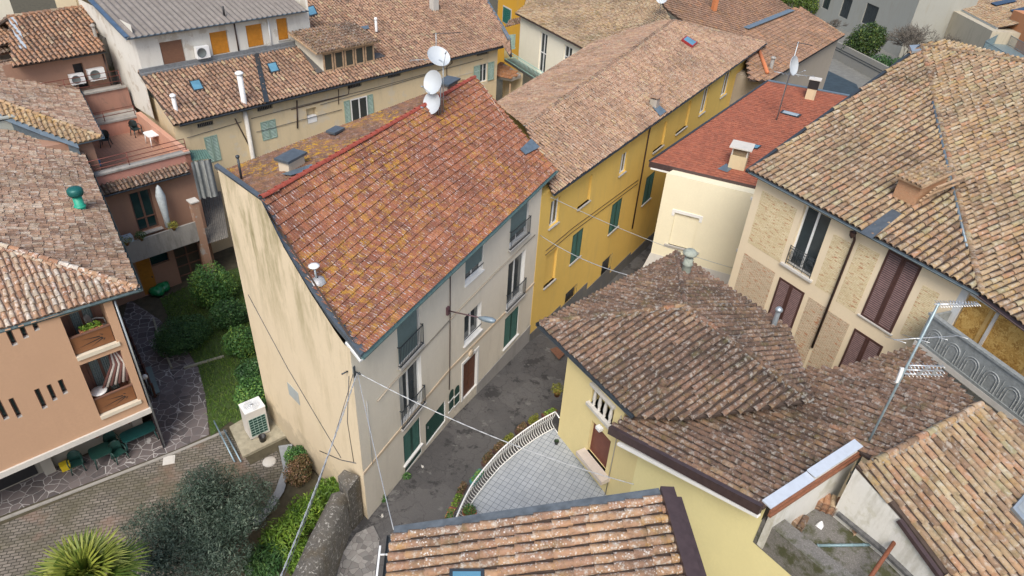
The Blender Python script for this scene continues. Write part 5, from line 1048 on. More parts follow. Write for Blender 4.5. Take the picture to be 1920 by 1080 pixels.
for k in range(5): z = lat[2] + (lat[3] - lat[2]) * k / 4; WF.sbox(mb, lat[0], lat[1], z - .03, z + .03, -.1, -.04)
mb.build('lattice', frame_brown, lo_)
mb = MB(); pz0 = WF.uz(300, 470)[1]; uB1 = WF.L + .1
bzt, bzb = at(0, 0, 0)[2], 0
ub = lambda x, y, o: (lambda p: (np.dot(p[:2] - WF.A, WF.d), p[2]))(WF.px(x, y, o))
bt = ub(300, 437, 1.1)[1]; bb = ub(312, 472, 1.1)[1]; bu1 = ub(368, 425, 1.1)[0]
WF.sbox(mb, 0, bu1, bb, bt, 1.0, 1.12); WF.sbox(mb, 0, bu1, bb, bb + .18, 0, 1.0); mb.build('balcony', conc, TH)
mb = MB(); WF.sbox(mb, bu1, bu1 + .42, -.3, bt + 1.2, .75, 1.15); mb.build('corner_post', plaster('patched_post', (.37, .22, .15), .3, patch=.8, patchc=(.4, .4, .38)), TH)
mb = MB(); WF.sbox(mb, bu1 - .05, bu1 + .47, bt + 1.2, bt + 1.28, .6, 1.2); mb.build('post_cap', conc_light, TH)
re0, re1 = WF.px(190, 368, .55), WF.px(355, 320, .55); rt0, rt1 = WF.px(186, 347, .02), WF.px(350, 303, .02); zc = (re0[2] + re1[2]) / 2; re0[2] = re1[2] = zc; rt0[2] = rt1[2] = zc + .32
mb = MB(); coppi(mb, [re0, re1, rt1, rt0], None, pitch=.225, r=.09, ln=.36, mat=0); rf_ = mb.build('porch_roof', [TC['V'], deck], TH); mb = MB(); gutter(mb, re0 + [0.05, -.05, -.07], re1 + [.05, -.05, -.07], .07); mb.build('gutter', dark_metal, TH)
mb = MB(); WF.sbox(mb, 0, WF.L, zpar - .1, zpar, -.38, .08); mb.build('coping', conc, TH)
# terrace floor + back walls
tq = V2(at(230, 251, ztf)); tdep = np.dot(fq - tq, fn); WB = Wall(fL - fn * tdep, fR - fn * tdep)
mb = MB(); floor_t = brickmat('rust_floor_tiles', (.33, .19, .13), (.38, .22, .15), (.18, .12, .1), 1.0, .2, .2, .008, 0, vert=False, bmp=.1, rotz=R_(-47), offset=0)
mb.prism([fL - fn * .2, fR - fn * .2, fR - fn * tdep, fL - fn * tdep], ztf - .25, ztf); mb.build('terrace_floor', floor_t, TH)
zc2 = WB.uz(232, 222)[1]; u2 = WB.uz(290, 212)[0]; mb = MB(); WB.mesh(mb, ztf - .2, zc2 - .1, 0); WB.sbox(mb, 0, WB.L, zc2 - .1, zc2, -.4, .06, 1); mb.build('terrace_back_wall', [plaster('pink_render', (.56, .28, .20), .5, (.3, .16, .13), .6), conc], TH)
mb = MB(); WR_ = Wall(fR, fR - fn * tdep); mb.hexa([(*fR, ztf - .2), (*(fR - fn * tdep), ztf - .2), (*(fR - fn * tdep - fdr * .3), ztf - .2), (*(fR - fdr * .3), ztf - .2), (*fR, zpar + .05), (*(fR - fn * tdep), zc2 + .2), (*(fR - fn * tdep - fdr * .3), zc2 + .2), (*(fR - fdr * .3), zpar + .05)]); mb.build('side_parapet', plaster('pink_render2', (.56, .30, .21), .3), TH)
def tubrail(parent, A, B, hs, posts, m, name='railing'):
    A = np.asarray(A); B = np.asarray(B); mb = MB()
    for h in hs: mb.tube([A + [0, 0, h], B + [0, 0, h]], .022, n=5)
    for t in posts: q = A + (B - A) * t; mb.tube([q, q + [0, 0, max(hs)]], .024, n=5)
    return mb.build(name, m, parent)
tubrail(TH, WF.pt(.4, zpar, -.15), WF.pt(WF.L - .1, zpar, -.15), (.22, .45, .72), (0, .55, 1), red_rail)
tubrail(TH, WB.pt(0, zc2, -.15), WB.pt(WB.L - .3, zc2, -.15), (.3, .62), (0, .35, .75, 1), red_rail)
# second level behind: brown wall with dark coping
zf3 = zc2 - .3; t3q = V2(at(200, 212, zf3)); dep3 = np.dot(fq - t3q, fn); WB2 = Wall(fL - fn * dep3 - fdr * 2, fR - fn * dep3 + fdr * .3)
mb = MB(); mb.prism([WB.A - fn * .1, WB.B - fn * .1, WB2.B, WB2.A], zf3 - .3, zf3 - .0); mb.build('upper_floor', conc, TH)
zc3 = WB2.uz(190, 169)[1]; u3 = WB2.uz(228, 162)[0]; mb = MB(); WB2.mesh(mb, zf3 - .2, zc3 - .1, 0); WB2.sbox(mb, 0, u3 + .2, zc3 - .1, zc3, -.5, .1, 1); mb.build('upper_wall', [plaster('stained_rose', (.36, .19, .14), .8, (.2, .12, .1), .6, patch=.6, patchc=(.22, .14, .11)), conc], TH)
tubrail(TH, WB2.pt(.5, zc3, -.2), WB2.pt(u3 + .1, zc3, -.2), (.3, .65, .95), (.3, .65, 1), red_rail)
# top block with AC units
GE1, GE2 = at(116, 109, 11.6), at(198, 95, 11.6)
gq = V2(GE2) - unit(135) * -.5; WG = Wall(V2(GE1) + unit(135) * .5 - fdr * 3, V2(GE2) + unit(135) * .5)
gdr = Fr and WG.rect((150, 168), (168, 163), (128, 122)); WG.op.append((*gdr, .3))
mb = MB(); WG.mesh(mb, -.5, 11.55, 0, back=1); e_ = WG.B; Wall(e_, e_ + unit(135) * 8).mesh(mb, -.5, 11.55, 0); mb.build('top_wall', [brown_wall, black_rubber], TH)
mb = MB(); mb.tube([WG.pt(WG.L - .1, 11.3, .05), WG.pt(WG.L - .1, 6, .05)], .05); mb.build('downpipe', copper_dark, TH)
pG = plane3(GE1, GE2, GE1 + np.append(unit(134.7), .36)); mb = MB(); gl = opl(pG, 42, 92)
coppi(mb, [GE1 - (GE2 - GE1) * 1.05, GE2, opl(pG, 160, 12), opl(pG, 14, 32)], None, pitch=.27, r=.1, ln=.36, mat=0); roofG = mb.build('roof', [TC['G'], deck], TH)
mb = MB(); gr = (opl(pG, 160, 12), opl(pG, 14, 32)); ridge(mb, gr[1], gr[0], .12, .4, 0, .02, 1); mb.build('ridge_tiles', [TC['G'], TC['G']], roofG); mb = MB(); mb.bar(opl(pG, 22, 34), opl(pG, 44, 92), .35, .12); mb.build('verge_flashing', plain('pale_flashing', (.5, .56, .6), .4, .3), roofG)
mb = MB(); gutter(mb, GE1 - [0, 0, .06], GE2 - [0, 0, .06], .08); mb.build('gutter', dark_metal, TH)
mb = MB(); gr2 = [g_ + np.append(unit(134.7), -.3) * 7 for g_ in gr]; coppi(mb, [gr2[0], gr2[1], gr[1], gr[0]], None, pitch=.27, r=.1, ln=.36, mat=0); mb.build('roof', [TC['V'], deck], TH)
vent(roofG, opl(pG, 180, 70), .1, .6, conc, zinc)
# small roofs at the far left edge
LHs = thing('far_left_house', 'low house with orange and brown tile roofs at the top left corner', 'house', (*V2(at(10, 100, 10)), 0))
fz = plane3(at(-60, 112, 10.6), at(44, 88, 10.6), at(-60, 112, 10.6) + np.append(unit(134.7), .36)); mb = MB(); coppi(mb, [at(-90, 118, 10.6), at(46, 90, 10.6), opl(fz, 30, 78), opl(fz, -90, 100)], None, pitch=.27, r=.1, ln=.36, mat=1); fz2 = plane3(at(-60, 96, 10.9), at(40, 78, 10.9), at(-60, 96, 10.9) + np.append(unit(134.7), .36))
coppi(mb, [at(-90, 100, 11.0), at(34, 78, 11.0), opl(fz2, 16, 38), opl(fz2, -90, 50)], None, pitch=.27, r=.1, ln=.36, mat=0); mb.build('roof', [TC['G'], TC['V']], LHs)
q_ = V2(at(30, 84, 10.5)); shell(LHs, [q_ - fdr * 14, q_, q_ + unit(135) * 8, q_ - fdr * 14 + unit(135) * 8], -1, 10.4, [conc])
cq_ = V2(at(20, 32, 10)); CWt = thing('cream_gable_house', 'cream gabled house end at the top left edge of the view', 'house', (*cq_, 0)); shell(CWt, [cq_ - fdr * 12, cq_ + fdr * .3, cq_ + unit(135) * 9, cq_ - fdr * 12 + unit(135) * 9], -1, 13, [cream_wall])

# ================================================================ BEIGE TOWER WALL behind the terraces
tw0 = V2(at(163, 62, 11.6)); TWh = thing('beige_tower_house', 'narrow beige house end with a pale flue pipe beside the corrugated roof', 'house', (*tw0, 0)); tA, tB = tw0 + unit(135) * .4, V2(at(246, 42, 11.6)) + unit(135) * .4; WTw = Wall(tA, tB)
shell(TWh, [tA, tB, tB + unit(135) * 6, tA + unit(135) * 6], -1, 15.5, [plaster('tower_render', (.60, .50, .33), .5, (.36, .3, .2), .5)]); mb = MB(); ut_ = WTw.uz(200, 50)[0]; mb.tube([WTw.pt(ut_, 15.4, .15), WTw.pt(ut_, 8, .15)], .13, n=10); mb.build('flue_pipe', plain('pale_flue2', (.6, .58, .54), .6), TWh)
ls0 = at(172, 30, 12.4); mb = MB(); mb.hexa([(*V2(at(x, y, 11.9)), 9.0) for x, y in ((178, 78), (212, 66), (196, 26), (168, 34))] + [at(x, y, 11.9) for x, y in ((178, 78), (212, 66), (196, 26), (168, 34))]); mb.build('side_ledge', gravel_m, TWh)
# ================================================================ LONG BEIGE HOUSE behind the white house
CZ = 9.2; CE1, CE2 = at(335, 232, CZ), at(945, 85, CZ); cd = nrm(V2(CE2) - V2(CE1)); cn = np.array([cd[1], -cd[0]]); cu = np.append(-cn, 0.34); cd3 = np.append(cd, 0); cn3 = np.append(cn, 0)
pC = plane3(CE1, CE2, CE1 + cu)
CH = thing('beige_house', 'long aged beige house with rose tile roof, wide dormer and sage green shutters', 'house', (*V2(CE1), 0))
cA, cB = V2(CE1) - cn * .4 - cd * .2, V2(CE2) - cn * .4 - cd * .3; WC = Wall(cA, cB)
def Cr(dp, *a): return sunk(WC, WC.rect(*a), dp)
cs1 = Cr(.05, (392, 306), (416, 299), (375, 260)); cs2 = Cr(.05, (493, 264), (521, 257), (487, 230)); cs3 = WC.rect((646, 216), (700, 202), (640, 191)); cs4 = Cr(.15, (899, 155), (913, 152), (893, 123))
vents = [Cr(.15, (371, 241), (401, 233), (369, 233)), Cr(.15, (483, 210), (512, 203), (482, 203)), Cr(.15, (652, 168), (678, 161), (651, 160)), Cr(.15, (727, 148), (752, 141), (726, 141)), Cr(.15, (894, 106), (916, 100), (893, 96))]
acn = Cr(.35, (577, 232), (596, 227), (574, 205))
shell(CH, [cA + cd * .2, cB, cB - cn * 14, V2(opl(pC, 264, 132)) - cn * 9 + cd * .3, V2(opl(pC, 264, 132)) + cd * .3], -3.6, CZ - .08, [beige_wall], {0: WC}, back=None)
for r in (cs1, cs2): louvre(CH, WC, r, sage, .03, 2, slat=.09)
louvre(CH, WC, (cs3[0], cs3[0] + .5, cs3[2] - 1, cs3[3]), sage, .06, 1, slat=.09); louvre(CH, WC, (cs3[1] - .5, cs3[1], cs3[2] - 1, cs3[3]), sage, .06, 1, slat=.09)
window(CH, WC, (cs3[0] + .55, cs3[1] - .55, cs3[2] - 1, cs3[3]), white_paint, glass, -.02, 2, 1)
window(CH, WC, cs4, white_paint, glass, .15, 2, 1, name='french_window'); hh = (cs4[2], cs4[3])
louvre(CH, WC, (cs4[0] - .75, cs4[0] - .02, *hh), sage, .08, 1, slat=.09); louvre(CH, WC, (cs4[1] + .02, cs4[1] + .75, *hh), sage, .08, 1, slat=.09)
for r in vents:
    mb = MB(); WC.sbox(mb, *r, -.14, -.12)
    for k in range(9): u = r[0] + (r[1] - r[0]) * (k + .5) / 9; WC.sbox(mb, u - .012, u + .012, r[2], r[3], -.1, -.07, 1)
    mb.build('attic_vent', [black_rubber, conc], CH)
mb = MB(); u0, z0 = WC.uz(458, 218); mb.tube([WC.pt(u0, 8.9, .16), WC.pt(u0 + .05, 0, .16)], .14, n=10); mb.build('flue_pipe', plain('pale_flue', (.55, .53, .48), .7), CH)
def wline(pts, r=.018, m=cable_m, name='wall_cable', W=WC, off=.05): mb = MB(); mb.tube([W.pt(*W.uz(*q), off) for q in pts], r, n=4, cap=True); return mb.build(name, m, CH)
wline([(350, 258), (452, 228)]); wline([(470, 222), (570, 196), (700, 165), (780, 143), (905, 110)]); wline([(545, 205), (652, 177), (655, 160)], .03, copper_dark, 'drain_pipe'); wline([(556, 188), (557, 240)], .05, copper_dark, 'drain_pipe'); wline([(440, 222), (466, 272)], .04, copper_dark, 'drain_pipe'); wline([(600, 196), (720, 163), (800, 140)]); wline([(480, 247), (560, 226), (640, 205)]); wline([(634, 167), (634, 195)], .03, copper_dark, 'drain_pipe'); wline([(846, 105), (847, 118), (837, 125), (837, 150)], .04, copper_dark, 'drain_pipe'); wline([(820, 152), (905, 130), (930, 122)], .012, cable_w)
mb = MB(); WC.sbox(mb, acn[0] + .05, acn[1] - .05, acn[2], acn[2] + .45, -.3, .02); mb.build('niche_heater', white_plastic, CH)
# roof
attL, attR = opl(pC, 268, 138), opl(pC, 574, 68)
ctop = CE1 + cu * 26
mb = MB(); mb.v
dz = [opl(pC, x, y) for x, y in ((560, 90), (608, 138), (712, 110), (690, 60))]
coppi(mb, [CE1, CE2, opl(pC, 942, 50), opl(pC, 908, -6), opl(pC, 800, -140), opl(pC, 380, -60), opl(pC, 568, 62), opl(pC, 258, 134), CE1 - cd3 * .3], math.degrees(math.atan2(cd[1], cd[0])), pitch=.262, r=.104, ln=.4, mat=0)
h2 = [CE2, at(958, 104, CZ), opl(pC, 967, 63) , opl(pC, 942, 50)]; h2[2] = h2[1] + (h2[3] - h2[0]) * .8; coppi(mb, [h2[0], h2[1], h2[2], h2[3]], None, pitch=.26, r=.095, ln=.38, mat=0)
roofC = mb.build('roof', [TC['C'], deck], CH)
mb = MB(); mb.bar(CE2, opl(pC, 942, 50), .12, .06); mb.bar(opl(pC, 942, 50), opl(pC, 908, -6), .3, .1); mb.bar(h2[2], h2[3], .3, .1); mb.build('verge_flashing', blue_metal, roofC)
mb = MB(); mb.bar(opl(pC, 480, 100) + pC[1] * .09, opl(pC, 500, 194) + pC[1] * .09, .3, .05, up=pC[1]); mb.build('flashing', dark_metal, roofC)
mb = MB(); gutter(mb, CE1 + cn3 * .08 - [0, 0, .07], CE2 + cn3 * .08 - [0, 0, .07], .1); gutter(mb, CE2 + cn3 * .08 - [0, 0, .07], h2[1] - [0, 0, .07], .1); mb.build('gutter', dark_metal, CH)
for q in ([(354, 155), (374, 151), (384, 170), (363, 174)], [(499, 122), (517, 118), (525, 136), (508, 140)], [(571, 17), (588, 12), (596, 29), (580, 34)]): skylight(roofC, pC, q, dark_metal, sky_glass, .13)
vent(roofC, opl(pC, 330, 206), .12, .75, white_plastic, conc); vent(roofC, opl(pC, 458, 193), .17, 1.75, white_plastic, zinc); vent(roofC, opl(pC, 706, 64) + [0, 0, .4], .1, .6, white_plastic, zinc, capr=1.3)
cc = opl(pC, 814, 18); chimney_box(roofC, cc, .6, .5, .9, math.atan2(cd[1], cd[0]), plaster('grey_chimney', (.5, .48, .44), .5), blue_metal, .03, .04, .05)
# attic
aLo, aRo = V2(attL), V2(attR); aRo = aLo + cd * np.dot(aRo - aLo, cd); WA = Wall(aLo, aRo); zab = (attL[2] + attR[2]) / 2
GRE1, GRE2 = WA.px(240, 78, .4), WA.px(576, 14, .4); zat_ = (GRE1[2] + GRE2[2]) / 2; GRE1[2] = GRE2[2] = zat_
def Ar(*a): return sunk(WA, WA.rect(*a), .1)
aw = [Ar((308, 123), (350, 115), (300, 80)), Ar((400, 104), (432, 97), (391.7, 62)), Ar((466.6, 89.6), (496, 83), (460, 48.6)), Ar((523, 76), (542.5, 72), (517.5, 36))]
mb = MB(); WA.mesh(mb, zab - 1, zat_ - .12, 0); Wall(aRo, aRo - cn * 7).mesh(mb, zab - 1, zat_ + 1, 0); Wall(aLo - cn * 9, aLo).mesh(mb, zab - 3, zat_ + .6, 0); mb.build('attic_wall', attic_wall, CH)
for k, r in enumerate(aw):
    mb = MB(); n = 14; 
    for i in range(n): z = r[2] + (r[3] - r[2]) * i / n; WA.sbox(mb, r[0] + .04, r[1] - .04, z, z + (r[3] - r[2]) / n - .006, -.08, -.05 - .006 * (i % 2))
    o_ = mb.build('roller_shutter', brown_blind if k == 0 else orange_shut, CH); mb = MB(); WA.sbox(mb, r[0] - .06, r[1] + .06, r[2] - .07, r[2], -.08, .07); mb.build('sill', stone_sill, o_)
mb = MB(); WA.sbox(mb, -.2, WA.L + .3, zab - .05, zab + .18, 0, .12); WA.sbox(mb, -.2, WA.L + .3, zab - .2, zab - .05, 0, .3); mb.build('flashing', plain('grey_step_flashing', (.2, .21, .22), .6, .2, .3), CH)
mb = MB(); ua, _ = WA.uz(441, 60); mb.tube([WA.pt(ua, zat_ - .1, .06), WA.pt(ua, zab, .06)], .05); mb.build('downpipe', copper_dark, CH); mb = MB(); ua, _ = WA.uz(503, 50); mb.tube([WA.pt(ua, zat_ - .1, .06), WA.pt(ua, zab, .06)], .06); mb.build('downpipe', white_paint, CH)
# corrugated roof
gu = np.append(-cn, .28); gn = nrm(np.cross(cd3, gu)); GL = np.linalg.norm(GRE2 - GRE1); nu = int(GL / .045); mb = MB(); rows = np.linspace(-.05, 11, 9); V = []
for v in rows:
    for i in range(nu + 1):
        u = GL * i / nu; V.append(GRE1 + cd3 * u + nrm(gu) * v + gn * (.055 * math.sin(2 * math.pi * u / .37) + (.02 if False else 0)))
F = [(j * (nu + 1) + i, j * (nu + 1) + i + 1, (j + 1) * (nu + 1) + i + 1, (j + 1) * (nu + 1) + i) for j in range(8) for i in range(nu)]
mb.add(V, F, 0, True); mb.hexa([p - gn * .12 for p in (GRE1, GRE2, GRE2 + nrm(gu) * 11, GRE1 + nrm(gu) * 11)] + [p - gn * .07 for p in (GRE1, GRE2, GRE2 + nrm(gu) * 11, GRE1 + nrm(gu) * 11)], 1)
grm, nt_, b_ = newmat('weathered_fibre_cement'); p_ = coords(nt_); cxx = noise(nt_, mapping(nt_, p_, (1, 1, 1)), 2.0, 7, .7); base_ = mix(nt_, cxx, (.10, .088, .08), (.30, .275, .25)); base_ = mix(nt_, ramp(nt_, noise(nt_, p_, 9, 5, .7), [(.45, 0), (.7, .6)]), base_, (.13, .11, .10)); L(nt_, base_, b_.inputs['Base Color']); b_.inputs['Roughness'].default_value = .95
ra = mb.build('attic_roof', [grm, deck], CH); mb = MB(); gutter(mb, GRE1 + cn3 * .08 - cd3 * .1, GRE2 + cn3 * .08, .09); mb.build('gutter', blue_metal, CH); mb = MB(); mb.bar(GRE1 + gn * .04, GRE1 + nrm(gu) * 11 + gn * .04, .26, .1, up=gn); mb.build('verge_flashing', plain('blue_flashing', (.10, .16, .24), .4, .4, .3, 3), ra)
qv = GRE1 + cd3 * np.dot(at(440, 30, zat_ + .5) - GRE1, cd3) + nrm(gu) * .8; mb = MB(); mb.tube([qv, qv + [0, 0, .6]], .07); mb.build('vent_pipe', black_rubber, ra)
# dormer
dA, dB = opl(pC, 607, 137), opl(pC, 700, 113); dlo, dhi = V2(dA), V2(dB); dhi = dlo + cd * np.dot(dhi - dlo, cd); WD = Wall(dlo, dhi); zd = dA[2]; hd = WD.uz(600, 103)[1] - zd
mb = MB(); WD.mesh(mb, zd - .2, zd + hd + .25, 0)
for q in (dlo, dhi): mb.poly([(*q, zd - .2), (*(q - cn * 3.2), zd + .9), (*(q - cn * 3.2), zd + hd + .4), (*q, zd + hd + .25)])
dm = mb.build('dormer', plaster('dormer_render', (.66, .62, .52), .4), roofC); 
for k in range(5):
    ua, ub_ = WD.L * k / 5 + .04, WD.L * (k + 1) / 5 - .04; frame_mesh(WD, (ua, ub_, zd + .05, zd + hd + .05), .05, .11, .07, 1, 1).build('window', old_wood, dm)
mb = MB(); mb.quad(*(WD.pt(u, z, .012) for u, z in ((.05, zd + .05), (WD.L - .05, zd + .05), (WD.L - .05, zd + hd), (.05, zd + hd)))); mb.build('pane', plain('dusty_pane', (.05, .055, .05), .25), dm)
de0 = WD.pt(-.6, zd + hd + .24, .3); de1 = WD.pt(WD.L + .4, zd + hd + .24, .3); mb = MB(); coppi(mb, [de0, de1, de1 + np.append(-cn, .2) * 3.3, de0 + np.append(-cn, .2) * 3.3], None, pitch=.262, r=.1, ln=.38, mat=0, deck=1); mb.build('dormer_roof', [TC['V'], old_wood], dm)
mb = MB(); mb.quad(*(opl(pC, x, y) + pC[1] * .12 for x, y in ((560, 92), (594, 140), (722, 108), (712, 102)))); mb.quad(*(opl(pC, x, y) + pC[1] * .13 for x, y in ((560, 92), (600, 138), (607, 132), (580, 92)))); mb.build('flashing', plain('dark_step_flashing', (.085, .08, .078), .7), dm)
mb = MB(); mb.quad(*(opl(pC, x, y) + pC[1] * .13 for x, y in ((575, 72), (690, 50), (692, 56), (577, 80)))); mb.build('flashing', blue_metal, dm)
# courtyard canopy roof by the white house end
kz = 6.2; ka = [at(918, 140, 6.3), at(958, 152, 6.3), at(976, 140, 6.9), at(940, 120, 6.9)]; PCn = thing('balcony_canopy', 'small orange pantile canopy above a cluttered courtyard balcony', 'canopy', (*V2(ka[0]), 0))
mb = MB(); flat_tiles(mb, [ka[0], ka[1], ka[2], ka[3]], None, w=.22, ln=.34, mat=0, deck=1, thick=.3, ribs=2); mb.build('roof', [tilemat('orange_pantiles', [(0, (.32, .13, .05)), (1, (.46, .2, .07))], lich=.2, dark=.5, moss=.1), conc], PCn)
mb = MB(); 
for q in (ka[0], ka[1]): mb.box((q[0] - .05, q[1] + .2, -1), .12, .12, 7)
mb.build('post', old_wood, PCn); mb = MB(); w_ = Wall(V2(ka[2]) + [.2, .3], V2(ka[3]) + [.2, .3]); mb.poly([(*w_.A, -1), (*w_.B, -1), (*w_.B, 6.9), (*w_.A, 6.9)]); mb.build('back_wall', beige_wall, PCn)
# lean-to with green corrugated awning by the rose house
ag = [at(350, 303, 7.5), at(398, 297, 7.5), at(386, 280, 7.85), at(347, 282, 7.85)]; LA = thing('corrugated_lean_to', 'dark green corrugated awning with a grey tarpaulin side next to the rose house', 'awning', (*V2(ag[0]), 0)); mb = MB(); n = 40; dA_ = ag[1] - ag[0]; V = []
for a, b in ((ag[0], ag[1]), (ag[3], ag[2])):
    for i in range(n + 1): q = a + (b - a) * i / n; V.append(q + [0, 0, .035 * math.sin(i * 1.57)])
mb.add(V, [(i, i + 1, n + 2 + i, n + 1 + i) for i in range(n)], 0, True); mb.build('corrugated_sheet', plain('green_corrugated', (.07, .14, .12), .6, .1, .3, 6), LA)
mb = MB(); t0 = [ag[0], ag[1]]; V = []
for z in (0, -2.4):
    for i in range(13): q = ag[0] + (ag[1] - ag[0]) * (.1 + .8 * i / 12); V.append([q[0] + .12 * math.sin(i * 1.9), q[1] - .12 * math.cos(i * 1.4), ag[0][2] + z - .05])
mb.add(V, [(i, i + 1, 14 + i, 13 + i) for i in range(12)], 0, True); mb.build('tarpaulin', plain('grey_tarpaulin', (.34, .36, .35), .8, 0, .25, 4), LA)
mb = MB(); w0 = at(362, 420, 2.6); V = []; fA_, fB_ = at(350, 372, 4.2), at(414, 358, 4.2); fC_, fD_ = at(428, 445, 2.6), at(374, 462, 2.6); n = 60
for a, b in ((fA_, fB_), (fD_, fC_)):
    for i in range(n + 1): q = a + (b - a) * i / n; V.append(q + [0, 0, .03 * math.sin(i * 1.57)])
mb.add(V, [(i, i + 1, n + 2 + i, n + 1 + i) for i in range(n)], 0, True); mb.build('corrugated_sheet', plain('rusty_grey_corrugated', (.16, .15, .135), .8, .1, .35, 6), thing('shed_roof', 'weathered grey corrugated shed roof between the rose house and the white gable', 'shed roof', (*V2(fA_), 0)))
# ================================================================ OCHRE HOUSE far behind
oq = V2(at(985, 45, 6)); od_ = unit(-61); OH = thing('ochre_house', 'deep ochre house with one green shutter glimpsed between two roofs', 'house', (*oq, 0)); oA = oq - od_ * 9 + unit(29) * 1; WO = Wall(oA, oA + od_ * 16)
WO = WO if np.dot(WO.n, -oq) > 0 else Wall(WO.B, WO.A); orr = WO.rect((943, 42), (957, 45), (942, 11)); mb = MB(); WO.mesh(mb, -1, 14, 0); mb.build('wall', ochre_far, OH)
mb = MB(); WO.sbox(mb, orr[0] - .15, orr[1] + .15, orr[2] - .1, orr[3] + .15, 0, .02); mb.build('window_surround', conc_light, OH); louvre(OH, WO, orr, plain('bright_green_shutter', (.01, .12, .085), .6), .06, 1)
ok = [at(948, 50, 7.4), at(980, 42, 7.4)]; mb = MB(); coppi(mb, [ok[0], ok[1], ok[1] + [.3, 1.0, .4], ok[0] + [.3, 1.0, .4]], None, pitch=.3, r=.12, ln=.36, mat=0); mb.build('porch_roof', [TC['V'], deck], OH)
# ================================================================ BROWN PANTILE HOUSES (top right)
MZ = 7.6; ME1, ME2 = at(1583, 66, MZ), at(1440, 152, MZ); md = nrm(V2(ME2) - V2(ME1)); mn = np.array([md[1], -md[0]]); mn = mn if np.dot(mn, np.array([1, -1])) > 0 else -mn
MH = thing('brown_pantile_house', 'low house with brown pantile roof beyond the yellow house, valley flashing in blue metal', 'house', (*V2(ME1), 0))
pM = plane3(ME1, ME2, ME1 + np.append(-mn, .32)); mb = MB(); mp = [ME1, ME2, opl(pM, 1405, 150), opl(pM, 1392, 58), opl(pM, 1480, 18), opl(pM, 1500, 14)]
flat_tiles(mb, mp, math.degrees(math.atan2(md[1], md[0])), w=.26, ln=.42, mat=0, deck=1, step=.06, rib=.02); pM2 = plane3(opl(pM, 1392, 58), opl(pM, 1480, 18), at(1330, 0, 11.2))
flat_tiles(mb, [opl(pM2, 1402, 54), opl(pM2, 1484, 16), opl(pM2, 1420, -30), opl(pM2, 1230, -50), opl(pM2, 1245, 14), opl(pM2, 1330, 75), opl(pM2, 1395, 72)], math.degrees(math.atan2(*(opl(pM2, 1440, 40) - opl(pM2, 1320, 0))[[1, 0]])), w=.26, ln=.42, mat=0, deck=1, step=.06, rib=.02)
roofM = mb.build('roof', [TC['M'], deck], MH); mb = MB(); mb.bar(opl(pM, 1396, 54) + [0, 0, .1], opl(pM, 1482, 20) + [0, 0, .1], .9, .06); mb.build('valley_flashing', blue_metal, roofM)
mb = MB(); ridge(mb, ME1, opl(pM, 1500, 14), .11, .4, 0, .02); mb.build('ridge_tiles', TC['G'], roofM)
mw0, mw1 = V2(ME1) - mn * .4 + md * .2, V2(ME2) - mn * .4; plan = [mw0, mw1, mw1 - mn * 9, mw0 - mn * 9]; plan = plan if np.dot(Wall(plan[0], plan[1]).n, mn) > 0 else plan[::-1]; shell(MH, plan, -3.8, MZ - .05, [plaster('grey_brown_render', (.35, .3, .24), .5)]); mb = MB(); gutter(mb, ME1 - [0, 0, .05], ME2 - [0, 0, .05], .09); mb.build('gutter', dark_metal, MH)
vent(roofM, opl(pM, 1445, 128), .16, .8, conc, white_plastic); cM = opl(pM2, 1338, 20); mb = MB(); mb.box(cM, .4, .4, 1.3, .5); mb.box(cM + [0, 0, 1.3], .5, .5, .25, .5); mb.build('chimney', plain('orange_chimney', (.5, .18, .07), .8), roofM)
cM2 = opl(pM, 1295, 30); mb = MB(); mb.tube([opl(pM, 1422, 96) + [0, 0, .15], opl(pM, 1438, 140) + [0, 0, .15]], .17, n=8); mb.build('clay_drain', plain('bright_clay', (.5, .17, .07), .8), roofM)
# rear slope strip beyond yellow hip
# ================================================================ FAR TOP RIGHT BUILDINGS
fa = V2(at(1640, 120, 0)); ud = unit(-48)
TB = thing('far_beige_house', 'beige house with a tile roof carrying dark solar panels in the top right corner', 'house', (*V2(at(1760, 80, 2)), 0))
ta, tb_ = V2(at(1725, -14, 5.5)), V2(at(1862, 57, 5.5)); ta = ta - nrm(tb_ - ta) * 9; WT = Wall(ta, tb_); WT = WT if np.dot(WT.n, -tb_) > 0 else Wall(tb_, ta); tn = -WT.n
shell(TB, [WT.A, WT.B, WT.B + tn * 9, WT.A + tn * 9], -3.6, 5.4, [plaster('sand_render', (.46, .41, .31), .6, (.28, .26, .2))]); te0, te1 = at(1735, -18, 5.6), at(1870, 52, 5.6)
pT = plane3(te0, te1, te0 + np.append(tn, .3)); mb = MB(); coppi(mb, [te0, te1, te1 + np.append(tn, .3) * 8, te0 + np.append(tn, .3) * 8], None, pitch=.28, r=.1, ln=.4, mat=0); rT = mb.build('roof', [TC['R'], deck], TB); mb = MB(); mb.bar(te0 - [0, 0, .08], te1 - [0, 0, .08], .25, .2); mb.build('gutter', zinc, TB)
for k in range(4): 
    q = te0 + (te1 - te0) * (.18 + .2 * k) + np.append(tn, .3) * (2.6 + .3 * k) + [0, 0, .22]; dd = nrm(te1 - te0); uu = nrm(np.append(tn, .3)); mb = MB(); mb.hexa([q, q + dd * 1.6, q + dd * 1.6 + uu * 2.6, q + uu * 2.6] + [p + [0, 0, .06] for p in (q, q + dd * 1.6, q + dd * 1.6 + uu * 2.6, q + uu * 2.6)]); mb.build('solar_panel', solar, rT)
GBh = thing('grey_far_house', 'grey house with a pale green glazed awning behind the bare trees', 'house', (*V2(at(1620, 60, 0)), 0))
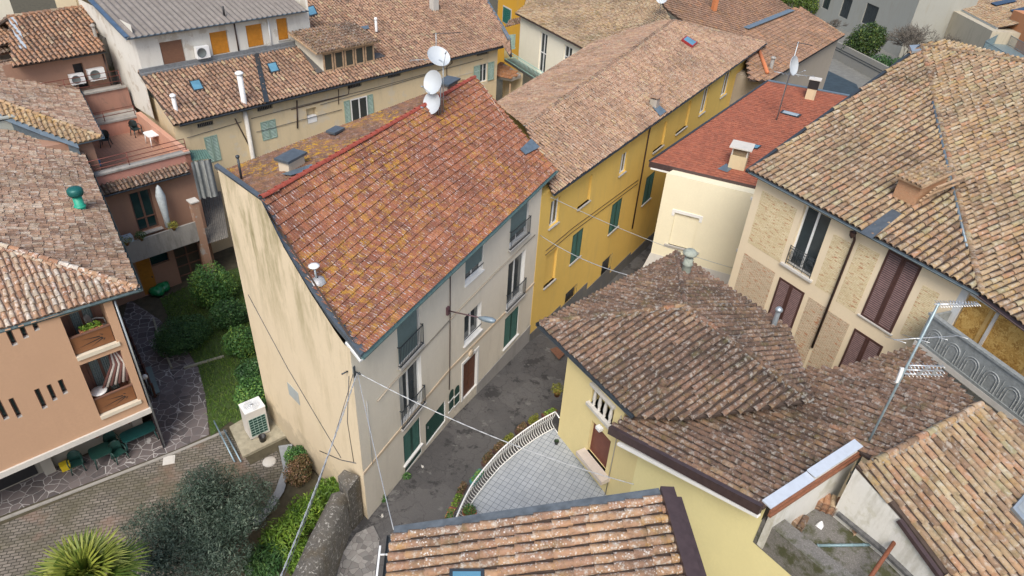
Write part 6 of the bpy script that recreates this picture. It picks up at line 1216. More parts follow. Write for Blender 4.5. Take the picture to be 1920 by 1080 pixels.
ga, gb_ = V2(at(1560, 28, 0)), V2(at(1690, 92, 0)); WGh = Wall(ga - nrm(gb_ - ga) * 6, gb_); WGh = WGh if np.dot(WGh.n, -ga) > 0 else Wall(gb_, ga - nrm(gb_ - ga) * 6); n_ = -WGh.n
for q in (((1572, 30), (1588, 36), (1575, -10)), ((1614, 42), (1636, 52), (1620, 2)), ((1540, 14), (1552, 19), (1543, -20))): WGh.op.append((*WGh.rect(*q), .2))
ops_ = [o[:4] for o in WGh.op]; shell(GBh, [WGh.A, WGh.B, WGh.B + n_ * 9, WGh.A + n_ * 9], -3.6, 7, [plaster('dim_grey_render', (.36, .36, .32), .5)], {0: WGh})
for r in ops_: window(GBh, WGh, r, dark_metal, glass, .2, 2, 1)
aw0, aw1 = at(1640, 8, 3.4), at(1690, 30, 3.4); mb = MB(); bk = np.append(n_, .25) * 2.2; mb.hexa([aw0, aw1, aw1 + bk, aw0 + bk] + [p + [0, 0, .06] for p in (aw0, aw1, aw1 + bk, aw0 + bk)]); aw_ = mb.build('awning', plain('pale_green_sheet', (.38, .46, .4), .5, 0, .2), GBh); mb = MB()
for k in range(9): q = aw0 + (aw1 - aw0) * k / 8; mb.bar(q + [0, 0, .08], q + bk + [0, 0, .08], .05, .05)
mb.bar(aw0, aw1, .12, .2); mb.build('awning_ribs', conc_light, aw_)
# ================================================================ GROUND
GZ = -3.6
mb = MB(); mb.quad((-300, -60, GZ), (300, -60, GZ), (300, 420, GZ), (-300, 420, GZ)); mb.build('ground', earth, kind='structure')
# street: strip that dips at the white house and rises along the alley
left = [((600, 1120), .95), ((640, 1040), .85), ((690, 973), .7), ((758, 892), .45), ((830, 803), .1), ((915, 711), -.3), ((991, 642), -.73)]
Lp = [V2(at(x, y, z)) for (x, y), z in left]; Lz = [z for _, z in left]
for k in range(1, 11): Lp.append(p2 + YD * (k * 2.6)); Lz.append(float(np.interp(k * 2.6, [0, 4.5, 10, 18, 30], [-.73, -1.4, -2.45, -2.85, -2.9])))
Rp = [p + (np.array([W1.n[0], W1.n[1]]) if i < 7 else yn) * (8.5 if i < 7 else 7.5) for i, p in enumerate(Lp)]
mb = MB(); V = []
for a, b, z in zip(Lp, Rp, Lz):
    n_ = nrm(b - a)
    for t in np.linspace(-.6, np.linalg.norm(b - a), 8): q = a + n_ * t; V.append((q[0], q[1], z + .03 * math.sin(q[0] * 1.3 + q[1]) ))
K = len(Lp); mb.add(V, [(i * 8 + j, i * 8 + j + 1, (i + 1) * 8 + j + 1, (i + 1) * 8 + j) for i in range(K - 1) for j in range(7)], 0, True); mb.build('street', asph, kind='structure')
def sheet(name, px, z, m, dz=0, kind='structure'): mb = MB(); mb.poly([at(x, y, z) for x, y in px]); return mb.build(name, m, kind=kind)
mb = MB(); cb = [(628, 1100, .9), (640, 1040, .86), (668, 1000, .79), (700, 985, .72), (712, 1010, .74), (705, 1060, .8), (700, 1100, .85)]; mb.poly([at(x, y, z + .045) for x, y, z in cb]); mb.build('cobbled_patch', cobble, kind='structure')
rp = [(1031, 655), (1050, 648), (1062, 660), (1048, 674)]; mb = MB(); mb.poly([at(x, y, -.42) for x, y in rp]); mb.build('road_patch', plain('rust_patch', (.16, .075, .045), .9, 0, .3, 8), kind='structure')
# garden: everything left of the gable at z = 0
def gpoly(name, px, z, m, **k): mb = MB(); mb.poly([at(x, y, z) for x, y in px][::-1]); return mb.build(name, m, **k)
mb = MB(); gw = [V2(at(x, y, 0)) for x, y in ((-300, 1200), (640, 1130))]; 
mb.prism([V2(at(-420, 1150, 0)), np.array([-7.1, 11.5]), np.array([-6.3, 15.5]), p1 + [-.3, .1], rearN + [-.1, 0], rearN + [3, 9], V2(at(420, 380, 0)), V2(at(240, 430, 0)), V2(at(-420, 700, 0))], -.6, -.02); mb.build('garden_earth', earth, kind='structure')
herring = brickmat('herringbone_pavers', (.15, .135, .115), (.24, .215, .185), (.03, .028, .022), 1.0, .30, .15, .018, .0, vert=False, bmp=.6, rotz=R_(-18), offset=.5, moss=.6, pink=.6)
pavp = [(-400, 1120), (-200, 1010), (0, 985), (330, 850), (425, 805), (470, 872), (520, 845), (535, 880), (500, 960), (430, 1060), (380, 1200), (-400, 1300)]
gpoly('driveway', pavp, .0, herring, kind='structure')
gpoly('stone_patio', [(-300, 1020), (0, 968), (330, 843), (392, 815), (385, 740), (372, 690), (352, 660), (300, 600), (240, 560), (225, 620), (262, 700), (290, 780), (200, 840), (0, 910), (-300, 960)], .012, crazy_pave, kind='structure')
mb = MB(); kp = [at(x, y, 0) for x, y in ((-300, 1035), (0, 975), (330, 848), (425, 808))]
for a, b in zip(kp, kp[1:]): mb.bar(a, b, .14, .07)
mb.build('kerb', conc, kind='structure')
lawnp = [(395, 818), (385, 740), (372, 690), (352, 655), (318, 600), (300, 560), (392, 520), (450, 500), (480, 640), (500, 770), (450, 800), (432, 790)]
gm = grassmat('grass', (.05, .105, .015), (.09, .185, .025), (.18, .24, .05)); gpoly('lawn', lawnp, .02, plain('turf', (.05, .085, .02), .95, 0, .45, 5), kind='structure')
def inpoly(P, A):
    x, y = P[:, 0], P[:, 1]; c = np.zeros(len(P), bool); n = len(A); j = n - 1
    for i in range(n):
        k = ((A[i][1] > y) != (A[j][1] > y)) & (x < (A[j][0] - A[i][0]) * (y - A[i][1]) / (A[j][1] - A[i][1] + 1e-12) + A[i][0]); c ^= k; j = i
    return c
lw_ = np.array([V2(at(x, y, 0)) for x, y in lawnp]); mn_, mx_ = lw_.min(0), lw_.max(0); P = rng.random((26000, 2)) * (mx_ - mn_) + mn_; P = P[inpoly(P, lw_)]
keep = (np.sin(P[:, 0] * 1.7) * np.cos(P[:, 1] * 1.3) + rng.random(len(P)) * 1.6) > .25; P = P[keep]; T = len(P); an = rng.random(T) * 6.28; h = .05 + .11 * rng.random(T); le = .07 * rng.standard_normal((T, 2)); Vg = np.zeros((T, 4, 3)); dx = np.stack([np.cos(an), np.sin(an)], 1) * .018
Vg[:, 0, :2] = P - dx; Vg[:, 1, :2] = P + dx; Vg[:, 2, :2] = P + le + dx * .3; Vg[:, 3, :2] = P + le - dx * .3; Vg[:, :2, 2] = .02; Vg[:, 2:, 2] = (.02 + h)[:, None]
mb = MB(); mb.np_quads(Vg, 4, [(0, 1, 2, 3)], 0, False, rng.random(T)); mb.build('grass', gm, kind='stuff')
mb = MB(); bp = [at(x, y, .05) for x, y in ((288, 598), (300, 640), (322, 690), (345, 690), (420, 668))]
for a, b in zip(bp[:2], bp[1:3]): mb.bar(a, b, .1, .16)
mb.bar(bp[3], bp[4], .14, .1); mb.build('lawn_edging', plain('edging_stone', (.3, .29, .22), .9, 0, .3), kind='structure')
# curved blue-grey path edge & planting bed
mb = MB(); cv = [(515, 832), (540, 838), (530, 880), (512, 925), (488, 962), (470, 985)]; inn_ = [at(x, y, .0) for x, y in cv]; V = []
cu_ = [(522, 836), (531, 878), (516, 920), (490, 958), (470, 980)]; ou_ = [(548, 832), (545, 880), (532, 922), (506, 962), (486, 985)]
for a, b in zip(cu_, ou_): V += [at(*a, .10), at(*b, .10)]
mb.add(V, [(2 * i, 2 * i + 1, 2 * i + 3, 2 * i + 2) for i in range(4)]); mb.add([v - [0, 0, .15] for v in V[::2]] + V[::2], [(i, i + 1, 6 + i, 5 + i) for i in range(4)]); mb.build('path_edging', plain('blue_grey_slab', (.26, .28, .30), .85, 0, .2, 4), kind='structure')
# courtyard behind, yard at the upper right
YZ = -1.2
yd = [(1480, 40), (1600, -40), (2100, 60), (2100, 330), (1700, 330), (1480, 200)]; mb = MB(); mb.poly([at(x, y, YZ) for x, y in yd][::-1]); mb.build('yard', plain('grey_yard', (.17, .17, .155), .95, 0, .3, 1.5), kind='structure')
mb = MB(); mb.poly([at(x, y, YZ + .02) for x, y in ((1535, 124), (1606, 158), (1640, 230), (1500, 230), (1500, 160))][::-1]); mb.build('asphalt_yard', plain('dark_yard', (.03, .05, .065), .8, 0, .4, 2), kind='structure')
# ================================================================ VEGETATION
def leafmat(name, a, c, d, tr=.25):
    m, nt, b = newmat(name); t = N(nt, 'ShaderNodeAttribute', attribute_name='tint').outputs['Fac']
    col = ramp(nt, t, [(0, a), (.55, c), (1, d)]); L(nt, col, b.inputs['Base Color']); b.inputs['Roughness'].default_value = .55; b.inputs['Specular IOR Level'].default_value = .35
    b.inputs['Transmission Weight'].default_value = 0; return m
def leaves(mb, blobs, n, size, asp=.45, droop=.0, up=.35, fill=.5):
    """blobs: (centre, radii) ; n leaves spread over them"""
    C_ = np.array([b[0] for b in blobs], float); Rr = np.array([b[1] for b in blobs], float); vol = Rr.prod(1); k = rng.choice(len(blobs), n, p=vol / vol.sum())
    d = rng.standard_normal((n, 3)); d /= np.linalg.norm(d, axis=1)[:, None]; r = (1 - (1 - fill) * 0 - fill * rng.random(n) ** 1.6)
    r *= 1 + .12 * np.sin(d[:, 0] * 7 + k) * np.cos(d[:, 1] * 6 + d[:, 2] * 5)
    P = C_[k] + d * r[:, None] * Rr[k]; nn = d * .8 + rng.standard_normal((n, 3)) * .75 + [0, 0, up]; nn /= np.linalg.norm(nn, axis=1)[:, None]
    a = np.cross(nn, rng.standard_normal((n, 3))); a /= np.linalg.norm(a, axis=1)[:, None]; a[:, 2] -= droop; b = np.cross(nn, a); s = size * (.6 + .8 * rng.random(n))[:, None]
    V = np.stack([P - a * s * .5, P + b * s * asp * .5, P + a * s * .5, P - b * s * asp * .5], 1)
    cl = np.sin(P[:, 0] * 3.1 + P[:, 2] * 2) * np.cos(P[:, 1] * 2.7); t = np.clip(.42 + .22 * cl + .28 * rng.standard_normal(n) * .7, 0, 1); mb.np_quads(V, 4, [(0, 1, 2, 3)], 0, False, t)
bark = plain('bark', (.12, .095, .07), .95, 0, .35, 12)
def shrub(name, label, cat, base, blobs, n, size, m, asp=.45, group=None, stems=5, fill=.5, droop=0):
    base = np.asarray(base, float); t = thing(name, label, cat, base, group); mb = MB(); leaves(mb, [(base + b[0], b[1]) for b in blobs], n, size, asp, droop, fill=fill); mb.build('foliage', m, t)
    mb = MB()
    for i in range(stems): b = blobs[i % len(blobs)]; q = base + np.array(b[0]) + (rng.random(3) - .5) * np.array(b[1]) * .6; mb.tube([base + (rng.random(3) - .5) * [.2, .2, 0], (base + q) / 2 + (rng.random(3) - .5) * .15, q], [.03, .022, .012], n=5)
    mb.build('stem', bark, t); return t
lf_dark = leafmat('dark_leaf', (.018, .055, .02), (.05, .125, .035), (.12, .21, .055)); lf_mid = leafmat('laurel_leaf', (.025, .08, .022), (.08, .19, .045), (.27, .39, .07)); lf_lime = leafmat('lime_leaf', (.03, .075, .01), (.12, .22, .025), (.30, .40, .06))
lf_olive = leafmat('olive_leaf', (.018, .035, .024), (.055, .085, .06), (.16, .2, .145)); lf_red = leafmat('reddish_leaf', (.03, .045, .014), (.14, .09, .04), (.32, .17, .13)); lf_yel = leafmat('yellow_green_leaf', (.05, .07, .01), (.2, .2, .03), (.38, .36, .07)); lf_palm = leafmat('palm_leaf', (.018, .045, .006), (.065, .115, .014), (.26, .28, .045))
gb_ = at(345, 650, 0); shrub('round_bush', 'big rounded dark green bush on the lawn between the two houses', 'bush', gb_, [((0, 0, .85), (1.25, 1.25, .95)), ((.5, .6, .8), (.9, .9, .8)), ((-.4, -.6, .7), (.9, .8, .7))], 15000, .085, lf_dark, .5)
for i, (x, y, h, r, n, m, lab) in enumerate([(405, 548, 1.9, 1.25, 7000, lf_mid, 'tall laurel shrub at the far end of the lawn beside the white gable'), (432, 590, 1.3, .9, 4200, lf_dark, 'dark shrub against the gable next to the tall laurel'), (455, 640, 1.2, .85, 4200, lf_mid, 'shrub with yellowish top halfway along the white gable'), (477, 690, .9, .8, 3500, lf_dark, 'low dark shrub along the gable behind the bright laurel'), (483, 738, 1.15, .95, 5200, lf_mid, 'bright laurel bush just behind the grey outdoor condenser')]):
    b0 = at(x, y + 25, 0); shrub('garden_shrub', lab, 'shrub', b0, [((0, 0, h * .75), (r, r * .9, h * .8)), ((.35, .5, h * .6), (r * .7, r * .7, h * .6)), ((-.3, -.4, h * .9), (r * .55, r * .6, h * .55))], n, .12, m, .5, group='shrubs along the white gable')
# olive tree
ob = at(400, 1050, 0); t = thing('olive_tree', 'grey green olive tree with a wide airy crown beside the driveway', 'tree', ob); mb = MB(); oc = at(385, 985, 2.4) - ob
ol = [(ob + oc + np.array(o), r) for o, r in [(tuple(1.7 * q_ for q_ in o_), tuple(1.45 * q_ for q_ in r_)) for o_, r_ in [((0, 0, 0), (1.1, 1.1, .9)), ((-.9, -.2, .1), (.85, .8, .6)), ((.7, .6, .1), (.8, .8, .7)), ((-.2, .9, .2), (.8, .75, .6)), ((.5, -.7, -.1), (.9, .8, .7)), ((-.7, -.8, -.2), (.8, .8, .6)), ((.9, -.1, .5), (.5, .5, .5)), ((-.1, .3, .8), (.6, .6, .5))]]]
leaves(mb, ol, 52000, .13, .24, fill=.95); mb.build('crown', lf_olive, t); mb = MB(); mb.tube([ob, ob + oc * .35 + [.1, 0, 0], ob + oc * .7], [.16, .12, .1], n=8); mb.build('trunk', bark, t); mb = MB()
for c, r in ol:
    for _ in range(5): q = c + rng.standard_normal(3) * np.array(r) * .5; mb.tube([ob + oc * .6, (ob + oc * .6 + q) / 2 + rng.standard_normal(3) * .1, q], [.05, .03, .008], n=4)
mb.build('limb', plain('grey_twig', (.2, .19, .17), .9), t)
# fan palm
pb_ = at(165, 1085, 0); pc = at(165, 1092, 5.4); pb_ = np.array([pc[0], pc[1], 0.]); t = thing('fan_palm', 'fan palm with yellow green fronds at the bottom left', 'palm tree', pb_); mb = MB(); mb.tube([pb_, pb_ + [0, 0, 2.8], pc - [0, 0, .2]], [.17, .15, .16], n=9); mb.build('trunk', bark, t)
for i in range(19):
    az = i * 2.399; el = R_(80 - 4.4 * i + 8 * rng.random()); d = np.array([math.cos(az) * math.cos(el), math.sin(az) * math.cos(el), math.sin(el)]); hub = pc + d * (.38 + .022 * i); side = nrm(np.cross(d, (0, 0, 1))); upv = np.cross(side, d); mb = MB(); mb.tube([pc, (pc + hub) / 2 + upv * .04, hub], .014, n=4); nb = 40; V = []; tn_ = []
    for k in range(nb):
        a = (k / (nb - 1) - .5) * R_(190); ln_ = (1.15 - .2 * abs(k / (nb - 1) - .5)) * (.92 + .14 * rng.random()); b = nrm(d * math.cos(a) + side * math.sin(a) + upv * .12 * (k % 2 - .5)); c = np.cross(b, upv); w_ = .042; tip = hub + b * ln_ - [0, 0, .12 * ln_ + .1 * rng.random()]; mid = hub + b * ln_ * .5 + upv * .03
        V.append([hub - c * .004, hub + c * .004, mid + c * w_ + upv * .006, mid - c * w_ + upv * .006]); V.append([mid - c * w_ + upv * .006, mid + c * w_ + upv * .006, tip + c * .003, tip - c * .003]); tt = np.clip(.35 + .3 * rng.random() + (.15 if i < 12 else -.05), 0, 1); tn_ += [tt, min(1, tt + .18)]
    mb.np_quads(np.array(V), 4, [(0, 1, 2, 3)], 0, False, np.array(tn_)); mb.build('frond', lf_palm, t)
# bright shrubs by the stone wall
for x, y, r, h, lab in [(575, 960, .85, .95, 'lime green oleander clump beside the stone wall'), (535, 1005, .9, .9, 'lime green oleander clump in the middle of the planting bed'), (575, 1040, .8, .8, 'lime green oleander clump lowest down the stone wall'), (620, 915, .55, .8, 'lime green oleander at the top end of the stone wall'), (500, 1045, .8, .7, 'darker oleander clump by the curved path edging')]:
    b0 = at(x, y + 18, .05); shrub('oleander', lab, 'shrub', b0, [((0, 0, h * .6), (r, r, h * .7)), ((.3, .3, h * .8), (r * .6, r * .6, h * .5)), ((-.4, -.1, h * .5), (r * .6, r * .6, h * .5))], 2600, .2, lf_dark if x == 500 else lf_lime, .22, group='oleander clumps', droop=.25)
b0 = at(560, 900, .05); shrub('russet_shrub', 'green and russet shrub in the bed between the gable and the path', 'shrub', b0, [((0, 0, .5), (.62, .62, .6)), ((.1, .35, .7), (.45, .45, .4))], 3200, .09, lf_red, .5); shrub('green_shrub', 'small green shrub behind the russet shrub at the gable foot', 'shrub', at(558, 868, .05), [((0, 0, .45), (.55, .5, .5))], 2400, .09, lf_mid, .5)
for x, y, z, lab in ((716, 938, .6, 'weed tuft at the foot of the white facade near its corner'), (762, 897, .4, 'weed tuft at the foot of the white facade below the cellar hatch'), (575, 818, .1, 'weed tuft at the corner of the condenser pad')): shrub('weed_tuft', lab, 'weed', at(x, y, z), [((0, 0, .15), (.22, .18, .2))], 260, .09, lf_mid, .4, stems=2)
# upper right trees
def tree_top(name, label, px, h, blobs, n, size, m, asp=.5, cat='tree'):
    b0 = at(*px, YZ); t = thing(name, label, cat, b0); mb = MB(); leaves(mb, [(b0 + np.array(o), r) for o, r in blobs], n, size, asp, fill=.6); mb.build('crown', m, t); mb = MB(); mb.tube([b0, b0 + [.1, 0, h * .6]], [.2, .12], n=6); mb.build('trunk', bark, t); return t
tree_top('evergreen_tree', 'dense evergreen tree with the yellowish top beside the courtyard', (1610, 118), 4, [((0, 0, 3), (2.3, 2.1, 2.4)), ((-1.2, .4, 2), (1.6, 1.6, 1.8)), ((1.2, 0.2, 3.6), (1.6, 1.5, 1.5))], 8000, .3, leafmat('evergreen_leaf', (.012, .03, .008), (.045, .085, .02), (.16, .19, .03)))
tree_top('hedge_tree', 'dark ivy clad shrub row below the evergreen tree by the courtyard wall', (1665, 140), 2, [((-1.5, .5, 1.2), (1.8, 1.0, 1.3)), ((0.6, -.6, 1.2), (1.6, 1.0, 1.3)), ((2.2, -2.0, 1.1), (1.5, 1.0, 1.2))], 4500, .25, lf_dark, cat='shrub')
tree_top('flowering_hedge', 'bright yellow green hedge at the very top behind the brown pantile roof', (1500, 22), 2, [((-2.5, 2.2, 1.8), (2.2, 1.5, 1.7)), ((0, 0.2, 1.6), (2.0, 1.4, 1.6)), ((1.6, -1.4, 1.4), (1.4, 1.2, 1.3))], 5200, .28, leafmat('hedge_leaf', (.02, .05, .008), (.09, .15, .02), (.26, .27, .04)), cat='hedge')
def bare_tree(label, px, h, lean, seed, depth=6):
    r2 = random.Random(seed); b0 = at(*px, YZ); t = thing('bare_tree', label, 'tree', b0, 'leafless trees in the upper right yard'); mb = MB(); tw = MB(); 
    def br(p, d, ln_, rad, k):
        q = p + d * ln_; m_ = (p + q) / 2 + np.array([r2.uniform(-1, 1) for _ in range(3)]) * ln_ * .07; (mb if k > depth - 2 else tw).tube([p, m_, q], [max(rad, .024), max(rad * .85, .022), max(rad * .7, .019)], n=5 if k > depth - 2 else 3, cap=False)
        if k == 0: return
        for _ in range(2 if k > depth - 1 else r2.choice((2, 3, 3))): nd = nrm(d + np.array([r2.uniform(-.85, .85), r2.uniform(-.85, .85), r2.uniform(-.35, .5)])); br(q, nd, ln_ * r2.uniform(.72, 1.02), rad * .64, k - 1)
    br(b0, nrm(np.array(lean)), h * .15, .13, depth); mb.build('trunk', bark, t); tw.build('twigs', plain('grey_brown_twig', (.17, .15, .125), .95), t)
bare_tree('leafless tree with a wide web of grey twigs in front of the beige wall', (1705, 132), 8.5, (-.15, .1, 1), 3, 7); bare_tree('leafless tree with dense brown twigs next to the evergreen', (1672, 132), 7.0, (.1, -.1, 1), 8, 7); bare_tree('slender leafless sapling in front of the grey wall near the stair', (1838, 100), 6.5, (0, 0, 1), 5, 5); bare_tree('leafless bush of reddish twigs between the bright hedge and the evergreen', (1560, 68), 4.5, (0, .1, 1), 12, 6); bare_tree('leafless tree farthest right of the wide web of grey twigs', (1760, 125), 6.0, (.1, 0, 1), 21, 6)
# ================================================================ STONE WALL
sw = thing('stone_wall', 'old lichen covered stone garden wall running down from the white house corner', 'wall', at(640, 960, .5)); mb = MB(); tl = [(622, 922), (600, 962), (580, 1002), (560, 1044), (535, 1100)]; tr_ = [(653, 924), (640, 958), (626, 1000), (610, 1040), (590, 1100)]; V = []
for (a, b) in zip(tl, tr_):
    A_, B_ = at(*a, 2.75), at(*b, 2.75); V += [[A_[0] - .05, A_[1], -.5], [*A_[:2], 2.55 + .1 * rng.random()], [*((A_ + B_)[:2] / 2), 2.8 + .1 * rng.random()], [*B_[:2], 2.6 + .1 * rng.random()], [B_[0] + .12, B_[1] + .02, -.5]]
mb.add(V, [(i * 5 + j, i * 5 + j + 1, (i + 1) * 5 + j + 1, (i + 1) * 5 + j) for i in range(4) for j in range(4)], 0, True); mb.poly(V[:5]); mb.build('wall', stone_m, sw)
mb = MB(); P4 = [at(x, y, 3.25) for x, y in ((633, 893), (646, 880), (673, 893), (652, 921))]; mb.hexa([(*p[:2], -.5) for p in P4] + P4); mb.build('pier', stone_m, sw)
# ================================================================ ROOFTOP DISHES AND AERIALS
def dish(label, c, facing, r, mast_to, group='satellite dishes on the roofs'):
    c = np.asarray(c, float); f = nrm(facing); t = thing('satellite_dish', label, 'satellite dish', mast_to, group); mb = MB(); prof = [(r * k / 7, .28 * r * ((k / 7) ** 2 - 1)) for k in range(8)]
    mb.lathe(c, prof, n=26, axis=f); mb.lathe(c, [(r, 0), (r * 1.015, .012), (r * 1.015, -.02), (r * .98, -.03)], n=26, axis=f); mb.build('reflector', plain('dish_white', (.47, .51, .54), .45, 0, .05, 3), t); mb = MB(); mt = np.asarray(mast_to, float); bk = c - f * .32 * r; mb.tube([mt, [mt[0], mt[1], bk[2] - .05], bk - f * .05], .025, n=6); mb.build('mast', zinc, t)
    mb = MB(); dn = np.array([0, 0, -1.]) + f * np.dot(f, [0, 0, 1.]); dn = nrm(dn); lp = c + f * r * 1.15 + dn * r * .55; mb.tube([c + dn * r * .95, lp], .014, n=5); mb.tube([lp + f * .05, lp - f * .1], .035, n=8); mb.build('feed_arm', zinc, t); return t
mp_ = opl(plW, 822, 215); face = np.array([-.55, -.72, .35])
def atdist(x, y, ref): r = ray(x, y); k = np.dot(np.asarray(ref) - CAM, r) / np.dot(r, r); return CAM + r * k
dish('lower white satellite dish of the pair beside the ridge chimney', atdist(809, 193, mp_ + [0, 0, .6]), face, .52, mp_); dish('upper white satellite dish of the pair beside the ridge chimney', atdist(811, 154, mp_ + [0, .2, 1.6]), face, .55, mp_ + [.1, .12, 0]); dish('grey white satellite dish turned sideways, highest of three by the ridge chimney', atdist(823, 105, mp_ + [0, .5, 2.7]), (.35, -.45, .75), .55, mp_ + [.2, .3, 0])
def yagi(mb, c, d, ln_, n, el, up=(0, 0, 1), r=.015, taper=.4):
    c = np.asarray(c, float); d = nrm(d); s = nrm(np.cross(d, up)); mb.tube([c - d * ln_ * .1, c + d * ln_], r * 1.5, n=5)
    for k in range(n): q = c + d * ln_ * k / (n - 1); e = el * (1 - taper * k / (n - 1)) / 2; mb.tube([q - s * e, q + s * e], r * .8, n=4)
def mastat(px, z, top): b = at(px[0], px[1], z); b[2] = z; return b, zat(b, *top)
am = thing('tv_antenna', 'tall galvanised mast with several aerials on the lower right roof', 'antenna', at(1588, 908, ZF)); ab = at(1588, 908, ZF); atop = zat(ab, 1745, 563); mb = MB(); mb.tube([ab, [ab[0], ab[1], atop]], .035, n=8); mb.build('mast', plain('mast_steel', (.28, .36, .39), .45, .4, .3, 6), am)
ap_ = lambda z: np.array([ab[0], ab[1], z]); rt = nrm([1, .12, 0]); zz = lambda x, y: zat(ab, x, y)
mb = MB(); yagi(mb, ap_(atop - .03), rt, 1.15, 16, .34); yagi(mb, ap_(atop - .03) + rt * .35, rt, .7, 9, .22, up=nrm([0, -.8, .6])); mb.build('aerial', alu, am)
z2 = zz(1690, 690); mb = MB()
for dz_, dy in ((.0, 0), (.13, .05), (-.12, -.04)): yagi(mb, ap_(z2 + dz_) + np.array([.1, dy, 0]), nrm([1, .05, 0]), 1.0, 10, .26 if dz_ else .4)
mb.bar(ap_(z2) + [.3, -.15, -.05], ap_(z2) + [.45, -.2, .3], .03, .06); mb.bar(ap_(z2) + [.75, -.1, -.05], ap_(z2) + [.78, -.12, .2], .03, .06); mb.build('aerial', alu, am)
z3 = zz(1722, 632); mb = MB(); q3 = ap_(z3); dd = nrm([1, .06, .12]); mb.tube([q3 - dd * .75, q3 + dd * 1.0], .013, n=5); sdv = nrm([.35, -.8, .35])
for s_, e_ in ((-.7, .33), (-.15, .42), (1.0, .3), (.45, .3)): mb.tube([q3 + dd * s_ - sdv * e_, q3 + dd * s_ + sdv * e_], .010, n=4)
mb.build('aerial', alu, am); mb = MB(); mb.bar(ap_(z2) + [-.1, 0, .05], ap_(z2) + [-.05, 0, -.5], .05, .1); mb.bar(ap_(ZF + .55) - [.06, 0, 0], ap_(ZF + .55) + [.12, 0, 0], .1, .1); mb.build('mast_clamp', white_plastic, am)
rm_ = opl(plR, 1455, 226); rtop = zat(rm_, 1508, 80); ra_ = thing('roof_mast', 'thin mast with dipole aerials rising from the red tile roof', 'antenna', rm_); mb = MB(); mb.tube([rm_, [rm_[0], rm_[1], rtop]], .03, n=6); mb.build('mast', zinc, ra_); mb = MB(); q = np.array([rm_[0], rm_[1], zat(rm_, 1486, 140)])
yagi(mb, q, nrm([1, -.1, .0]), 1.6, 4, .9); yagi(mb, q - [.2, 0, 0], nrm([-1, .1, .1]), .8, 4, .8); mb.build('aerial', zinc, ra_); mb = MB(); yagi(mb, [rm_[0], rm_[1], rtop - .05], nrm([1, -.2, -.1]), .9, 9, .4); mb.build('aerial', dark_metal, ra_)
dish('large white satellite dish on the mast above the red tile roof', np.array([rm_[0], rm_[1], zat(rm_, 1494, 122)]) + [.05, -.3, 0], (.72, -.65, .28), .62, rm_ + [.05, 0, 0]); dish('small white satellite dish cut by the top edge above the hip tiles', opl(plY, 1247, 22) + [-.2, 1.4, .9], (-.5, -.8, .3), .55, opl(plY, 1247, 22) + [-.2, 1.4, -.3])
ca_ = opl(pC, 818, 118); ctp = zat(ca_, 828, 62); aa = thing('tv_antenna', 'dark comb shaped aerial over the eave of the long beige house', 'antenna', ca_); mb = MB(); mb.tube([ca_, [ca_[0], ca_[1], ctp]], .03, n=6); mb.build('mast', zinc, aa); mb = MB(); yagi(mb, [ca_[0], ca_[1], ctp - .05], nrm([1, .5, -.02]), 2.1, 13, .5); mb.build('aerial', dark_metal, aa); mb = MB(); yagi(mb, [ca_[0] - .3, ca_[1] - .5, ca_[2] + .4], nrm([-1, -.4, 0]), 1.6, 4, 1.0); mb.build('aerial', zinc, aa)
vq = warpW(np.array([np.dot(opl(plW, 590, 497) - Of, Uf)]), np.array([np.dot(opl(plW, 590, 497) - Of, Vf)]), np.array([.05]))[0]; vv = thing('roof_vent', 'small white capped vent pipe on the lower red roof slope', 'vent', vq); mb = MB(); mb.tube([vq - [0, 0, .3], vq + [-.05, 0, .5]], .04, n=8); mb.build('pipe', zinc, vv); mb = MB(); mb.lathe(vq + [-.05, 0, .5], [(.05, 0), (.19, .05), (.2, .1), (.1, .14), (0, .15)], n=16); mb.build('cap', white_plastic, vv); mb = MB(); mb.lathe(vq + [0, 0, -.02], [(.32, -.1), (.26, .05), (.06, .12)], n=7); mb.build('collar', plain('crumpled_foil', (.5, .5, .5), .5, .4, .3, 12), vv)
# ================================================================ STREET LAMP, CABLES
W_l = W1 if W1.uz(838, 582)[0] < W1.L else W2; ul, zl = W_l.uz(838, 582); sl_ = thing('street_lamp', 'grey street lamp on a long bracket over the alley', 'street lamp', W_l.pt(ul, zl)); b0 = W_l.pt(ul, zl, .06); mb = MB(); W_l.sbox(mb, ul - .09, ul + .09, zl - .2, zl + .2, 0, .1); mb.build('bracket_box', plain('plum_box', (.12, .06, .07), .6), sl_)
ex = None
for o_ in np.linspace(.5, 4, 71):
    p_ = W_l.pt(ul, zl + .12 * o_, o_); v_ = p_ - CAM; cx_ = np.dot(v_, [_R[0], _F[0], -_D[0]]) / np.dot(v_, [_R[2], _F[2], -_D[2]]) * FPX + 960
    if cx_ > 900: ex = o_; break
ex = ex or 1.8; tip = W_l.pt(ul, zl + .12 * ex, ex); mb = MB(); mb.tube([b0, tip], .028, n=6); mb.build('arm', plain('plum_arm', (.11, .06, .07), .5, .2), sl_); dl = nrm(tip - b0); mb = MB(); sdl = nrm(np.cross(dl, (0, 0, 1))); upl = np.cross(sdl, dl); V = []
for s_, w_, h_ in ((-.1, .05, .05), (.15, .13, .11), (.5, .15, .12), (.68, .09, .06)):
    c = tip + dl * s_; V += [c - sdl * w_ - upl * .05, c + sdl * w_ - upl * .05, c + sdl * w_ * .8 + upl * h_ * .6, c + upl * h_, c - sdl * w_ * .8 + upl * h_ * .6]
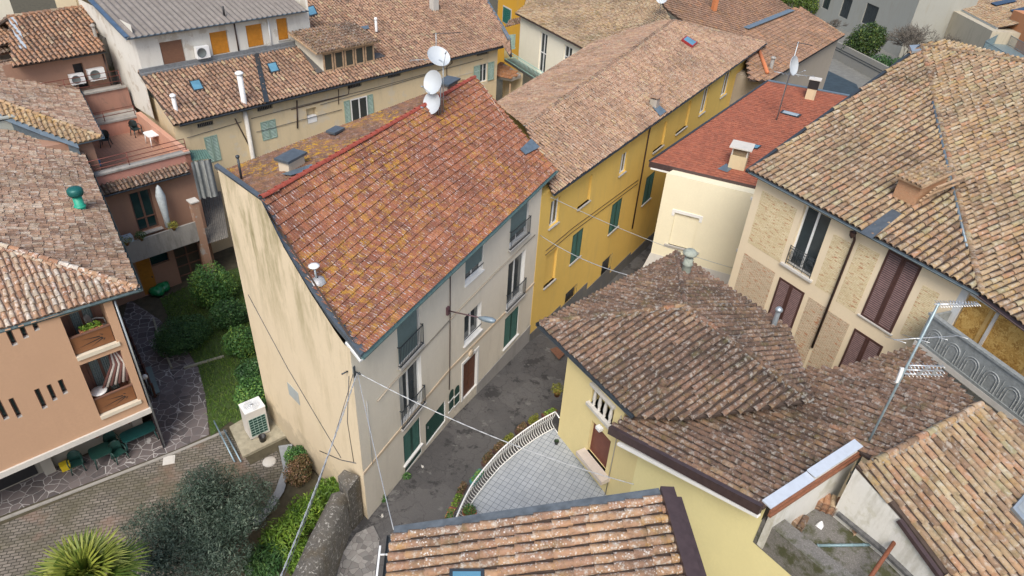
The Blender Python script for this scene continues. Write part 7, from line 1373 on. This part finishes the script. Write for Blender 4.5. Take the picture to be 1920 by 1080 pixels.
mb.add(V, [(i * 5 + j, i * 5 + (j + 1) % 5, (i + 1) * 5 + (j + 1) % 5, (i + 1) * 5 + j) for i in range(3) for j in range(5)] + [(4, 3, 2, 1, 0), (15, 16, 17, 18, 19)], 0, True); mb.build('lamp_head', plain('lamp_grey', (.22, .28, .33), .45, .2, .1), sl_); mb = MB(); c = tip + dl * .3 - upl * .07; mb.hexa([c - dl * .2 - sdl * .1, c + dl * .3 - sdl * .08, c + dl * .3 + sdl * .08, c - dl * .2 + sdl * .1] + [p - [0, 0, .03] for p in (c - dl * .2 - sdl * .1, c + dl * .3 - sdl * .08, c + dl * .3 + sdl * .08, c - dl * .2 + sdl * .1)]); mb.build('lens', glassmat('lamp_lens', (.5, .52, .52)), sl_)
def cable(label, A_, B_, sag, r, m, n=18, twist=0, group='overhead cables', name='overhead_cable'):
    A_, B_ = np.asarray(A_, float), np.asarray(B_, float); mb = MB(); tt = np.linspace(0, 1, n); base = [A_ + (B_ - A_) * t - [0, 0, 4 * sag * t * (1 - t)] for t in tt]
    if twist:
        for ph in (0, math.pi): mb.tube([p + np.array([math.cos(i * 1.3 + ph), 0, math.sin(i * 1.3 + ph)]) * r * 1.3 for i, p in enumerate(base)], r, n=5)
    else: mb.tube(base, r, n=5)
    return tag(mb.build(name, m, loc=A_), label, 'cable', group)
ck = W1.pt(.12, W1.uz(671, 690)[1], .12); cable('pale twisted cable sweeping from the white corner to the bottom edge', ck, at(522, 1092, 9.2), .15, .013, cable_w, 60, 1); cable('grey cable beside the pale twisted cable below the white corner', ck + [-.15, .1, -.05], at(530, 1086, 9.0), .3, .012, cable_m)
cable('pale cable from the white corner across the terrace to the villa', ck, at(1188, 908, 6.6), .45, .011, cable_w, 60, 1); cable('thin pale cable from the white corner down to the foreground roof', ck, at(738, 993, 9.45), .2, .013, cable_w)
wy = WY.pt(*WY.uz(1028, 368), .15); cable('pale cable crossing the alley from the ochre wall to the brick panelled house', wy, WR1.pt(*WR1.uz(1378, 502), .1), .3, .018, cable_w, 24); cable('pale cable crossing the alley from the ochre wall to the villa roof edge', WY.pt(*WY.uz(1010, 440), .1), at(1178, 516, 8.1), .25, .02, cable_w, 24)
def on(W, pts, r, m, nm, house, off=.04): mb = MB(); mb.tube([W.pt(*W.uz(*q), off) for q in pts], r, n=5); return mb.build(nm, m, house)
on(W1, [(706, 752), (734, 719), (842, 600)], .028, plain('beige_conduit', (.42, .36, .28), .7), 'wall_conduit', WH); on(W2, [(843, 598), (928, 511), (1002, 440)], .028, plain('beige_conduit2', (.42, .36, .28), .7), 'wall_conduit', WH); on(W2, [(843, 505), (842, 690), (841, 730)], .025, copper_dark, 'downpipe', WH)
on(W1, [(686, 752), (697, 870)], .012, cable_w, 'wall_cable', WH); on(Wg, [(466, 552), (540, 690), (640, 858)], .014, cable_m, 'wall_cable', WH, .02); on(Wg, [(655, 705), (652, 790), (664, 866)], .012, cable_m, 'wall_cable', WH, .02); on(Wg, [(600, 845), (640, 862), (668, 868)], .02, cable_m, 'wall_cable', WH, .02)
mb = MB(); q = W1.pt(.1, W1.uz(671, 690)[1], 0); mb.bar(q, q + np.append(W1.n, 0) * .2, .05, .05); mb.bar(q + [0, 0, -.25], q + [0, 0, .25], .08, .08); mb.tube([q + np.append(W1.n, .2) * .2, q + np.append(W1.n, -.1) * .25], .035); mb.tube([Wg.pt(Wg.L - .3, q[2] - .1, .0), Wg.pt(Wg.L - .3, q[2] - .1, .25)], .03); mb.build('cable_bracket', dark_metal, WH)
# ================================================================ GARDEN AND PATIO OBJECTS
acp = at(471, 826, .12); ad = unit(41); an_ = np.array([ad[1], -ad[0]]); a3, n3 = np.append(ad, 0), np.append(an_, 0)
pad = thing('concrete_pad', 'stained concrete slab carrying the outdoor condenser by the white gable', 'slab', at(470, 830, 0)); mb = MB(); pc_ = [at(x, y, .12) for x, y in ((430, 800), (515, 750), (545, 812), (455, 856))]; mb.hexa([(*p[:2], -.05) for p in pc_] + pc_); mb.build('slab', plain('mossy_concrete', (.34, .31, .23), .9, 0, .35, 4), pad)
AC = thing('condenser_unit', 'tall grey white outdoor condenser with top fan and green coil on a slab', 'condenser', acp); wA, dA_, hA = .93, .77, 1.68; mb = MB(); cA_ = acp + a3 * wA / 2 - n3 * dA_ / 2; mb.box(cA_ + [0, 0, .06], wA, dA_, hA - .06, R_(41)); body = mb.build('casing', plain('putty_white', (.60, .58, .55), .5, 0, .06), AC); mb = MB(); mb.box(cA_ + [0, 0, hA], wA + .03, dA_ + .03, .05, R_(41)); mb.build('top_cover', white_plastic, AC)
f0 = acp + n3 * .004; P_ = lambda u, z, o=0: f0 + a3 * u + n3 * o + np.array([0, 0, z]); mb = MB(); mb.quad(P_(.08, .2), P_(wA - .08, .2), P_(wA - .08, 1.28), P_(.08, 1.28)); coil = mb.build('coil', plain('coil_green', (.008, .05, .04), .5), AC); mb = MB()
for i in range(5): u = .08 + (wA - .16) * i / 4; mb.bar(P_(u, .2, .01), P_(u, 1.28, .01), .016, .016)
for i in range(8): z = .2 + 1.08 * i / 7; mb.bar(P_(.08, z, .012), P_(wA - .08, z, .012), .016, .016)
mb.build('guard', plain('guard_grey', (.3, .42, .38), .5), coil)
ct = cA_ + [0, 0, hA + .055]; mb = MB(); mb.lathe(ct, [(.0, -.03), (.33, -.03)], n=28); mb.build('fan_well', plain('fan_dark', (.06, .065, .07), .5), AC); mb = MB()
for k in range(20): a = k * math.pi / 10; mb.bar(ct + [math.cos(a) * .07, math.sin(a) * .07, .0], ct + [math.cos(a) * .35, math.sin(a) * .35, .0], .012, .012)
for r in (.15, .22, .29, .35): mb.tube([ct + [math.cos(a) * r, math.sin(a) * r, .006] for a in np.linspace(0, 2 * math.pi, 25)], .008, n=4, cap=False)
mb.lathe(ct, [(.0, .03), (.07, .025), (.075, 0)], n=14); mb.build('fan_grille', alu, AC)
for u in (.06, wA - .06):
    for o in (-.06, -dA_ + .06): mb = MB(); mb.box(acp + a3 * u + n3 * o, .1, .08, .07, R_(41)); mb.build('foot', black_rubber, AC)
bk = thing('bucket', 'black rounded bucket on the slab in front of the condenser', 'bucket', at(493, 826, .12)); mb = MB(); mb.lathe(at(493, 826, .12), [(0, .01), (.14, 0), (.17, .28), (.18, .3), (.15, .29), (.13, .05), (0, .05)], n=16); mb.build('tub', black_rubber, bk)
for i, (a, b, lab) in enumerate(((((401, 789), (440, 866), 'longer blue grey steel pole lying beside the condenser slab')), (((420, 806), (452, 866), 'shorter blue grey steel pole lying beside the condenser slab')))):
    A_, B_ = at(*a, .55 if i == 0 else .2), at(*b, .1); mb = MB(); mb.tube([A_, B_], .035, n=8); mb.tube([A_ - (A_ - B_) * .22, (A_ - (A_ - B_) * .22) * [1, 1, 0]], .02, n=6); tag(mb.build('steel_pole', plain('steel_blue', (.25, .35, .42), .4, .3, .2), loc=B_), lab, 'pole', 'steel poles by the slab')
for (x, y, r, nm, lab, m) in ((505, 866, .3, 'stepping_stone', 'round pale stone disc in the pavers near the curved edging', conc_light),): mb = MB(); c = at(x, y, 0); mb.lathe(c, [(0, .07), (r * .9, .06), (r, .03), (r * 1.02, 0)], n=18); tag(mb.build(nm, m, loc=c), lab, 'stone')
mb = MB(); c = at(317, 863, 0); mb.box(c, .5, .5, .03, R_(20)); mb.box(c + [0, 0, .03], .36, .36, .012, R_(20)); tag(mb.build('manhole_cover', conc_light, loc=c), 'square pale manhole cover in the herringbone pavers', 'manhole cover')
def box_leg(mb, a, b, w0, w1): mb.tube([a, b], [w0, w1], n=6)
def plastic_chair(label, m, loc, rz, group):
    t = thing('plastic_chair', label, 'chair', (0, 0, 0), group); mb = MB(); mb.hexa([(-.23, -.22, .40), (.23, -.22, .42), (.21, .22, .40), (-.21, .22, .40), (-.23, -.22, .43), (.23, -.22, .45), (.21, .22, .43), (-.21, .22, .43)]); mb.build('seat', m, t)
    mb = MB(); V = []
    for z, y, w_ in ((.43, .22, .22), (.62, .27, .25), (.8, .31, .24), (.9, .34, .14)):
        for x in np.linspace(-1, 1, 7): V.append((x * w_, y - .07 * (x * x), z))
    n0 = len(V); V += [(x, y + .025, z) for x, y, z in V]; F = [(i * 7 + j, i * 7 + j + 1, (i + 1) * 7 + j + 1, (i + 1) * 7 + j) for i in range(3) for j in range(6)]; F += [tuple(n0 + q for q in f[::-1]) for f in F]; F += [(j, n0 + j, n0 + j + 1, j + 1) for j in range(6)] + [(21 + j, 22 + j, n0 + 22 + j, n0 + 21 + j) for j in range(6)]; mb.add(V, F, 0, True); mb.build('backrest', m, t)
    for x in (-1, 1):
        for y in (-.2, .22): mb = MB(); box_leg(mb, np.array([x * .22, y, .42]), np.array([x * .27, y * 1.25, 0]), .032, .024); mb.build('leg', m, t)
        mb = MB(); mb.tube([(x * .25, .28, .62), (x * .29, .05, .66), (x * .28, -.17, .63), (x * .25, -.22, .43)], .028, n=6); mb.build('armrest', m, t)
    t.location = [float(v) for v in loc]; t.rotation_euler[2] = rz; return t
pt_ = R_(43); C1 = plastic_chair('dark green plastic chair beside the pillar under the salmon house', green_plastic, at(148, 880, 0.01), pt_ - .15, 'dark green patio chairs')
dup(C1, at(216, 842, .01), pt_ + .1, label='dark green plastic chair squeezed between the two patio tables'); dup(C1, at(227, 860, .01), pt_ + .2, label='dark green plastic chair drawn out in front of the others on the patio')
def table(label, m, c, w, d, h, rz, group):
    t = thing('plastic_table', label, 'table', (0, 0, 0), group); mb = MB(); pts = [(w / 2 * math.copysign(abs(math.cos(a)) ** .35, math.cos(a)), d / 2 * math.copysign(abs(math.sin(a)) ** .35, math.sin(a))) for a in np.linspace(0, 2 * math.pi, 29)[:-1]]; mb.prism([np.array(p) for p in pts], h - .05, h); mb.build('table_top', m, t)
    for x in (-1, 1):
        for y in (-1, 1): mb = MB(); mb.tube([(x * (w / 2 - .12), y * (d / 2 - .1), h - .05), (x * (w / 2 - .06), y * (d / 2 - .06), 0)], [.035, .025], n=6); mb.build('leg', m, t)
    t.location = [float(v) for v in c]; t.rotation_euler[2] = rz; return t
q = at(187, 845, .72); T1 = table('small dark green patio table between the chairs', green_plastic, (q[0], q[1], .01), .85, .8, .72, pt_, 'dark green patio tables'); q = at(258, 809, .72); table('long dark green patio table at the house corner', plain('teal_table', (.012, .07, .07), .4, 0, .2), (q[0], q[1], .01), 1.45, .75, .72, pt_, 'dark green patio tables')
mb = MB(); c = at(126, 878, 0); mb.box(c, .42, .3, .3, pt_); mb.box(c + [0, 0, .3], .46, .34, .04, pt_); tag(mb.build('yellow_crate', yellow_plastic, loc=c), 'yellow plastic crate standing by the grey pillar', 'crate')
def pot(label, c, r, h, m, lm, nleaf=160, group='potted plants', lr=.2, ls=.09):
    t = thing('potted_plant', label, 'potted plant', c, group); c = np.asarray(c, float); mb = MB(); mb.lathe(c, [(0, .005), (r * .72, 0), (r, h), (r * 1.08, h), (r * 1.08, h + .03), (r * .9, h + .03), (r * .85, h - .03), (0, h - .03)], n=14); mb.build('pot', m, t)
    mb = MB(); leaves(mb, [(c + [0, 0, h + lr * .6], (lr, lr, lr * .8))], nleaf, ls, .45); mb.build('foliage', lm, t); return t
for x, y, lm, lab in ((140, 829, lf_yel, 'terracotta potted plant leftmost of four on the ledge above the chairs'), (182, 816, lf_red, 'red flowered pot second of four on the ledge above the chairs'), (211, 801, lf_mid, 'leafy green terracotta pot third of four on the ledge above the chairs'), (242, 789, lf_red, 'terracotta potted plant at the right end of the ledge over the long table'), (18, 877, lf_red, 'small terracotta pot on the ledge by the bottom left windows')): pot(lab, at(x, y + 3, 1.03), .13, .2, terracotta, lm, 120, 'pots on the ground floor ledge', .17)
def trough(label, c, rz, ln_, m, lm, nleaf=350, group='planters', lh=.12, w=.22, h=.2, ls=.07):
    c = np.asarray(c, float); t = thing('planter_box', label, 'planter', c, group); mb = MB(); ca, sa = math.cos(rz), math.sin(rz); Q = lambda x, y, z: c + np.array([x * ca - y * sa, x * sa + y * ca, z]); l2, w2 = ln_ / 2, w / 2
    mb.hexa([Q(-l2 * .95, -w2 * .8, 0), Q(l2 * .95, -w2 * .8, 0), Q(l2 * .95, w2 * .8, 0), Q(-l2 * .95, w2 * .8, 0), Q(-l2, -w2, h), Q(l2, -w2, h), Q(l2, w2, h), Q(-l2, w2, h)]); 
    for a, b in ((Q(-l2, -w2, h), Q(l2, -w2, h)), (Q(l2, -w2, h), Q(l2, w2, h)), (Q(l2, w2, h), Q(-l2, w2, h)), (Q(-l2, w2, h), Q(-l2, -w2, h))): mb.bar(a, b, .03, .03)
    mb.build('trough', m, t); mb = MB(); leaves(mb, [(Q(k * ln_, 0, h + lh * .4), (ln_ * .22, w * .55, lh)) for k in (-.28, 0, .28)], nleaf, ls, .5); mb.build('foliage', lm, t); return t
trough('terracotta window box on the ledge below the salmon wall', at(70, 863, 1.03), pt_, .7, terracotta, lf_red, 60, lh=.06)
# terrace planters on the railing
def rail_at(x, y): 
    p = V2(at(x, y, ZT + .8)); k = np.argmin(np.linalg.norm(dens - p, axis=1)); return p, math.atan2(tng[k][1], tng[k][0]), k
tp_boxes = [(1030, 773, 'red rimmed planter at the villa end of the terrace railing', plain('maroon_trough', (.13, .04, .03), .6), lf_lime, 300, .08), (894, 893, 'turquoise rimmed planter halfway down the terrace railing', plain('turquoise_trough', (.05, .22, .2), .6), lf_mid, 350, .09), (857, 938, 'brown planter of green moss near the foreground roof', plain('brown_trough', (.15, .08, .06), .6), lf_lime, 380, .05), (842, 967, 'orange terracotta planter last before the foreground roof', terracotta, lf_mid, 300, .06)]
for x, y, lab, m, lm, n, lh in tp_boxes: p, a, k = rail_at(x, y); trough(lab, (*p, ZT + .6), a, .72, m, lm, n, 'planters hung on the terrace railing', lh)
for x, y, lab, lm, r in ((1000, 788, 'yellow green and russet plant hung second from the villa on the railing', lf_yel, .3), (977, 803, 'pinkish shrub hung on the railing beside the russet plant', lf_red, .28), (953, 822, 'green leaved plant with red tips on the railing above the overhead cable', lf_yel, .22), (935, 838, 'russet shrub hung on the railing just below the overhead cable', lf_red, .3), (914, 860, 'wide russet shrub with green heart above the turquoise planter', lf_red, .36), (866, 917, 'round pink leaved shrub between the turquoise and brown planters', lf_red, .3)):
    p, a, k = rail_at(x, y); trough(lab, (*p, ZT + .55), a, .55, plain('dark_trough', (.09, .05, .04), .6), lm, 650, 'planters hung on the terrace railing', r * .8, w=r * 1.3 + .05 if False else .24, ls=.075)
pot('low round green pot plant on the terrace floor near the foreground roof', at(880, 967, ZT), .26, .2, terracotta, lf_mid, 400, 'terrace pots', .26, .07); pot('small dark cactus pot alone on the terrace tiles', at(1043, 832, ZT), .1, .14, black_rubber, lf_dark, 60, 'terrace pots', .1, .05); pot('brown potted shrub behind the railing at the villa wall', at(1044, 742, ZT - .4), .16, .25, terracotta, lf_yel, 420, 'terrace pots', .32, .08)
mb = MB(); tr4 = [at(x, y, ZT + .45) for x, y in ((1010, 957), (1042, 944), (1046, 957), (1030, 966))]; mb.hexa([(*p[:2], ZT) for p in tr4] + tr4); tag(mb.build('brick_box', plain('brick_red_box', (.36, .15, .08), .8, 0, .2), loc=(*tr4[0][:2], ZT)), 'brick red box on the terrace half hidden by the foreground roof', 'box')
hz = V2(at(1140, 886, ZT)); t = thing('garden_hose', 'coil of hose on the terrace floor at the villa wall', 'hose', (*hz, ZT)); mb = MB(); mb.tube([(hz[0] + .22 * math.cos(a) , hz[1] + .22 * math.sin(a), ZT + .04 + .004 * i) for i, a in enumerate(np.linspace(0, 11, 40))], .025, n=5); mb.build('coil', plain('beige_hose', (.42, .36, .28), .7), t); mb = MB(); mb.box((hz[0] + .2, hz[1] - .55, ZT), .35, .25, .15, .5); tag(mb.build('grey_box', conc, loc=(hz[0] + .2, hz[1] - .55, ZT)), 'small grey box on the terrace floor by the hose', 'box')
# rose house terrace objects
Tz = ztf + .005; C2 = plastic_chair('dark plastic armchair on the roof terrace beside the gutter corner', plain('black_green_plastic', (.02, .035, .035), .45), at(200, 274, Tz), R_(47) - .5, 'dark terrace chairs'); dup(C2, at(258, 254, Tz), R_(47) + .15, label='dark plastic armchair on the roof terrace next to the white table')
q = at(288, 249, Tz + .72); T2 = table('white plastic table on the pink roof terrace', white_plastic, (q[0], q[1], Tz), 1.0, 1.0, .72, R_(47), None)
mb = MB(); c = at(178, 311, Tz); mb.box(c, .55, .4, .28, R_(47)); mb.box(c + [0, 0, .28], .6, .45, .04, R_(47)); tag(mb.build('storage_box', blue_plastic, loc=c), 'bright blue plastic box behind the terrace rail', 'box'); mb = MB(); c = at(162, 281, Tz); mb.lathe(c, [(0, .005), (.16, 0), (.2, .5), (.22, .52), (.18, .51), (.0, .4)], n=14); tag(mb.build('plant_pot', plain('teal_pot', (.03, .16, .2), .4), loc=c), 'tall teal pot in the shaded corner of the roof terrace', 'pot')
def ac_unit(label, W, px, w=.85, h=.62, d=.32, group='wall air conditioners', m=white_plastic):
    u, z = W.uz(*px); c = W.pt(u, z, .05); t = thing('air_conditioner', label, 'air conditioner', c, group); mb = MB(); W.sbox(mb, u - w / 2, u + w / 2, z - h / 2, z + h / 2, .05, .05 + d); mb.build('casing', m, t); mb = MB(); cc = W.pt(u - w * .12, z, .05 + d); mb.lathe(cc, [(0, .004), (h * .38, .004), (h * .4, .02), (h * .42, .0)], n=18, axis=(*W.n, 0)); g_ = mb.build('fan_grille', plain('grille_dark', (.13, .15, .15), .5), t); mb = MB()
    for s in (-1, 1): mb.bar(W.pt(u + s * w * .3, z - h / 2 - .04, 0), W.pt(u + s * w * .3, z - h / 2 - .04, .05 + d), .04, .04)
    mb.build('bracket', zinc, t); return t
ac_unit('white air conditioner on the brown wall over the upper terrace', WG, (178, 137), .95, .7); ac_unit('white air conditioner half hidden by the brown tile eave', WG, (142, 146), .8, .6); ac_unit('white air conditioner between the brown and orange attic shutters', WA, (376, 96), .85, .72)
pq = WF.px(318, 385, .5); pz_ = WF.px(318, 432, .6); t = thing('closed_parasol', 'faded striped parasol folded shut on the rose house balcony', 'parasol', (pz_[0], pz_[1], bb + .2)); mb = MB(); zt_ = zat(pz_, 305, 345); zb0 = zat(pz_, 330, 425); mb.lathe((pz_[0], pz_[1], 0), [(.04, zb0), (.17, zb0 + .1), (.16, zb0 + .7), (.26, zb0 + (zt_ - zb0) * .75), (.12, zt_ - .15), (.02, zt_)], n=12); mb.build('canopy', fabric, t); mb = MB(); mb.tube([(pz_[0], pz_[1], bb + .2), (pz_[0], pz_[1], zb0 + .2)], .025); mb.build('pole', white_paint, t)
q = WF.px(234, 449, .9); mb = MB(); mb.box((q[0], q[1], bt - .15), .8, .4, .5, R_(47)); tag(mb.build('appliance_box', plain('pale_blue_grey', (.42, .5, .56), .5), loc=(q[0], q[1], bt - .15)), 'pale blue grey box unit on the balcony by the tile eave', 'box')
for x, y, lm, lab in ((326, 430, lf_yel, 'yellowish plant spilling over the concrete balcony below the parasol'), (238, 457, lf_yel, 'withered plant at the dark end of the concrete balcony'), (265, 448, lf_dark, 'dark green box plant on the concrete balcony rim')): q = WF.px(x, y, 1.06); pot(lab, (q[0], q[1], bt - .12), .12, .16, terracotta, lm, 260, 'plants on the concrete balcony', .3, .09)
for x, y, s, lab in ((297, 553, 1, 'shiny green plastic sack in front of the orange door'), (308, 545, .95, 'second green plastic sack leaning on the grey wall behind')): 
    c = at(x, y, 0); mb = MB(); V = []; n = 14
    for i in range(7):
        ph = math.pi * i / 6
        for k in range(n): th = 2 * math.pi * k / n; r = .42 * s * math.sin(ph) * (1 + .12 * math.sin(3 * th + i)) + .01; V.append(c + [r * math.cos(th), r * math.sin(th), .3 * s * (1 - math.cos(ph)) + .05 * math.sin(2 * th)])
    mb.add(V, [(i * n + k, i * n + (k + 1) % n, (i + 1) * n + (k + 1) % n, (i + 1) * n + k) for i in range(6) for k in range(n)], 0, True); tag(mb.build('refuse_sack', bag_green, loc=c), lab, 'sack', 'green sacks by the orange door')
u, z = WP.uz(185, 727); c = WP.pt(pb2[0] + .33, pb2[2] + .15, -.45); t = thing('round_table', 'white round table in the lower balcony of the salmon house', 'table', c); mb = MB(); mb.lathe(c + [0, 0, .93], [(0, .03), (.3, .03), (.32, .0), (.3, -.02)], n=20); mb.build('table_top', white_plastic, t); mb = MB(); mb.tube([c, c + [0, 0, .93]], .03); mb.build('leg', white_plastic, t)
c = WP.pt((pb1[0] + pb1[1]) / 2 + .1, pb1[2] + .85, -.28); trough('green trailing plant behind the upper balcony panel of the salmon house', c, pt_, .8, terracotta, lf_lime, 420, lh=.16, ls=.1); c = WP.pt(pb1[1] - .35, pb1[2] + .1, -.6); t = plastic_chair('grey plastic chair in the upper balcony of the salmon house', plain('grey_chair', (.32, .33, .32), .6), c, pt_ + 1.2, None); t.scale = (1.1, 1.1, 1.35)
gl_ = at(297, 712, 0); t = thing('garden_lamp', 'white garden lamp and grey post at the salmon house corner', 'lamp', (*V2(at(281, 735, 0)), 0)); mb = MB(); g0 = np.array(t.location); mb.tube([g0, g0 + [0, 0, .9]], .04); mb.build('post', zinc, t); mb = MB(); mb.lathe(g0 + [0, 0, .9], [(.05, 0), (.13, .06), (.14, .16), (.08, .24), (0, .26)], n=14); mb.build('globe', white_plastic, t)
t = thing('timber_fence', 'low dark timber rail fence along the salmon house side wall', 'fence', at(268, 690, 0)); fa_, fb_ = at(240, 625, 0), at(292, 745, 0); mb = MB()
for z in (.35, .8): mb.bar(fa_ + [.0, 0, z], fb_ + [0, 0, z], .05, .09)
mb.build('rail', plain('dark_timber', (.09, .04, .03), .8), t)
for k in range(8): q = fa_ + (fb_ - fa_) * k / 7; mb = MB(); mb.bar(q, q + [0, 0, .95], .08, .08); mb.build('post', plain('dark_timber2', (.09, .04, .03), .8) if k == 0 else bpy.data.materials['dark_timber2'], t)
mb = MB(); q = at(300, 745, 0); mb.hexa([at(x, y, .03) for x, y in ((268, 690), (283, 686), (300, 735), (286, 742))] + [at(x, y, .2) for x, y in ((268, 690), (283, 686), (300, 735), (286, 742))]); tag(mb.build('grey_step', plain('teal_grey_slab', (.15, .2, .2), .8, 0, .2), loc=q), 'long teal grey step along the salmon house side', 'step')
# ================================================================ FLAT ROOF OBJECTS
def tile_stack(label, px, rz, nx, nz, z=ZF):
    c = at(*px, z); t = thing('roof_tile_stack', label, 'tile stack', c, 'spare roof tiles on the flat roof'); ca, sa = math.cos(rz), math.sin(rz); k = 0
    for i in range(nx):
        mb = MB(); V = []
        for j in range(nz):
            for ring, y in ((0, -.27), (1, .27)):
                rad = .1 - .012 * ring
                for p in PROF: x = (i - nx / 2) * .19 + rad * p[0] + (rng.random() - .5) * .004; zz_ = rad * p[1] * .8 + j * .05; V.append(c + np.array([x * ca - y * sa, x * sa + y * ca, zz_]))
        F = [(j * 12 + q, j * 12 + q + 1, j * 12 + 7 + q, j * 12 + 6 + q) for j in range(nz) for q in range(5)]; mb.add(V, F, 0, True, tint=np.repeat(rng.random(nz), 12)); mb.build('tiles', TC['G'], t)
tile_stack('large stack of spare clay tiles in the corner of the flat roof', (1556, 955), R_(-25), 6, 8); tile_stack('short pile of clay tiles on the green moss', (1607, 992), R_(-75), 3, 5); tile_stack('row of old reddish tiles along the crumbling parapet', (1503, 985), R_(-40), 2, 4)
c = at(1537, 986, ZF); mb = MB(); mb.lathe(c, [(.14, 0), (.1, .08), (.02, .22), (0, .23)], n=4); tag(mb.build('white_cone', white_plastic, loc=c), 'small white pointed cover on the flat roof gravel', 'cover'); A_, B_ = at(1533, 1023, ZF + .05), at(1662, 1021, ZF + .05); mb = MB(); mb.tube([A_, B_], .045, n=8)
for k in range(7): q = A_ + (B_ - A_) * k / 6; mb.tube([q - [.02, 0, 0], q + [.02, 0, 0]], .055, n=8)
tag(mb.build('grey_pipe', plain('blue_grey_pipe', (.2, .3, .33), .5, .2), loc=A_), 'blue grey pipe lying straight across the flat roof', 'pipe'); mb = MB(); A_, B_ = at(1692, 995, ZF + .9), at(1625, 1092, ZF + .5); mb.tube([A_, B_], .06, n=8); tag(mb.build('rusty_pipe', rust, loc=A_), 'rusty brown pipe slanting over the edge of the flat roof', 'pipe')
# ================================================================ UPPER RIGHT YARD
mb = MB(); a, b = at(1542, 98, YZ), at(1690, 178, YZ); d_ = nrm(b - a); n_ = np.array([-d_[1], d_[0], 0]); mb.hexa([a, b, b + n_ * .3, a + n_ * .3] + [p + [0, 0, 2.2] for p in (a, b, b + n_ * .3, a + n_ * .3)]); o_ = mb.build('yard_wall', plaster('dim_yard_wall', (.28, .27, .24), .6), loc=a); tag(o_, 'grey garden wall with dark rails along the upper courtyard', 'wall')
mb = MB(); wn2 = -n_ * .02; mb.bar(a + wn2 + [0, 0, 1.2], b + wn2 + [0, 0, 1.2], .06, .06); mb.bar(a + wn2 + [0, 0, 1.5], b + wn2 + [0, 0, 1.5], .06, .06); mb.build('rail', dark_metal, o_)
st = thing('steel_stair', 'galvanised steel outside stair and landing railing at the top right', 'stair', at(1880, 110, YZ)); s0, s1, s2 = at(1848, 78, 5.0), at(1882, 60, 5.0), at(1940, 92, 5.0); mb = MB()
for A_, B_ in ((s0, s1), (s1, s2), (s0, s0 + (s2 - s1) * 1.1)):
    for z in (0, 1.05): mb.bar(A_ + [0, 0, z - 1], B_ + [0, 0, z - 1], .06, .06)
    n = int(np.linalg.norm(B_ - A_) / .14)
    for k in range(n + 1): q = A_ + (B_ - A_) * k / n; mb.bar(q + [0, 0, -1], q + [0, 0, .05], .025, .025)
sst = plain('stair_steel', (.2, .27, .29), .45, .3, .2); mb.build('railing', sst, st); mb = MB(); e_ = s0 + (s2 - s1) * 1.1; mb.hexa([p - [0, 0, 1.2] for p in (s0, e_, s2, s1)] + [p - [0, 0, 1.1] for p in (s0, e_, s2, s1)]); mb.build('landing', sst, st); mb = MB(); mb.box(s0 - [0, 0, 7], .15, .15, 6); mb.box(s1 - [0, 0, 7], .15, .15, 6); mb.build('post', zinc, st)
oq2 = V2(at(1905, 75, 5)); ow = thing('orange_brick_house', 'orange brick house corner at the right edge beside the steel stair', 'house', (*oq2, 0)); w0 = oq2 + np.array([1.6, -.6]); shell(ow, [w0 + [0, -9.], w0 + [9., -9.], w0 + [9., 6.], w0 + [0, 6.]], -2, 7.5, [plaster('orange_brick_render', (.5, .22, .1), .3)])
mb = MB(); c = at(1828, 98, YZ); mb.lathe(c, [(0, .7), (1.5, .68), (1.7, .6), (1.75, 0)], n=24); tag(mb.build('round_cover', plain('dark_round_cover', (.045, .06, .065), .6), loc=c), 'large dark round covered tub in the yard below the stair', 'tub')
for (x, y, lab, m, s) in ((715, 968, 'crumpled pale litter on the road by the white corner', conc_light, .1), (792, 878, 'scrap of pale litter on the road near the garage door', conc_light, .09)):
    c = at(x, y, .68 if x < 750 else .35); mb = MB(); V = [c + rng.standard_normal(3) * [s, s, .02] + [0, 0, .04] for _ in range(9)]; mb.add(V, [(0, 1, 2), (2, 3, 4), (4, 5, 6), (6, 7, 8), (0, 4, 8)]); tag(mb.build('litter', m, loc=c), lab, 'litter', 'litter on the road')
# ================================================================ LIGHT
w = bpy.data.worlds.new('World'); S.world = w; w.use_nodes = True; nt = w.node_tree
sky = nt.nodes.new('ShaderNodeTexSky'); sky.sky_type = 'NISHITA'; sky.sun_disc = False
SUN_EL, SUN_AZ = R_(50), R_(189)      # azimuth measured clockwise from +Y
sky.sun_elevation = SUN_EL; sky.sun_rotation = SUN_AZ; sky.air_density = 1.0; sky.dust_density = 3.0; sky.ozone_density = .6
bg = nt.nodes['Background']; bg.inputs[1].default_value = .12; nt.links.new(sky.outputs[0], bg.inputs[0])
sl = bpy.data.lights.new('sun', 'SUN'); sl.energy = 1.8; sl.angle = R_(28); sl.color = (1, .95, .87); so = bpy.data.objects.new('sun', sl); COL.objects.link(so)
sd = Vector((math.sin(SUN_AZ) * math.cos(SUN_EL), math.cos(SUN_AZ) * math.cos(SUN_EL), math.sin(SUN_EL))); so.rotation_euler = sd.to_track_quat('Z', 'Y').to_euler(); so.location = sd * 60
S.view_settings.view_transform = 'Standard'; S.view_settings.look = 'None'; S.view_settings.exposure = .72; S.view_settings.gamma = 1
